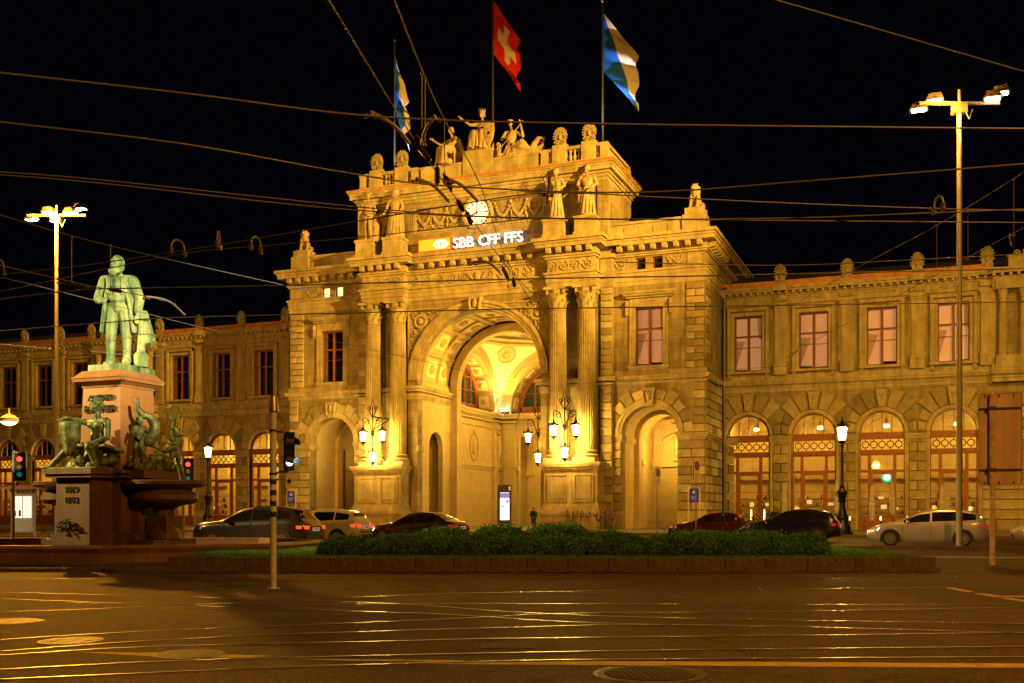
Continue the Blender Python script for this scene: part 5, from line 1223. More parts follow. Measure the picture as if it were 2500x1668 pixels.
for i in range(8):      # wall blocks of the basin, each its own stone
    p, q = Vector(bc[i]), Vector(bc[(i+1) % 8]); L = (q-p).length; n = max(2, round(L/1.3)); d_ = (q-p)/L; nr = Vector((d_.y, -d_.x)); ang = math.atan2(d_.y, d_.x)
    for k in range(n):
        c_ = p+d_*L*(k+.5)/n; wd_ = L/n-.012
        key = ('basin', round(wd_, 2))
        if key not in BLK:
            b = MB(); pr = [(-.26, 0), (.0, 0), (.0, .3), (-.07, .34), (-.03, .4), (-.0, .46), (-.05, .54), (-.3, .54)]
            nn = len(pr); vs = [(-wd_/2, -y, z) for y, z in pr]+[(wd_/2, -y, z) for y, z in pr]; b.add(vs, [tuple(range(nn)), tuple(range(2*nn-1, nn-1, -1))]+[(a, nn+a, nn+(a+1) % nn, (a+1) % nn) for a in range(nn)]); BLK[key] = b.mesh('basin_stone', GRANITE3)
        o = link('basin_stone', BLK[key], bs, (c_.x, c_.y, 0), ang)
g = MB(); ringpoly(g, grow(bc, .985), .25, 0, .5); g.build('basin_core', GRANITE3, bs)
g = MB(); ringpoly(g, grow(bc, 1.1), .9, 0, .09); g.build('basin_step', KERB, bs)
g = MB(); g.zprism(grow(bc, .95), .0, .34); g.build('basin_water', mat('fountain_water', (.02, .02, .018), .05, var=0, spec=.8), bs)
# ---- the bronze figures
k = 1.885
f = Fig()
for q in (-1, 1):
    kx = .1*q; f.cap((kx, 0, .93), (kx*1.15, -.03 if q < 0 else .02, .5), .115, .085); f.cap((kx*1.15, -.03 if q < 0 else .02, .5), (kx*1.3, .0, .1), .085, .062); f.cap((kx*1.3, .03, .045), (kx*1.6, -.15, .035), .05, .042); f.cap((kx*1.3, .0, .12), (kx*1.33, -.05, .07), .075, .07)
f.ball((0, 0, .98), (.19, .14, .14)); f.ball((0, -.03, 1.15), (.185, .15, .17)); f.ball((0, -.01, 1.32), (.2, .14, .18)); f.cap((-.18, .01, 1.43), (.18, .01, 1.43), .08, .08); f.cap((0, 0, 1.45), (0, -.015, 1.55), .065, .06)
f.head((0, -.05, 1.675), -.35, 1.2, hair=False, beard=True); f.ball((0, .02, 1.71), (.092, .105, .105))
# frock coat: open skirt panels to the knee
for i in range(15):
    a = PI*(.02+.96*i/14); cx, cy = math.cos(a), math.sin(a)
    f.cap((.25*cx, .03+.16*cy, .60), (.2*cx, .02+.12*cy, 1.02), .055, .045); f.cap((.2*cx, .02+.12*cy, 1.02), (.19*cx, .01+.1*cy, 1.38), .05, .05)
for q in (-1, 1):
    f.cap((q*.26, -.05, .58), (q*.19, -.1, 1.05), .035, .03); f.cap((q*.19, -.1, 1.05), (q*.1, -.13, 1.42), .035, .03); f.cap((q*.1, -.15, 1.18), (q*.13, -.12, 1.42), .03, .04)
f.arm((-.22, .01, 1.4), (-.33, .03, 1.12), (-.25, -.19, 1.06), .068, True); f.arm((.22, .01, 1.4), (.32, .03, 1.12), (.33, -.08, .86), .068, True)
f.ball((-.24, -.23, 1.06), .05)
o = f.fin('bronze_statue', BRONZE, None, (MX, MY, 5.86), math.radians(24), k, .016); tag(o, 'green bronze statue of bearded man in frock coat on the granite pedestal', 'statue')
f = Fig()   # post with draped coat beside him (joined to the statue)
f.lathe([(.12, 0), (.12, .2), (.07, .26), (.058, .6), (.062, .82), (.1, .86), (.1, .92)], 16, (.36, .0, 0))
for i in range(10): a = i*.63; f.ball((.36+.09*math.cos(a), .09*math.sin(a), .8), .04, 6, 5)
for i in range(6): f.cap((.45+.012*i, .02+.03*i, .42+.04*(i % 3)), (.39+.005*i, .02+.015*i, .9), .034, .028)
f.cap((.49, .1, .36), (.53, .07, .46), .03, .045); f.cap((.23, .1, .02), (.3, .06, .5), .045, .035); f.cap((.24, .02, .02), (.29, .0, .2), .025, .03)
f.fin('draped_post', BRONZE, o, (0, 0, 0), 0, k, .024)
# seated man with shield
f = Fig()
hip = Vector((.25, -1.25, 3.2)); 
f.ball((.28, -1.2, 3.28), (.3, .26, .24)); f.ball((.32, -1.2, 3.62), (.27, .2, .3)); f.ball((.34, -1.2, 3.92), (.31, .21, .26)); f.cap((.04, -1.2, 4.08), (.64, -1.2, 4.08), .13, .13); f.cap((.34, -1.2, 4.1), (.33, -1.24, 4.34), .1, .09)
f.head((.30, -1.27, 4.55), -1.0, 1.75)
for i in range(14): a = i*.45; f.ball((.30+.15*math.cos(a), -1.23+.15*math.sin(a), 4.62), .05, 6, 5)
for q in (-1, 1): f.ball((.34+q*.13, -1.38, 3.98), (.13, .07, .1))
f.cap((.15, -1.25, 3.2), (-.5, -1.5, 3.28), .2, .15); f.cap((-.5, -1.5, 3.28), (-1.05, -1.62, 2.8), .14, .08); f.cap((-1.05, -1.62, 2.76), (-1.32, -1.7, 2.73), .075, .055)
f.cap((.4, -1.3, 3.2), (.5, -1.72, 3.3), .2, .15); f.cap((.5, -1.72, 3.3), (.62, -1.62, 2.85), .14, .085); f.cap((.62, -1.62, 2.78), (.62, -1.82, 2.74), .08, .06)
f.cap((.02, -1.2, 4.05), (-.25, -1.38, 4.12), .11, .085); f.cap((-.25, -1.38, 4.12), (-.55, -1.5, 4.2), .085, .06); f.hand((-.55, -1.5, 4.2), (-1, -.1, -.3), 2.0)
f.cap((.66, -1.2, 4.05), (.76, -1.3, 3.6), .12, .09); f.cap((.76, -1.3, 3.6), (.45, -1.55, 3.42), .09, .065); f.hand((.45, -1.55, 3.42), (-1, -.4, -.2), 2.0)
for i in range(9): f.cap((.05+.1*i, -1.5, 3.32+.02*(i % 3)), (.1+.12*i, -1.0, 3.2), .06, .06)
for i in range(6): f.cap((-.1+.1*i, -1.55, 3.3), (-.2+.05*i, -1.6, 2.85), .05, .03)
for i in range(26): f.ball((random.uniform(-.5, .85), random.uniform(-1.6, -.95), random.uniform(2.66, 3.0)), random.uniform(.12, .24), 7, 5)
f.box(-.95, .88, -1.9, -.95, 2.66, 2.72)
o = f.fin('seated_bronze_figure', DBRONZE, None, (MX, MY, 0), 0, 1.0, .02); tag(o, 'seated green bronze man leaning on a shield at the monument foot', 'statue')
g = MB(); vs = []; nu, nv = 9, 8
for i in range(nu):
    u = -1+2*i/(nu-1)
    for j in range(nv):
        t = j/(nv-1); wd_ = .40*(1-.75*t**2.2); vs.append((u*wd_, -.16*(1-u*u), .55-1.15*t))
g.add(vs, [(i*nv+j, (i+1)*nv+j, (i+1)*nv+j+1, i*nv+j+1) for i in range(nu-1) for j in range(nv-1)]); g.tube([v_ for v_ in vs[:nv]]+[v_ for v_ in vs[-nv:][::-1]], .035, 6)
so_ = g.build('shield', DBRONZE, o, (-.28, -1.68, 3.6), .45, smooth=40); sm = so_.modifiers.new('thick', 'SOLIDIFY'); sm.thickness = .05; so_.scale = (.74, .85, .86)
# children
def child(base, head, pose, rz=0, name='', label=''):
    f = Fig(); bx, by, bz = base
    f.cap((.06, 0, .62), (.1, -.02, .33), .1, .075); f.cap((.1, -.02, .33), (.1, .05, .06), .07, .05); f.cap((.1, .05, .04), (.12, -.08, .03), .045, .035)
    f.cap((-.06, 0, .62), (-.12, -.1, .36), .1, .075); f.cap((-.12, -.1, .36), (-.13, .0, .06), .07, .05); f.cap((-.13, .0, .04), (-.15, -.13, .03), .045, .035)
    f.ball((0, -.01, .72), (.15, .13, .14)); f.ball((.02, -.03, .9), (.16, .12, .17)); f.cap((-.12, -.03, 1.02), (.14, -.03, 1.02), .07, .07)
    f.head((.02, -.06, 1.22), .3, 1.15)
    pose(f)
    o = f.fin('bronze_child', DBRONZE, None, (MX+bx, MY+by, bz), rz, 1.0, .017); return tag(o, label, 'statue', 'bronze children on the fountain ledge')
def p1(f):
    f.arm((-.14, -.03, 1.0), (-.2, -.16, .8), (-.05, -.28, .72), .05); f.arm((.15, -.03, 1.0), (.3, -.02, .9), (.34, -.12, 1.1), .05)
    pts = [(.3, -.1, .62), (.42, -.06, .85), (.46, -.02, 1.15), (.3, .0, 1.36), (.1, .02, 1.42), (-.02, .02, 1.58), (-.05, .02, 1.85)]
    for a, b_, r1, r2 in zip(pts, pts[1:], (.17, .17, .15, .12, .1, .08), (.17, .15, .12, .1, .08, .06)): f.cap(a, b_, r1, r2)
    for i in range(7): f.cap((.1+.08*i, .05, .6-.03*i), (.05+.05*i, .06, .98), .05, .04)
child((1.32, -.62, 2.9), 0, p1, .9, label='bronze child carrying a curled cornucopia above the fountain bowl')
def p2(f):
    f.arm((-.14, -.03, 1.0), (-.14, -.06, 1.28), (-.06, -.08, 1.56), .05); f.arm((.15, -.03, 1.0), (-.02, -.16, .86), (-.26, -.2, .86), .05)
    f.tube([(-.05+.2*math.cos(2*PI*i/20), -.1+.05*math.sin(4*PI*i/20), 1.82+.2*math.sin(2*PI*i/20)) for i in range(21)], .025, 6, False)
    for i in range(26): a = 2*PI*i/26; f.ball((-.05+.21*math.cos(a)+random.uniform(-.03, .03), -.1+random.uniform(-.03, .03), 1.82+.21*math.sin(a)), .032, 5, 4)
    for i in range(6): f.cap((-.1+.05*i, .06, .55), (-.02+.04*i, .05, 1.0), .05, .04)
    f.cap((0, -.05, .8), (-.3, -.1, .62), .1, .08)
child((1.55, .72, 2.66), 0, p2, .7, label='bronze child raising a leaf wreath beside the fountain bowl')
f = Fig()
for i in range(40): f.ball((random.uniform(1.05, 1.7), random.uniform(-.85, .8), random.uniform(2.66, 2.9)), random.uniform(.1, .2), 7, 5)
for i in range(16): f.ball((1.45+random.uniform(-.25, .3), .2+random.uniform(-.3, .35), 2.95+random.uniform(-.1, .2)), random.uniform(.07, .14), 6, 5)
o = f.fin('bronze_rock', DBRONZE, None, (MX, MY, 0), 0, 1.0, .03); tag(o, 'rough dark bronze rock with water spout under the children', 'rock')
# ================================================================ LANTERNS
def lantern_parts():
    b = MB(); b.lathe([(.02, 1.62), (.05, 1.5), (.03, 1.42), (.12, 1.32), (.1, 1.25), (.3, 1.12), (.34, 1.02), (.3, .98)], 12); b.lathe([(.02, -.12), (.07, -.05), (.05, 0), (.18, .1), (.22, .2), (.2, .24)], 12)
    for k in range(6):
        a = k*PI/3; c, q = math.cos(a), math.sin(a); b.tube([(.2*c, .2*q, .22), (.31*c, .31*q, 1.0)], .016, 5); b.tube([(.31*c, .31*q, 1.0), (.44*c, .44*q, 1.08), (.42*c, .42*q, 1.22)], [.03, .04, .01], 5)
    b.tube([(.27*math.cos(k*PI/6), .27*math.sin(k*PI/6), .65) for k in range(13)], .014, 4, False)
    g = MB(); g.lathe([(.17, .23), (.28, .98)], 12)
    return b.mesh('lantern', IRON, 50), g.mesh('lantern_glass', LANTERN)
LM, LG = lantern_parts()
def curl(b, p, r, d, th=.035):   # ornamental iron spiral in the xz plane
    b.tube([(p[0]+d*(r-r*.75*i/18)*math.cos(PI/2+i*.42), p[1], p[2]+(r-r*.75*i/18)*math.sin(PI/2+i*.42)) for i in range(19)], th, 5)
def bracket(x, y, label, power, yb=-.3, side=None):
    t = thing('wall_lantern', label, 'lantern', (XC+x, YP+y, 0), group='wrought iron lantern brackets at the great arch')
    g = MB()
    g.tube([(0, 0, 6.9), (0, 0, 10.2)], .05, 6); g.tube([(0, 0, 9.2), (-.3, 0, 9.7), (0, 0, 10.75), (.3, 0, 9.7), (0, 0, 9.2)], .045, 6)
    if side: g.tube([(0, 0, 9.3), (side, 0, 9.3)], .06, 6); g.tube([(0, 0, 8.3), (side, 0, 9.2)], .045, 6)
    else: g.tube([(0, 0, 9.3), (0, yb-y, 9.3)], .06, 6); g.tube([(0, 0, 8.2), (0, yb-y, 9.2)], .045, 6)
    for s in (-1, 1):
        g.tube([(0, 0, 7.4), (s*.15, 0, 8.3), (s*.4, 0, 9.0), (s*.75, 0, 9.25), (s*.9, 0, 9.1), (s*.88, 0, 8.7)], .04, 6); curl(g, (s*.55, 0, 8.85), .26, s); curl(g, (s*.28, 0, 9.95), .2, -s); curl(g, (s*.18, 0, 8.0), .15, s)
    for k in range(10): a = k*.63; g.tube([(.1*math.cos(a), .1*math.sin(a), 7.7), (.16*math.cos(a+.5), .16*math.sin(a+.5), 7.85)], .02, 4)
    g.build('bracket', IRON, t, smooth=60)
    for dx, z in ((-.88, 7.05), (.88, 7.05), (0, 5.35)):
        o = link('lantern', LM, t, (dx, 0, z)); link('lantern_glass', LG, o)
        light('lantern_light', 'POINT', (XC+x+dx, YP+y-.02, z+.45), power, LAMP, .32, t)
    return t
bracket(-8.4, -3.0, 'iron bracket with three glowing lanterns at the pedestal by the side passage with oval window', 1500)
bracket(8.25, -3.0, 'iron bracket with three glowing lanterns before the column pedestal nearer the peach blind wing', 1500)
bracket(3.7, 3.4, 'iron bracket with three glowing lanterns inside the great arch', 260, side=1.75)
def post_lamp(p, label, power, H=6.9):
    t = thing('street_lantern', label, 'street lamp', p, group='ornate cast iron lamp posts')
    g = MB(); g.lathe([(.62, 0), (.62, .15), (.5, .2), (.48, .5), (.4, .6), (.34, .9), (.42, 1.0), (.3, 1.15), (.2, 1.5), (.17, 1.9), (.26, 1.98), (.2, 2.05), (.24, 2.3), (.3, 2.5), (.2, 2.65), (.12, 2.75), (.16, 2.85), (.1, 2.95), (.085, 3.8), (.07, H-1.75), (.12, H-1.7), (.06, H-1.6)], 16)
    for k in range(4): a = k*PI/2+.4; g.tube([(.2*math.cos(a), .2*math.sin(a), 2.6), (.36*math.cos(a), .36*math.sin(a), 2.45), (.3*math.cos(a), .3*math.sin(a), 2.2)], .03, 5)
    g.build('post', IRON, t, smooth=40)
    o = link('lantern', LM, t, (0, 0, H-1.6)); link('lantern_glass', LG, o)
    light('lantern_light', 'POINT', (p[0], p[1], H-1.0), power, LAMP, .34, t)
post_lamp(DP(2056, 61, .1), 'black cast iron lamp post with glowing lantern near the closed parasols', 1500)
post_lamp(DP(508, 80, .12), 'black cast iron lamp post with glowing lantern behind the fountain bowl', 1500)
# ================================================================ TALL LIGHT MASTS
def mast(p, H, label, heads, ang=0.0):
    t = thing('light_mast', label, 'light mast', p, group='tall floodlight masts')
    g = MB(); g.tube([(0, 0, 0), (0, 0, 4), (0, 0, H)], [.125, .12, .085], 12); g.lathe([(.2, 0), (.2, .05), (.14, .06)], 12); g.build('pole', STEEL, t, smooth=40)
    g = MB(); g.box(-1.6, 1.6, -.05, .05, H-.1, H+.02); g.tube([(0, 0, H), (0, 0, H+.5)], .06, 8); g.box(-.25, .25, -.2, .2, H-.45, H-.1); g.tube([(.15, -.1, H-.3), (.35, -.1, H-.7), (.5, -.05, H-.3)], .02, 5)
    o = g.build('crossarm', DSTEEL, t); o.rotation_euler[2] = ang
    hm = MB(); hm.frustum(0, 0, 0, .28, .34, .24, .22, .16); gm = MB(); gm.box(-.26, .26, -.17, .17, -.03, -.004); hm = hm.mesh('floodlight', DSTEEL); gm = gm.mesh('floodlight_lens', FLOOD)
    for dx, dy, dz in heads:
        o = link('floodlight', hm, t, (dx, dy, H+dz)); link('floodlight_lens', gm, o)
        s_ = MB(); s_.tube([(dx, dy, H+dz+.2), (dx*.8, dy*.2, H)], .03, 5); s_.build('floodlight_arm', DSTEEL, t)
    return t
PR = DP(2342, 41.4); PL = DP(138, 57.0)
HH = [(-1.5, -.3, -.2), (-.9, .3, .3), (1.2, -.2, -.1), (1.5, .2, .2)]
mr = mast(PR, 17.7, 'tall grey floodlight mast beside the silver car', HH, T)
ml = mast(PL, 17.7, 'tall grey floodlight mast behind the bronze monument', HH, T)
PF = Vector((-50, 8, 0)); mf = mast(PF, 17.7, 'tall grey floodlight mast at the tram side of the square', HH)
# houses facing the station, on whose roofs the facade floodlights stand
HWALL = mat('house_plaster', (.42, .36, .28), .85, var=.15, vscale=.6, streak=.2); HROOF = mat('house_roof', (.10, .06, .045), .8, var=.3)
def house(x0, x1, y0, y1, h, label):
    t = thing('town_house', label, 'building', ((x0+x1)/2, (y0+y1)/2, 0)); hx, hy = (x1-x0)/2, (y1-y0)/2
    g = MB(); g.box(-hx, hx, -hy, hy, 0, h); g.build('wall', HWALL, t)
    g = MB(); g.box(-hx-.5, hx+.5, -hy-.5, hy+.5, h, h+.5); g.box(-hx-.15, hx+.15, -hy-.15, hy+.15, 4.2, 4.6); g.build('cornice', HWALL, t)
    g = MB(); g.frustum(0, 0, h+.5, h+3.2, hx, hy, hx*.8, hy*.75); g.build('roof', HROOF, t)
    fm = MB(); fm.box(-.65, .65, -.06, 0, 0, .1); fm.box(-.65, .65, -.06, 0, 1.9, 2.0); fm.box(-.65, -.55, -.06, 0, .1, 1.9); fm.box(.55, .65, -.06, 0, .1, 1.9); fm.box(-.04, .04, -.05, 0, .1, 1.9); fm = fm.mesh('window', WHITE)
    pm = MB(); pm.box(-.55, .55, -.03, -.005, .1, 1.9); pm = pm.mesh('pane', CARGLASS)
    n = int(2*hx//3); m_2 = int(2*hy//3)
    for k in range(int((h-5)//3.4)+1):
        z = 1.2 if k == 0 else 5.2+(k-1)*3.4
        for i in range(n):
            for yy, rr in ((hy, PI), (-hy, 0)): o = link('window', fm, t, (-hx+(i+.5)*2*hx/n, yy, z), rr); link('pane', pm, o)
        for i in range(m_2):
            for xx, rr in ((hx, PI/2), (-hx, -PI/2)): o = link('window', fm, t, (xx, -hy+(i+.5)*2*hy/m_2, z), rr); link('pane', pm, o)
    return t
ha = house(24, 44, 32, 46, 24, 'plastered town house with rooftop floodlight beside the shop side of the square'); hb = house(-112, -88, 26, 42, 21, 'plastered town house with rooftop floodlight beside the tram side of the square')
def roof_flood(hs, p):
    g = MB(); x, y, z = (p[i]-hs.location[i] for i in range(3)); zb = hs.children[0].dimensions.z if False else (24.0 if hs is ha else 21.0)
    g.tube([(x, y-.6, zb+.4), (x, y-.6, z)], .08, 8); g.box(x-.6, x+.6, y-.75, y-.35, z-.25, z+.25); g.build('floodlight', DSTEEL, hs)
PRR = Vector((25.5, 44.5, 30)); PH = Vector((-89.5, 40.5, 27)); roof_flood(ha, PRR); roof_flood(hb, PH)
PG = Vector((16, 4, 0)); mg = mast(PG, 17.7, 'tall grey floodlight mast at the shop side of the square', HH)
cX = Vector((XC, YP, 0))
def up(p, dx=0, dy=-.6, z=17.3): return (p.x+dx, p.y+dy, z)
# street lighting (wide) and facade floods (aimed)
STREETC = (1.0, .38, .025)
light('mast_light', 'POINT', up(PR, -.5), 5000, STREETC, .5, mr)
light('mast_light', 'POINT', up(PL, .3), 27000, STREETC, .3, ml)
light('mast_light', 'POINT', up(PF, .5, .3), 5000, STREETC, .6, mf)
light('mast_light', 'POINT', up(PG, -.5, .3), 20000, STREETC, .6, mg)
light('facade_flood', 'SPOT', PRR, 600000, FLOODC, .3, ha, (XC+1, YP, 25), 30, 1)
light('facade_flood', 'SPOT', PH, 165000, FLOODC, .3, hb, (XC-6, YP, 26), 14, 1)
light('facade_flood', 'SPOT', up(PG, -.9, .8), 17000, FLOODC, .4, mg, (XC+10, YP, 15), 46, 1)
light('wing_flood', 'SPOT', PRR, 62000, FLOODC, .3, ha, (XC+31, YW, 9), 46, 1)
light('wing_flood', 'SPOT', up(PR, .4, .8), 16000, FLOODC, .4, mr, (XC+30, YW, 4), 84, 1)
light('wing_flood', 'SPOT', up(PL, -.4, .8), 14000, SODIUM, .4, ml, (XC-34, YW, 8), 84, 1)
light('monument_flood', 'SPOT', up(PF, .9, .3), 90000, (1, .68, .22), .4, mf, (MX, MY, 4.9), 23, .9)
light('monument_flood', 'SPOT', up(PG, -.5, .3), 165000, (1, .86, .42), .4, mg, (MX, MY, 7.4), 12, .9)
# ================================================================ TRAFFIC ISLAND with hedge and lawn (frame parallel to the picture)
isl = thing('traffic_island', None, None, (*W(0, 0), 0), T); isl['kind'] = 'structure'
zf = 24.7; L0, L1 = zf*(410-1250)/F, zf*(2283-1250)/F
g = MB(); g.box(L0+.05, L1-.06, zf+.08, zf+7.5, 0, .3); g.build('island_core', mat('soil', (.05, .035, .02), .9, var=.3), isl)
rnd = random.Random(8); x = L0
while x < L1-.2:
    wd_ = min(rnd.uniform(.85, 1.15), L1-x); wd_ = L1-x if L1-x-wd_ < .4 else wd_
    link('stone_block', block_mesh(round(wd_-.012, 2), .18, .265, KERB, .014), isl, (x+wd_/2, zf+.13+rnd.uniform(-.006, .006), .085)); x += wd_
x = -17.0
while x < L1+.05:
    wd_ = min(rnd.uniform(1.2, 1.7), L1+.1-x); 
    if wd_ < .2: break
    link('kerb_stone', block_mesh(round(wd_-.012, 2), .3, .09, KERB, .012), isl, (x+wd_/2, zf+.2, 0)); x += wd_
for i in range(6): link('stone_block', block_mesh(1.2, .18, .3, KERB, .014), isl, (L1-.13, zf+.75+i*1.22, .03), PI/2)
g = MB(); g.add([(L0+.12, zf+.14, .335), (L1-.2, zf+.14, .335), (L1-.2, zf+7.4, .4), (L0+.12, zf+7.4, .4)], [(0, 1, 2, 3)]); tag(g.build('lawn', mat('turf', (.04, .15, .01), .9, var=.4, vscale=8, bump=.6, bscale=60), None, (0, 0, 0), T), 'short lawn strip inside the stone edged island', 'lawn', kind='stuff')
GR = mat('grass_blade', (.045, .20, .01), .7, var=.35, vscale=4)
gb = MB(); rnd = random.Random(9)
for i in range(42000):
    y = zf+.12+7.2*rnd.random()**2.2; x = rnd.uniform(L0+.1, L1-.2); h = rnd.uniform(.025, .065); a = rnd.uniform(0, 6.28); w_ = .006; z = .335+.065*(y-zf-.14)/7.3
    gb.add([(x-w_*math.cos(a), y-w_*math.sin(a), z-.01), (x+w_*math.cos(a), y+w_*math.sin(a), z-.01), (x+rnd.uniform(-.03, .03), y+rnd.uniform(-.03, .03), z+h)], [(0, 1, 2)])
tag(gb.build('grass', GR, None, (0, 0, 0), T), 'short green grass blades on the island', 'grass', kind='stuff')
for i in range(11): tag(link('kerb_stone', block_mesh(1.19, .3, .12, KERB, .02), None, (*W(40.2*(2040-1250)/F+1.2*i+.6, 40.2), 0), T-.04), kind='structure')
LEAFM = mat('boxwood_leaf', (.07, .21, .03), .6, var=.45, vscale=3, spec=.3)
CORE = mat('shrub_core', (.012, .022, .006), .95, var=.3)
def shrub(lat, zc, rx, ry, h, label, n, seed):
    rnd = random.Random(seed); c = W(lat, zc)
    t = thing('shrub', label, 'shrub', (c[0], c[1], .33), T, group='clipped shrubs of the island hedge')
    lumps = [(rnd.uniform(-.55, .55)*rx, rnd.uniform(-.4, .4)*ry, rnd.uniform(.75, 1.0), rnd.uniform(.55, .8)) for _ in range(5)]+[(0, 0, 1, .95)]
    def top(x, y):
        z = 0
        for lx, ly, lh, lr in lumps:
            q = ((x-lx)/(rx*lr))**2+((y-ly)/(ry*lr))**2
            if q < 1: z = max(z, h*lh*(1-q**1.6)**.5)
        return z
    b = MB(); nn = 18; vs = []
    for i in range(nn+1):
        for j in range(nn+1):
            x = -rx*1.25+2.5*rx*i/nn; y = -ry*1.25+2.5*ry*j/nn; vs.append((x, y, top(x, y)*.9-.03))
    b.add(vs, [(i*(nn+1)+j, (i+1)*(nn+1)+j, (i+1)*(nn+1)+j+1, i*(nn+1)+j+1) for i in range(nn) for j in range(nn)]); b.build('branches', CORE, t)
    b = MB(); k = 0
    while k < n:
        x = rnd.uniform(-1.3, 1.3)*rx; y = rnd.uniform(-1.3, 1.3)*ry; z1 = top(x, y)
        if z1 <= .01: continue
        # points on the steep flanks too
        z = z1*(1-.16*rnd.random()) if rnd.random() < .6 else z1*rnd.random()
        if z < z1*.8:
            e = .09; 
            if top(x*1.12, y*1.12) > z+.02: continue
        k += 1
        p = Vector((x, y, z+rnd.uniform(-.04, .05)*(1+2.5*(rnd.random() < .08)))); u = Vector((rnd.gauss(0, 1), rnd.gauss(0, 1), rnd.gauss(.5, 1))).normalized(); w_ = u.orthogonal().normalized(); w_.rotate(Matrix.Rotation(rnd.uniform(0, 6.28), 3, u)); s_ = rnd.choice((.016, .022, .022, .03, .045))
        b.add([p, p+u*s_*.9+w_*s_*.45, p+u*s_*2, p+u*s_*.9-w_*s_*.45], [(0, 1, 2, 3)])
    b.build('leaves', LEAFM, t)
fr = [(860, 26.0), (990, 26.2), (1120, 26.0), (1250, 26.3), (1380, 26.1), (1510, 26.0), (1640, 26.2), (1765, 26.0), (1885, 26.1), (1965, 26.3)]
for i, (px, zc) in enumerate(fr):
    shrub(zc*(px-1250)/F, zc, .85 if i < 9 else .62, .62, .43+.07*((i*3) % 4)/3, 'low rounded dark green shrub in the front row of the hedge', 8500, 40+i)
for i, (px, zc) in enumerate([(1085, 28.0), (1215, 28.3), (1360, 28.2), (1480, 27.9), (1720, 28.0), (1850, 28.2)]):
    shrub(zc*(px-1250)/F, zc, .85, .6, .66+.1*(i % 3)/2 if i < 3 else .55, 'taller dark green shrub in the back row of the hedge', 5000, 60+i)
FLW = mat('purple_flower', (.22, .05, .16), .7, var=.4); PALEF = mat('pale_flower', (.5, .4, .4), .7, var=.2); STEM = mat('flower_stem', (.05, .08, .02), .8, var=.3)
for i, (px, zc, n) in enumerate([(1405, 29.4, 26), (1475, 29.2, 40), (1830, 29.3, 30)]):
    c = W(zc*(px-1250)/F, zc); t = thing('flower_clump', ['spiky flower clump with dark round heads above the hedge', 'clump of purple flowers growing above the hedge', 'clump of pinkish flowers near the red tail light'][i], 'flowers', (*c, .33)); rnd = random.Random(i); b = MB(); s_ = MB()
    for k in range(n):
        x, y, z = rnd.gauss(0, .2), rnd.gauss(0, .12), rnd.uniform(.78, 1.12); s_.tube([(x*.3, y*.3, 0), (x*.8, y*.8, z*.6), (x, y, z)], .005, 4); b.ball((x, y, z), rnd.uniform(.02, .035), 6, 4)
    s_.build('stems', STEM, t); tag(b.build('flower_heads', FLW if i < 2 else PALEF, t), kind='stuff')
# ================================================================ ROAD: rails, markings, covers
RAILM = mat('tram_rail_steel', (.26, .22, .19), .27, metal=.9, var=.2, vscale=3); GROOVE = mat('rail_groove', (.01, .009, .008), .8, var=0)
def smooth_pts(pts, n=10):
    out = []
    P = [pts[0]]+pts+[pts[-1]]
    for i in range(1, len(P)-2):
        p0, p1, p2, p3 = P[i-1], P[i], P[i+1], P[i+2]
        for k in range(n):
            t = k/n; out.append(.5*((2*p1)+(p2-p0)*t+(2*p0-5*p1+4*p2-p3)*t*t+(3*p1-p0-3*p2+p3)*t**3))
    out.append(pts[-1]); return out
def strip(b, pts, w_, z, off=0.0):
    vs = []
    for i, p in enumerate(pts):
        d = (pts[min(i+1, len(pts)-1)]-pts[max(i-1, 0)]); d.z = 0; d.normalize(); n = Vector((-d.y, d.x, 0))
        vs += [p+n*(off+w_/2)+Vector((0, 0, z)), p+n*(off-w_/2)+Vector((0, 0, z))]
    b.add(vs, [(2*i, 2*i+1, 2*i+3, 2*i+2) for i in range(len(pts)-1)])
lz = lambda x, y: (x/1.88, 1340+y/1.88); rz_ = lambda x, y: (1250+x/1.88, 1340+y/1.88)
RL = [
 [lz(-300, 612), lz(0, 600), lz(960, 558), lz(1250, 545), lz(2350, 515), rz_(600, 508), rz_(2350, 497), rz_(2900, 494)],
 [lz(-300, 568), lz(0, 555), lz(900, 512), lz(2350, 478), rz_(1000, 463), rz_(2350, 450), rz_(2900, 446)],
 [lz(-300, 510), lz(0, 490), lz(700, 450), lz(1800, 425), lz(2350, 412), rz_(1400, 398), rz_(2350, 385), rz_(2900, 378)],
 [lz(-300, 492), lz(0, 472), lz(650, 425), lz(1400, 390), lz(2350, 362), rz_(500, 350), rz_(1200, 356), rz_(2350, 388)],
 [lz(-300, 432), lz(0, 418), lz(700, 378), lz(1400, 350), lz(2020, 325), rz_(300, 296), rz_(1200, 290), rz_(2350, 268)],
 [lz(-300, 190), lz(0, 200), lz(950, 225), lz(1800, 252), rz_(0, 290), rz_(700, 318), rz_(2350, 345)],
 [lz(-300, 222), lz(0, 230), lz(1100, 270), lz(2000, 300), rz_(300, 338), rz_(1200, 360)],
 [lz(-300, 290), lz(0, 292), lz(700, 265), lz(1700, 220), lz(2350, 200), rz_(1000, 188), rz_(2000, 178), rz_(2900, 170)],
 [lz(300, 250), lz(1500, 255), lz(2350, 253), rz_(1500, 257), rz_(2350, 255), rz_(2900, 254)],
 [lz(-300, 134), lz(0, 135), lz(1200, 146), lz(2350, 141), rz_(1200, 138), rz_(2350, 124), rz_(2900, 118)],
 [lz(1100, 118), lz(2350, 122), rz_(1200, 118), rz_(2350, 110)],
]
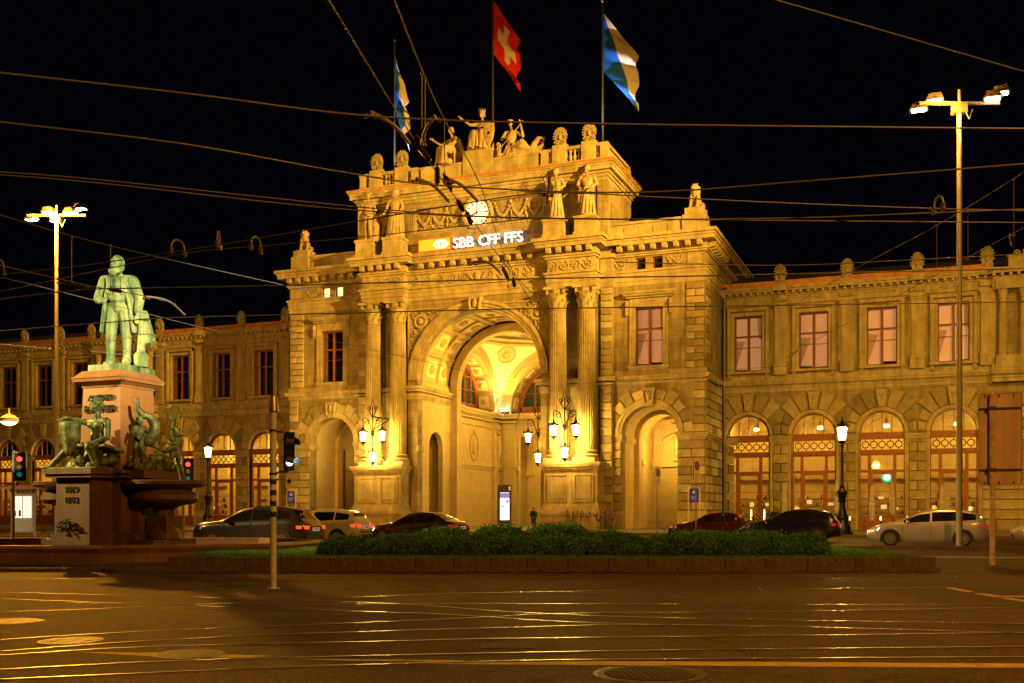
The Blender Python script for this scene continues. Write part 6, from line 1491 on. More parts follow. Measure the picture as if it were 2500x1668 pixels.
for pts in RL:
    P = smooth_pts([GP(*p) for p in pts]); b = MB(); strip(b, P, .05, .006, .0); o = tag(b.build('tram_rail', RAILM), kind='structure')
    b = MB(); strip(b, P, .045, .005, -.055); strip(b, P, .022, .0055, .04); b.build('rail_groove', GROOVE, o)
YEL = mat('worn_yellow_marking', (.52, .38, .10), .7, var=.3, vscale=6, bump=.3, bscale=40); WLN = mat('worn_white_marking', (.5, .46, .38), .7, var=.3, vscale=5)
def mark(pix, m, z=.004): b = MB(); b.add([GP(*p)+Vector((0, 0, z)) for p in pix], [tuple(range(len(pix)))]); tag(b.build('road_marking', m), kind='structure')
mark([lz(330, 474), lz(800, 480), lz(1250, 493), lz(1150, 501), lz(760, 499)], YEL); mark([lz(1340, 506), lz(2140, 514), lz(2080, 520), lz(1600, 516)], YEL)
mark([rz_(-500, 530), rz_(0, 522), rz_(430, 517), rz_(800, 519), rz_(1600, 524), rz_(2600, 530), rz_(2600, 550), rz_(1600, 544), rz_(800, 538), rz_(430, 536), rz_(0, 533)], YEL)
mark([rz_(1990, 182), rz_(2030, 180), rz_(2125, 198), rz_(2090, 200)], YEL); mark([rz_(2115, 206), rz_(2160, 205), rz_(2245, 217), rz_(2400, 216), rz_(2400, 222), rz_(2215, 223)], YEL); mark([rz_(2235, 227), rz_(2290, 227), rz_(2400, 245), rz_(2400, 252)], YEL)
mark([rz_(1550, 33), rz_(2500, 42), rz_(2500, 44), rz_(1550, 35)], WLN)
COVER = mat('cast_iron_cover', (.07, .06, .05), .5, metal=.6, var=.25, vscale=20)
DRN = mat('drain_iron', (.035, .03, .025), .7, var=.3, vscale=20)
def manhole(px, py, r, name='manhole_cover', m=None):
    p = GP(px, py); b = MB(); b.lathe([(r*1.12, 0), (r*1.12, .004), (r*.98, .005), (r*.98, .002)], 40); n = int(r*2/.055)
    for i in range(n):
        x = -r+(i+.5)*2*r/n; q = math.sqrt(max(0, (r*.95)**2-x*x)); 
        if q > .02: b.box(x-.016, x+.016, -q, q, .002, .008)
    b.lathe([(r*.97, .0022), (r*.97, .004)], 40); o = b.build(name, m or COVER, None, (p.x, p.y, .004), .5); tag(o, kind='structure')
manhole(25, 1518, .36); manhole(173, 1565, .30); manhole(463, 1598, .31); manhole(572, 1428, .45, m=DRN); manhole(1588, 1646, .345, m=DRN)
b = MB(); p = GP(1588, 1646); b.lathe([(.40, .0), (.46, .0025), (.5, .0)], 40); tag(b.build('tar_ring', BLACK, None, (p.x, p.y, .003)), kind='structure')
for px, py in ((1432, 1450), (1240, 1578), (1380, 1411)):
    p = GP(px, py); b = MB(); b.box(-.28, .28, -.22, .22, 0, .006)
    for i in range(5): b.box(-.22+i*.1, -.17+i*.1, -.18, .18, .006, .01)
    tag(b.build('drain_grate', mat('drain_iron', (.035, .03, .025), .7, var=.3, vscale=20), None, (p.x, p.y, .002), T), kind='structure')
# ================================================================ CARS (front towards -x)
def car(name, label, p, rz, paint, prof, belt, Lh, hw, glass, wheels, wr=.33, lights=True, tail=REDDULL, head=HEADD, taxi=False, group='cars on the station road', door=(-.95, .15, 1.15), plate=True):
    t = thing(name, label, 'car', p, rz, group)
    def interp(tab, x):
        if x <= tab[0][0]: return tab[0][1]
        for (a, b_), (c, d_) in zip(tab, tab[1:]):
            if x <= c:
                u = (x-a)/(c-a); u = u*u*(3-2*u)*.35+u*.65; return b_+(d_-b_)*u
        return tab[-1][1]
    def sect(x):
        zt = interp(prof, x); zb = min(zt-.01, interp(belt, x)); e = max(0, (abs(x)-(Lh-.75))/.75); w_ = hw*(1-.22*e**2.2); cab = min(1, max(0, (zt-zb)/.42)); wt = w_*(.9-.20*cab); zl = .2+.12*max(0, (abs(x)-(Lh-.5))/.5)
        return [(0, zl), (w_*.86, zl), (w_*.965, zl+.1), (w_, zl+.28), (w_*.995, zb-.16), (w_*.97, zb-.04), (w_*.93, zb), (wt+.02*cab, zt-.07*cab-.012), (wt*.9, zt-.02*cab-.002), (wt*.6, zt+.008), (0, zt+.015)]
    N = 46; xs = [-Lh+2*Lh*i/N for i in range(N+1)]; b = MB(); vs = []; m = 20
    for x in xs:
        q = sect(x); ring = [(x, -y, z) for y, z in q]+[(x, y, z) for y, z in q[-2:0:-1]]; vs += ring
    fs = [(i*m+k, i*m+(k+1) % m, (i+1)*m+(k+1) % m, (i+1)*m+k) for i in range(N) for k in range(m)]+[tuple(range(m)), tuple(N*m+k for k in range(m-1, -1, -1))]
    b.add(vs, fs); body = b.build('body', paint, t, smooth=38)
    def side(xa, xb, s, u0=.08, u1=.9):
        g = MB(); n = 14; v_ = []
        for i in range(n+1):
            x = xa+(xb-xa)*i/n; q = sect(x); (y0, z0), (y1, z1) = q[6], q[7]
            a0, a1 = u0, u1
            for a in (a0, a1): y = y0+(y1-y0)*a+.008; z = z0+(z1-z0)*a; v_.append((x, s*y, z))
        g.add(v_, [(2*i, 2*i+2, 2*i+3, 2*i+1) for i in range(n)]); g.build('side_window', CARGLASS, t, smooth=60)
    for s in (-1, 1):
        for xa, xb in glass['side']: side(xa, xb, s)
    def screen(nm, xa, xb):
        g = MB(); n = 8; v_ = []
        for i in range(n+1):
            x = xa+(xb-xa)*i/n; q = sect(x); zt = q[10][1]+.006
            for u in (-.93, -.6, 0, .6, .93): y = u*q[8][0]; z = (q[8][1] if abs(u) > .9 else (q[9][1] if abs(u) > .5 else q[10][1]))+.009; v_.append((x, y, z))
        g.add(v_, [(5*i+k, 5*i+k+1, 5*i+k+6, 5*i+k+5) for i in range(n) for k in range(4)]); g.build(nm, CARGLASS, t, smooth=60)
    screen('windshield', *glass['front']); screen('rear_window', *glass['rear'])
    wm = MB(); wm.lathe([(wr*.62, -.11), (wr*.9, -.11), (wr, -.07), (wr, .07), (wr*.9, .11), (wr*.62, .11)], 28); wm.xf(Matrix.Rotation(PI/2, 4, 'X')); wm = wm.mesh('wheel', RUBBER, 40)
    rm = MB(); rm.lathe([(wr*.66, -.1), (wr*.66, .1)], 24); rm.xf(Matrix.Rotation(PI/2, 4, 'X')); rb_ = MB()
    for k in range(10):
        a = k*PI/5; c_, s_ = math.cos(a), math.sin(a); rb_.prism([(.05*c_-.02*s_, .05*s_+.02*c_), (.05*c_+.02*s_, .05*s_-.02*c_), (wr*.66*c_+.035*s_, wr*.66*s_-.035*c_), (wr*.66*c_-.035*s_, wr*.66*s_+.035*c_)], -.122, .122)
    rb_.ring(0, 0, wr*.6, wr*.68, -.12, .12, 28, 0, 2*PI); rb_.prism([(.07*math.cos(k*.63), .07*math.sin(k*.63)) for k in range(10)], -.125, .125); rim = rb_.mesh('rim', ALLOY)
    wl_ = MB(); wl_.prism([((wr+.07)*math.cos(k*PI/12), (wr+.07)*math.sin(k*PI/12)) for k in range(13)]+[(-(wr+.07), -.14), (wr+.07, -.14)], -.02, .02); wl_ = wl_.mesh('wheel_arch', BLACK)
    for x in wheels:
        for s in (-1, 1):
            o = link('wheel', wm, t, (x, s*(hw-.1), wr)); link('rim', rim, o); link('wheel_arch', wl_, t, (x, s*(hw-.006), wr))
    ze = interp(prof, -Lh+.1); zb0 = interp(belt, Lh-.1)
    for s in (-1, 1):
        q0, q1 = sect(-Lh+.05), sect(-Lh+.55); g = MB(); g.add([(-Lh-.01, s*q0[4][0]*.62, ze-.16), (-Lh-.005, s*q0[4][0]*.9, ze-.10), (-Lh+.5, s*(q1[5][0]+.012), q1[5][1]-.02), (-Lh+.42, s*(q1[5][0]+.014), q1[5][1]-.15), (-Lh+.08, s*(q0[4][0]+.015), ze-.22), (-Lh-.014, s*q0[4][0]*.62, ze-.24)], [(0, 1, 2, 3, 4, 5)]); g.build('headlight', head, t)
        q2 = sect(Lh-.02); zz = zb0-.08; g = MB(); g.box(Lh-.16, Lh+.012, s*q2[4][0]*.74, s*(q2[4][0]+.03), zz-.15, zz-.03); g.box(Lh-.42, Lh-.16, s*(sect(Lh-.3)[4][0]-.02), s*(sect(Lh-.3)[4][0]+.018), zz-.14, zz-.03); g.build('taillight', tail, t)
        g = MB(); g.ball((glass['front'][0]+.32, s*(hw+.1), belt_z(belt, interp)+.06), (.08, .11, .07), 8, 6); g.box(glass['front'][0]+.26, glass['front'][0]+.36, min(s*(hw-.12), s*(hw+.1)), max(s*(hw-.12), s*(hw+.1)), belt_z(belt, interp)-.01, belt_z(belt, interp)+.03); g.build('mirror', paint, t)
        g = MB()
        for x in door: z0_ = sect(x); g.box(x-.006, x+.006, s*(hw*.99), s*(hw+.004), .36, interp(belt, x)-.06)
        g.build('door_seam', BLACK, t)
        for x in door[1:]:
            g = MB(); yy = hw+.012; g.box(x-.3, x-.1, min(s*(yy-.02), s*(yy+.015)), max(s*(yy-.02), s*(yy+.015)), interp(belt, x)-.2, interp(belt, x)-.16); g.build('door_handle', paint, t)
    if plate:
        g = MB(); g.box(Lh+.004, Lh+.02, -.26, .26, zb0-.30, zb0-.18); pl = g.build('number_plate', PLATE, t)
        g = MB()
        for i in range(6): g.box(Lh+.02, Lh+.024, -.2+i*.07, -.16+i*.07, zb0-.28, zb0-.2)
        g.build('plate_digits', BLACK, pl)
    for x0_, x1_ in ((Lh-.05, Lh+.03), (-Lh-.02, -Lh+.04)): g = MB(); g.box(x0_, x1_, -hw*.62, hw*.62, .28, .46); g.build('bumper', BLACK, t)
    if taxi:
        zt = interp(prof, .3); g = MB(); g.frustum(.3, 0, zt+.01, zt+.15, .1, .3, .06, .26); g.build('taxi_sign', mat('taxi_sign_yellow', (.8, .6, .05), .5, var=0, emit=(1, .75, .1), estr=.5), t)
    return t
def belt_z(belt, f): return f(belt, belt[0][0]+1.3)
MPV = dict(prof=[(-2.32, .55), (-2.26, .72), (-1.9, .88), (-1.35, 1.0), (-1.1, 1.06), (-.2, 1.46), (.35, 1.56), (1.0, 1.56), (1.6, 1.49), (1.95, 1.38), (2.1, 1.12), (2.28, .95), (2.33, .7)], belt=[(-2.3, .78), (-1.2, .95), (0, .99), (1.4, 1.05), (2.1, 1.1), (2.3, .96)], Lh=2.33, hw=.88, glass=dict(side=[(-.88, .12), (.2, 1.15), (1.22, 1.85)], front=(-1.05, -.15), rear=(1.95, 2.12)), wheels=(-1.42, 1.36))
SUV = dict(prof=[(-2.32, .75), (-2.25, .95), (-1.8, 1.06), (-1.15, 1.12), (-.3, 1.56), (.2, 1.64), (1.1, 1.62), (1.75, 1.52), (2.05, 1.15), (2.2, 1.02), (2.3, .9)], belt=[(-2.3, .95), (-1.2, 1.05), (0, 1.09), (1.5, 1.16), (2.1, 1.1), (2.3, .98)], Lh=2.3, hw=.92, glass=dict(side=[(-.85, .1), (.18, 1.1), (1.17, 1.65)], front=(-1.1, -.25), rear=(1.72, 2.05)), wheels=(-1.4, 1.36), wr=.36)
SED = dict(prof=[(-2.25, .55), (-2.2, .7), (-1.6, .86), (-1.0, .95), (-.2, 1.36), (.4, 1.43), (1.0, 1.4), (1.6, 1.15), (1.75, 1.05), (2.1, 1.0), (2.22, .8)], belt=[(-2.25, .72), (-1, .88), (.5, .93), (1.6, 1.0), (2.2, .98)], Lh=2.24, hw=.86, glass=dict(side=[(-.75, .2), (.28, 1.2)], front=(-.98, -.15), rear=(1.05, 1.62)), wheels=(-1.36, 1.36))
def paint(n, c, metal=.35, rough=.28): return mat('car_paint_'+n, c, rough, metal=metal, var=0, coat=.8, spec=.6)
p1 = GP(2168, 1334); p2 = GP(2358, 1336)
car('silver_car', 'silver five door taxi parked in front of the arched restaurant doors', Vector(((p1.x+p2.x)/2, (p1.y+p2.y)/2+.86, 0)), 0.02, paint('silver', (.52, .50, .50)), **MPV, taxi=True, head=HEADL)
car('blue_car', 'dark blue taxi estate parked behind the hedge end', DP(1930, 50.5), 0.0, paint('blue', (.012, .018, .09)), **MPV, taxi=True)
car('dark_suv', 'dark grey sport utility car with red tail lights seen from behind', DP(632, 38.6), .12, paint('grey', (.07, .065, .065), .6), **SUV, tail=RED)
car('white_car', 'white hatchback seen from behind beside the dark sport utility car', DP(775, 46.0), .10, paint('white', (.6, .6, .58), 0), **MPV, tail=RED)
car('brown_car', 'dark brown saloon car behind the middle of the hedge', DP(1020, 47.0), .0, paint('brown', (.035, .02, .015)), **SED, head=HEADL)
car('red_car', 'dark red saloon with glowing tail light between hedge and bicycles', DP(1742, 54), 0, paint('red', (.09, .012, .008)), **SED, tail=RED)
car('pale_car', 'cream white car nosing in beside the big sign board', DP(2610, 45), 0, paint('cream', (.6, .57, .5), 0), **SED)
# ================================================================ TRAFFIC SIGNALS
def signal_head(t, loc, rz, lit, faceboard=True):
    g = MB(); g.box(-.15, .15, 0, .16, 0, .92); 
    if faceboard: g.box(-.24, .24, .05, .07, -.1, 1.02)
    o = g.build('signal_head', BLACK, t, loc, rz)
    if faceboard:
        g = MB()
        for (a, b_, c, d) in ((-.26, -.235, -.12, 1.04), (.235, .26, -.12, 1.04), (-.235, .235, 1.015, 1.04), (-.235, .235, -.12, -.095)): g.box(a, b_, .045, .075, c, d)
        g.build('board_edge', WHITE, o)
    colr = {'r': ((1, .04, .02), .76), 'y': ((1, .6, .05), .46), 'g': ((.05, .9, .7), .16)}
    for c_, (cc, z) in colr.items():
        on = c_ in lit; m = mat('signal_%s_%d' % (c_, on), tuple(.25*v for v in cc), .4, var=0, emit=cc, estr=5.0 if on else .12)  # unlit lenses keep a faint emission for their reflected glimmer
        g = MB(); g.lathe([(.1, 0), (.09, .03), (.01, .04)], 16); g.xf(Matrix.Translation((0, 0, z)) @ Matrix.Rotation(PI/2, 4, 'X')); g.build('signal_lens', m, o)
        g = MB(); vs = []
        for i in range(11): a = PI*i/10; vs += [(.12*math.cos(a), 0, z+.12*math.sin(a)), (.115*math.cos(a), -.22, z-.02+.115*math.sin(a))]
        g.add(vs, [(2*i, 2*i+1, 2*i+3, 2*i+2) for i in range(10)]); g.build('visor', BLACK, o)
    return o
pb = GP(667, 1437); t = thing('signal_post', 'grey steel signal post with black and white bands and silver cap', 'signal post', pb, T)
g = MB(); g.lathe([(.075, 0), (.075, .01), (.06, .015), (.06, 3.3)], 20); g.lathe([(.13, 0), (.13, .012), (.02, .013)], 8); g.build('post', mat('pale_post', (.58, .62, .72), .45, var=.08, vscale=6, metal=.1), t, smooth=40)
g = MB(); g.lathe([(.1, 3.27), (.1, 3.31), (.075, 3.55), (.03, 3.58)], 20); g.build('cap', mat('brushed_cap', (.5, .46, .42), .35, metal=.8, var=.1), t, smooth=40)
for z in (2.1, 2.9): g = MB(); g.lathe([(.062, z), (.08, z+.005), (.08, z+.035), (.062, z+.04)], 20); g.build('clamp', BLACK, t)
for i in range(8):
    z = 1.32+.1*i; g = MB(); g.lathe([(.0625, z), (.0625, z+.098)], 20); g.build('band', WHITE if i % 2 else BLACK, t)
st = thing('traffic_signal', 'black traffic signal with a glowing white lamp beside the banded post', 'traffic light', (pb.x, pb.y, 0), T)
g = MB(); g.box(.2, .25, -.04, .14, 2.15, 2.9); g.build('backing', mat('signal_grey', (.25, .25, .25), .5, var=0), st)
g = MB(); g.tube([(.05, 0, 2.9), (.28, 0, 2.88)], .015, 6); g.tube([(.05, 0, 2.14), (.28, 0, 2.17)], .015, 6); g.build('bracket', BLACK, st)
g = MB(); g.box(.25, .42, -.12, .1, 2.18, 2.88); g.build('housing', BLACK, st)
for z, on in ((2.68, 0), (2.34, 1)):
    g = MB(); vs = []
    for i in range(13): a = -.2+(PI+.4)*i/12; vs += [(.33+.1*math.cos(a)*.6, -.12, z+.11*math.sin(a)), (.5+.1*math.cos(a)*.6, -.30, z-.03+.10*math.sin(a))]
    g.add(vs, [(2*i, 2*i+1, 2*i+3, 2*i+2) for i in range(12)]); o = g.build('visor', BLACK, st); sm = o.modifiers.new('thick', 'SOLIDIFY'); sm.thickness = .006
    g = MB(); g.ball((.33, -.13, z-.02), (.06, .02, .06), 12, 6); g.build('signal_lens', mat('white_signal', (.8, .9, 1), .4, var=0, emit=(.75, .9, 1), estr=14) if on else CARGLASS, st)
g = MB(); g.box(.26, .38, -.13, -.115, 1.84, 2.12); o = g.build('arrow_plate', WHITE, st)
g = MB(); g.prism([(.28, 1.98), (.335, 2.04), (.335, 2.0), (.36, 2.0), (.36, 1.96), (.335, 1.96), (.335, 1.92)], -.136, -.13); g.build('arrow', BLACK, o)
def signal(px, zc, label, ztop, rz, lit):
    p = DP(px, zc); t = thing('traffic_signal', label, 'traffic light', p, rz, 'three lamp signals by the fountain')
    g = MB(); g.tube([(0, 0, 0), (0, 0, ztop+.1)], .06, 10); g.build('post', STEEL, t); signal_head(t, (.22, -.1, ztop-1.0), 0, lit); g = MB(); g.box(0, .3, -.02, .02, ztop-.3, ztop-.26); g.box(0, .3, -.02, .02, ztop-.8, ztop-.76); g.build('bracket', BLACK, t)
signal(33, 41, 'three lamp traffic signal showing red at the tram stop side of the fountain', 3.75, T+.35, 'r')
signal(447, 45.5, 'three lamp traffic signal showing red behind the fountain bowl', 3.75, T+.2, 'r')
# ================================================================ SIGNS
def plate_sign(px, zc, ztop, label, rz):
    p = DP(px, zc); t = thing('parking_sign', label, 'sign', p, rz, 'no parking signs behind the hedge')
    g = MB(); g.tube([(0, 0, 0), (0, 0, ztop)], .035, 8); g.build('post', STEEL, t); g = MB(); g.box(-.28, .28, -.06, -.04, ztop-1.05, ztop+.03); o = g.build('plate', WHITE, t)
    g = MB(); g.box(-.1, .1, -.035, .1, ztop-1.0, ztop); g.build('plate_back', DSTEEL, t)
    g = MB(); g.lathe([(.25, 0), (.25, .006)], 24); g.xf(Matrix.Translation((0, -.061, ztop-.3)) @ Matrix.Rotation(PI/2, 4, 'X')); g.build('red_ring', mat('sign_red', (.5, .02, .03), .5, var=0), o)
    g = MB(); g.lathe([(.19, 0), (.19, .009)], 24); g.xf(Matrix.Translation((0, -.0615, ztop-.3)) @ Matrix.Rotation(PI/2, 4, 'X')); g.build('blue_disc', mat('sign_blue', (.02, .04, .3), .5, var=0), o)
    g = MB(); g.box(-.025, .025, -.074, -.071, ztop-.5, ztop-.1); g.v = [((x*math.cos(.78)-(z-ztop+.3)*math.sin(.78)), y, (x*math.sin(.78)+(z-ztop+.3)*math.cos(.78))+ztop-.3) for x, y, z in g.v]; g.build('red_bar', MATS['sign_red'], o)
    g = MB()
    for i in range(3): g.box(-.18, .18-.05*i, -.064, -.061, ztop-.72-i*.1, ztop-.69-i*.1)
    g.build('small_print', BLACK, o)
plate_sign(1604, 56, 3.85, 'no parking sign on slim post before the bright side passage', T+.9); plate_sign(1699, 51, 4.0, 'no parking sign on slim post before the rusticated corner', T+.9)
BLUE = mat('blue_sign_panel', (.012, .025, .16), .4, var=0, emit=(.02, .04, .3), estr=.25)
def info_frame(px, zc, label, h=3.0):
    p = DP(px, zc, .1); t = thing('information_stand', label, 'sign', p, .1, 'blue station information stands')
    g = MB(); w_ = .36; g.tube([(-w_, 0, 0), (-w_, 0, h-.2), (-w_+.06, 0, h-.06), (-w_+.2, 0, h), (w_-.2, 0, h), (w_-.06, 0, h-.06), (w_, 0, h-.2), (w_, 0, 0)], .035, 6); g.build('frame', WHITE, t)
    g = MB(); g.box(-.27, .27, -.03, .03, h-1.0, h-.14); o = g.build('panel', BLUE, t)
    g = MB(); g.prism([(-.12, h-.42), (.14, h-.42), (.14, h-.36), (.02, h-.36), (.02, h-.3), (.12, h-.3), (.12, h-.26), (-.04, h-.26), (-.12, h-.38)], -.036, -.03)
    for i in range(3): g.box(-.19, .16-.05*i, -.036, -.03, h-.62-.09*i, h-.59-.09*i)
    g.build('pictogram', WHITE, o)
info_frame(711, 74, 'blue information panel in white tube frame by the dark windowed wing', 2.95); info_frame(1694.5, 66, 'blue information panel in white tube frame before the rusticated corner', 2.95)
# big sign seen from behind
p = GP(2423, 1380); t = thing('direction_sign', 'back of a tall pinkish road sign board on a thick worn post', 'road sign', p, T)
g = MB(); g.lathe([(.07, 0), (.07, 4.57), (.02, 4.6)], 16); g.build('post', mat('worn_post', (.55, .42, .40), .6, var=.3, vscale=9), t, smooth=40)
SB = mat('sign_back', (.74, .52, .44), .55, var=.12, vscale=2, streak=.25)
bd = bpy.data.objects.new('board_group', None)
g = MB(); g.box(-.33, .70, .09, .11, 2.15, 4.58); o = g.build('board', SB, t, (0, 0, 0), -.42)
g = MB()
for (a, b_, c, d) in ((-.35, -.33, 2.13, 4.6), (.70, .72, 2.13, 4.6), (-.33, .70, 4.58, 4.6), (-.33, .70, 2.13, 2.15)): g.box(a, b_, .075, .115, c, d)
g.build('board_rim', STEEL, o); g = MB()
for z in (2.52, 4.16): g.box(-.33, .70, .05, .09, z, z+.05); g.box(-.1, .1, -.08, .09, z-.02, z+.07)
for x in (-.2, .15, .5): g.box(x, x+.03, .075, .09, 4.48, 4.56); g.box(x, x+.03, .075, .09, 2.17, 2.24)
g.build('board_rail', DSTEEL, o)
bpy.data.objects.remove(bd)
# ticket and information column with lit screen
p = DP(1231, 76, .12); t = thing('info_column', 'dark grey information column with a lit blue white screen under the arch', 'information kiosk', p, .55)
g = MB(); g.box(-.5, .5, -.22, .22, 0, 3.3); g.build('column', mat('kiosk_grey', (.08, .07, .065), .5, var=.1), t)
SCR = mat('kiosk_screen', (.8, .85, .95), .3, var=0, emit=(.55, .72, 1), estr=2.0)
g = MB(); g.box(-.34, .34, -.235, -.22, .75, 2.75); o = g.build('screen', SCR, t); g = MB(); g.box(-.34, .34, -.24, -.236, 2.35, 2.72); g.box(-.3, 0, -.24, -.236, 1.7, 1.78); g.box(.1, .3, -.24, -.236, 2.0, 2.2); g.build('screen_content', mat('screen_violet', (.3, .25, .5), .4, var=0, emit=(.25, .2, .6), estr=.8), o)
g = MB(); g.box(.3, .42, -.235, -.22, 2.9, 3.2); g.build('info_mark', PLATE, t)
for x in (-.42, -.3): g = MB(); g.box(x, x+.06, -.23, -.22, 2.4, 3.0); g.build('vent', BLACK, t)
# shelter with lit posters at the tram stop
p = DP(58, 60, .0); t = thing('tram_shelter', 'glass tram shelter with bright white lit poster panels', 'shelter', p, T)
g = MB()
for x in (-.66, .62, 2.2): g.box(x-.05, x+.05, -.06, .06, 0, 2.75)
g.box(-.9, 2.4, -.9, .9, 2.75, 2.88); g.box(-.6, 2.2, -.03, .03, .25, .32); g.build('frame', STEEL, t)
g = MB(); g.box(-.6, .56, -.1, .1, .3, 2.5); o = g.build('poster_case', mat('poster_case_grey', (.4, .38, .36), .5, var=0), t)
for a, b_ in ((-.54, -.04), (.02, .50)): g = MB(); g.box(a, b_, -.12, -.1, 1.1, 2.35); g.build('lit_poster', mat('poster_glow', (.95, .92, .88), .5, var=0, emit=(1, .93, .8), estr=.8), o)
g = MB(); g.box(-.5, -.38, -.125, -.121, 1.2, 1.5); g.box(-.24, -.1, -.125, -.121, 1.2, 1.55); g.build('poster_print', mat('poster_print', (.15, .12, .03), .6, var=.3), o)
g = MB(); g.box(.68, 2.14, -.01, .01, .32, 2.7); g.build('glass_panel', GLASS, t)
g = MB(); g.box(-.95, 2.45, -.95, .95, 2.88, 2.94); g.build('roof_edge', mat('shelter_red', (.4, .05, .02), .5, var=0), t)
# hanging street lamp at the picture's tram side
p = HP(22, 1017, 6.8)
t = thing('hanging_lamp', 'white hanging street lamp over the tram side', 'street lamp', (p.x, p.y, 6.4))
g = MB(); g.lathe([(.5, .1), (.52, .3), (.2, .5), (.06, .55), (.02, .9)], 16); g.build('lamp_hood', WHITE, t, smooth=40); g = MB(); g.lathe([(.46, .1), (.3, -.05), (.05, -.12)], 16); g.build('lamp_bowl', PENDANT, t, smooth=60)
# ================================================================ PEOPLE, PARASOLS, TERRACE
def person(p, rz, coat, trousers, label, hood=True, h=1.7):
    k = h/1.8; t = thing('person', label, 'person', p, rz)
    f = Fig()
    for q in (-1, 1): f.cap((q*.1, 0, .92), (q*.11, -.02*q, .5), .1, .075); f.cap((q*.11, -.02*q, .5), (q*.12, .04*q, .1), .075, .055); f.cap((q*.12, .04*q, .05), (q*.13, .04*q-.15, .04), .05, .04)
    f.torso(.98, .19, .13); f.head((0, -.04, 1.66), 0); f.arm((-.2, 0, 1.4), (-.27, .02, 1.12), (-.22, -.2, 1.02)); f.arm((.2, 0, 1.4), (.27, .02, 1.12), (.22, -.2, 1.02))
    f.fin('body', mat('skin', (.35, .2, .13), .7, var=0), t, (0, 0, 0), 0, k, .02)
    f = Fig(); f.ball((0, 0, 1.05), (.2, .16, .2)); f.ball((0, 0, 1.27), (.22, .16, .22)); f.cap((-.19, .01, 1.4), (.19, .01, 1.4), .09, .09)
    for q in (-1, 1): f.cap((q*.21, 0, 1.38), (q*.28, .02, 1.12), .09, .08); f.cap((q*.28, .02, 1.12), (q*.23, -.16, 1.03), .078, .06)
    f.fin('jacket', coat, t, (0, 0, 0), 0, k, .02)
    f = Fig()
    for q in (-1, 1): f.cap((q*.1, 0, .95), (q*.11, -.02*q, .5), .12, .09); f.cap((q*.11, -.02*q, .5), (q*.12, .04*q, .12), .09, .075)
    f.fin('trousers', trousers, t, (0, 0, 0), 0, k, .02)
    f = Fig(); f.ball((0, .02, 1.72), (.105, .115, .1)); f.cap((0, -.06, 1.72), (0, -.15, 1.7), .05, .03); f.fin('cap', coat, t, (0, 0, 0), 0, k, .018)
    return t
DG = mat('dark_green_cloth', (.012, .03, .014), .9, var=.1); GRYC = mat('grey_cloth', (.05, .045, .035), .9, var=.1); BLC = mat('black_cloth', (.015, .013, .012), .9, var=.1)
person(DP(1303, 77, .12), 1.0, DG, GRYC, 'person in dark green jacket and cap standing beside the column pedestal', h=1.72)
person(DP(1893, 58, .0), .6, BLC, BLC, 'person in dark clothes standing behind the dark blue taxi', h=1.78)
CANV = mat('parasol_canvas', (.34, .31, .27), .85, var=.1, vscale=4)
for i, (px, zc, h) in enumerate([(1915, 74, 3.4), (2043, 72, 3.6), (2129, 70, 3.1), (2178, 73, 3.5), (2300, 70, 3.2), (2313, 73, 3.5)]):
    p = DP(px, zc, .12); t = thing('parasol', 'closed cream canvas parasol standing on the station terrace', 'parasol', p, i*.7, 'closed parasols on the terrace')
    g = MB(); g.tube([(0, 0, 0), (0, 0, h)], .03, 8); g.box(-.3, .3, -.3, .3, 0, .08); g.build('pole', DSTEEL, t)
    g = MB(); g.lathe([(.05, h), (.09, h-.15), (.16, h-.9), (.2, h-1.6), (.17, h-2.1), (.12, h-2.35)], 40, flute=8, fd=.25); g.build('canopy', CANV, t, smooth=60)
    g = MB(); g.lathe([(.19, h-1.25), (.19, h-1.18)], 14); g.build('strap', CURTAIN, t)
CG = mat('candle_glow', (1, .6, .15), .5, var=0, emit=(1, .55, .12), estr=9)
rnd = random.Random(21)
for i, (px, zc) in enumerate([(1834, 72), (1866, 73), (1945, 71), (2000, 72), (2075, 72), (2150, 71), (2215, 72), (2265, 71), (2340, 71), (2395, 71)]):
    p = DP(px, zc, .12); t = thing('bistro_table', 'small round terrace table before the arched doors', 'table', p, 0, 'terrace tables along the peach blind wing')
    g = MB(); g.lathe([(.4, .72), (.4, .75)], 20); g.build('table_top', DWOOD, t); g = MB(); g.lathe([(.25, 0), (.25, .03), (.04, .05), (.035, .72)], 12); g.build('leg', IRON, t)
    l_ = thing('table_lantern', 'small glowing table lantern on a terrace table', 'lantern', (p.x, p.y, .87), 0, 'table lanterns on the terrace')
    hh = .75 if i < 2 else .28
    g = MB(); g.box(-.07, .07, -.07, .07, 0, .03); g.box(-.07, .07, -.07, .07, hh, hh+.03)
    for a in (-.06, .06):
        for b_ in (-.06, .06): g.box(a-.008, a+.008, b_-.008, b_+.008, .03, hh)
    g.build('cage', IRON, l_); g = MB(); g.lathe([(.045, .03), (.045, hh-.04), (.01, hh)], 8); g.build('flame_glass', CG, l_)
    for q in (-1, 1):
        pc = Vector((p.x+q*.75, p.y+rnd.uniform(-.2, .2), .12)); c_ = thing('terrace_chair', 'dark wooden terrace chair at a small round table', 'chair', pc, q*PI/2+rnd.uniform(-.3, .3), 'chairs on the station terrace')
        g = MB(); g.box(-.21, .21, -.21, .21, .44, .48); g.build('seat', DWOOD, c_); g = MB(); g.box(-.21, .21, -.22, -.19, .62, .88); g.build('backrest', DWOOD, c_)
        for a in (-.19, .19): g = MB(); g.box(a-.018, a+.018, .16, .2, 0, .44); g.build('leg', DWOOD, c_); g = MB(); g.box(a-.018, a+.018, -.22, -.18, 0, .88); g.build('leg', DWOOD, c_)
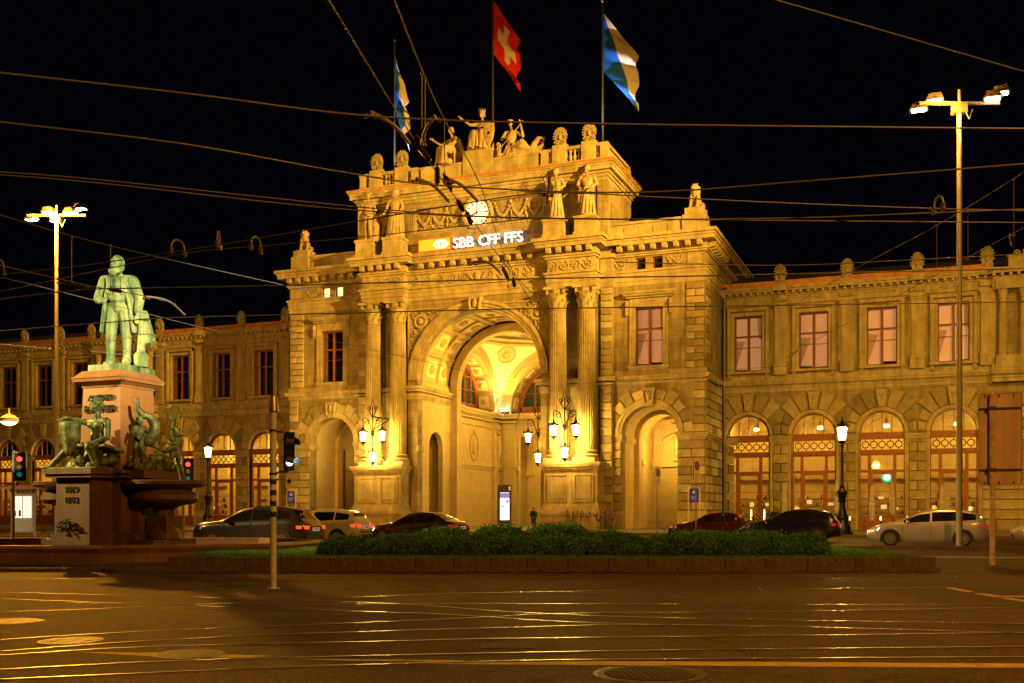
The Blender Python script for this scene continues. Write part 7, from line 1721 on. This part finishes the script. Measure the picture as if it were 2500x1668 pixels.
# bicycles near the corner
def bicycle(p, rz):
    t = thing('bicycle', 'parked bicycle leaning near the rusticated station corner', 'bicycle', p, rz, 'bicycles by the station corner')
    for x in (-.52, .52):
        g = MB(); g.tube([(x+.33*math.cos(2*PI*i/24), 0, .34+.33*math.sin(2*PI*i/24)) for i in range(25)], .018, 6, False)
        for i in range(8): a = i*PI/4; g.tube([(x, 0, .34), (x+.32*math.cos(a), 0, .34+.32*math.sin(a))], .003, 3)
        g.build('wheel', RUBBER, t)
    g = MB(); A_, B_, S_, H_ = (-.52, 0, .34), (-.06, 0, .3), (-.2, 0, .8), (.38, 0, .82)
    for a, b_ in ((A_, B_), (A_, S_), (B_, S_), (B_, H_), (S_, H_), (H_, (.52, 0, .34))): g.tube([a, b_], .018, 6)
    g.build('frame', mat('bicycle_paint', (.25, .03, .02), .4, var=0), t)
    g = MB(); g.ball((-.23, 0, .9), (.14, .07, .04), 8, 5); g.tube([(-.2, 0, .8), (-.22, 0, .88)], .015, 5); g.build('saddle', BLACK, t); g = MB(); g.tube([(.34, -.28, 1.0), (.36, 0, 1.02), (.34, .28, 1.0)], .014, 5); g.tube([(.38, 0, .82), (.36, 0, 1.02)], .014, 5); g.build('handlebar', STEEL, t)
for i in range(6): bicycle(DP(1778+i*17, 66+.3*(i % 2), .12), .5+.1*(i % 3))
# ================================================================ OVERHEAD WIRES
def wire(pix, z, r=.013, label=None, group='overhead tram wires'):
    label = label or ('thick overhead contact wire running along the tram tracks' if r >= .016 else 'middling overhead feeder wire strung across the square' if r >= .0125 else 'thin steel span wire of the overhead tram wiring')
    pts = smooth_pts([HP(px, py, z if not isinstance(z, (list, tuple)) else z[i]) for i, (px, py) in enumerate(pix)], 8)
    b = MB(); b.tube(pts, r*.8, 6); tag(b.build('overhead_wire', WIREM, smooth=180), label, 'wire', group)
wire([(-150, 162), (0, 178), (450, 228), (925, 285), (1500, 303), (2650, 316)], 6.2, .016)
wire([(-150, 279), (0, 298), (450, 352), (840, 421), (1092, 454), (1548, 470), (2000, 440), (2650, 388)], 6.4, .016)
wire([(-150, 408), (0, 420), (250, 440), (840, 502), (1146, 527), (1545, 535), (2650, 545)], 6.2); wire([(-150, 414), (0, 427), (250, 448), (840, 511), (1340, 534), (1900, 533), (2270, 520), (2650, 505)], 6.25)
wire([(-150, 690), (0, 671), (207, 648), (536, 598), (840, 546), (1100, 503), (1334, 472), (1640, 483), (1900, 495), (2270, 509), (2650, 518)], 6.4)
wire([(-150, 735), (0, 712), (417, 625), (651, 600), (900, 577), (1334, 529)], 6.5, .011); wire([(-150, 480), (0, 525), (268, 600), (682, 694), (900, 742)], 7.0, .011)
wire([(-150, 746), (0, 730), (167, 711), (268, 705), (700, 697), (1240, 682), (1800, 672), (2650, 652)], 6.0, .017); wire([(-150, 822), (0, 808), (256, 788), (400, 777), (640, 770), (1240, 755), (1800, 747), (2650, 735)], 6.0, .017)
wire([(-150, 655), (0, 677), (256, 740), (453, 790), (545, 811)], 7.2, .012); wire([(-100, 625), (0, 648), (137, 680), (250, 704), (357, 724), (430, 743)], 6.6, .014)
wire([(0, 840), (137, 852), (411, 871)], 7.0, .010); wire([(640, 790), (709, 809), (997, 874), (1240, 930), (1330, 955)], 7.5, .012)
wire([(780, -40), (803, 0), (1021, 356), (1140, 520), (1245, 660), (1330, 745)], 6.9, .011); wire([(945, -40), (963, 0), (1032, 175), (1085, 292), (1170, 447), (1240, 640), (1330, 790)], 7.3, .011)
wire([(1800, -28), (1894, 0), (2200, 88), (2600, 204)], 7.6, .012); wire([(1947, 740), (2081, 660), (2287, 551), (2500, 421), (2600, 362)], 7.6, .012); wire([(1880, 893), (1947, 855), (2342, 640), (2500, 556), (2600, 500)], 7.4, .011)
wire([(1240, 968), (1500, 975), (2000, 965), (2500, 955)], 7.0, .010); wire([(996, 980), (1240, 955), (1500, 930), (1750, 905), (2000, 890)], 7.2, .009)
wire([(1500, 640), (1900, 648), (2200, 636), (2650, 612)], 7.0, .013)
def dropper(px, y0, y1, z, label='thin vertical dropper rod hanging from a span wire'):
    p = HP(px, y0, z); zc = (z-EYE)*F/(HY-y0); z2 = EYE+(HY-y1)*zc/F; b = MB(); b.tube([(p.x, p.y, z), (p.x, p.y, z2)], .006, 5); b.ball((p.x, p.y, z), .025, 6, 5); b.ball((p.x, p.y, z2), .025, 6, 5); tag(b.build('wire_dropper', WIREM), label, 'wire hanger', 'vertical wire hangers')
for px, y0, y1, z in ((1030, 178, 352, 7.3), (1038, 192, 355, 7.3), (1085, 292, 425, 7.3), (270, 600, 700, 7.0), (175, 580, 688, 7.0), (2287, 551, 660, 7.6), (2475, 440, 575, 7.6), (2363, 515, 634, 7.4), (1240, 640, 700, 7.2)): dropper(px, y0, y1, z)
def jumper(p0, p1, top, z):
    a, b_ = HP(*p0, z), HP(*p1, z); zc = (z-EYE)*F/(HY-p0[1]); h = (min(p0[1], p1[1])-top)*zc/F
    pts = [a+(b_-a)*(.5-.5*math.cos(PI*i/12))+Vector((0, 0, h*math.sin(PI*i/12)**.7)) for i in range(13)]; b = MB(); b.tube(pts, .016, 6)
    t = b.build('wire_jumper', STEEL, smooth=180); tag(t, 'bent grey loop joining two overhead wires', 'wire loop', 'bent loops on the overhead wires')
    for q in (a, b_): c = MB(); c.lathe([(.03, -.07), (.045, -.04), (.03, -.01), (.045, .02), (.03, .05)], 10, q); c.build('clamp', BRASS, t, smooth=40)
jumper((418, 610), (451, 620), 581, 6.4); jumper((530, 594), (537, 602), 561, 6.4); jumper((613, 602), (637, 612), 573, 6.4); jumper((2281, 514), (2303, 503), 474, 6.3); jumper((-12, 660), (10, 664), 632, 6.4)
def arm(p0, mid, p1, z, label):
    pts = smooth_pts([HP(*p0, z), HP(*mid, z), HP(*p1, z)], 8); b = MB(); b.tube(pts, .026, 8); o = b.build('registration_arm', STEEL, smooth=180); tag(o, label, 'wire arm', 'curved arms holding the overhead wires')
    c = MB()
    for d in (-.06, .06): c.ball((pts[0].x+d*C, pts[0].y+d*S, pts[0].z-.05), .035, 8, 6)
    c.box(pts[0].x-.02, pts[0].x+.02, pts[0].y-.02, pts[0].y+.02, pts[0].z-.05, pts[0].z); c.build('clamp', BRASS, o)
LBA = 'curved steel arm holding an overhead wire in place'
arm((905, 274), (960, 305), (1000, 350), 6.6, LBA); arm((1061, 284), (1040, 315), (1030, 348), 6.6, LBA); arm((1018, 436), (1060, 455), (1095, 492), 6.6, LBA); arm((1095, 437), (1130, 455), (1165, 490), 6.6, LBA); arm((1155, 640), (1190, 640), (1220, 665), 6.8, LBA); arm((1338, 470), (1342, 430), (1334, 500), 6.5, LBA); arm((357, 724), (410, 735), (452, 770), 6.6, LBA)
def insul(p0, p1, z, n=5, r=.05):
    a, b_ = HP(*p0, z), HP(*p1, z); d = (b_-a); b = MB(); prs = []; pts = []
    m = n*2+1
    for i in range(m): pts.append(a+d*(i/(m-1))); prs.append(r if i % 2 else r*.55)
    b.tube(pts, prs, 8); b.tube([a-d*.2, a], .02, 6); b.tube([b_, b_+d*.2], .02, 6); tag(b.build('wire_insulator', mat('dark_insulator', (.03, .02, .016), .35, var=.2)), 'dark ribbed insulator strung in the overhead wiring', 'insulator', 'insulators in the overhead wiring')
for p0, p1, z in (((1018, 335), (1022, 362), 6.8), ((1026, 362), (1048, 388), 6.8), ((1067, 410), (1067, 448), 6.9), ((1086, 432), (1100, 460), 6.9), ((1118, 492), (1130, 512), 6.9), ((1140, 520), (1150, 545), 6.9), ((1228, 655), (1240, 680), 6.9), ((1253, 682), (1256, 698), 6.9), ((268, 706), (296, 712), 6.3), ((150, 692), (210, 700), 6.6), ((2468, 575), (2474, 600), 7.4), ((1925, 872), (1945, 858), 7.4)): insul(p0, p1, z)
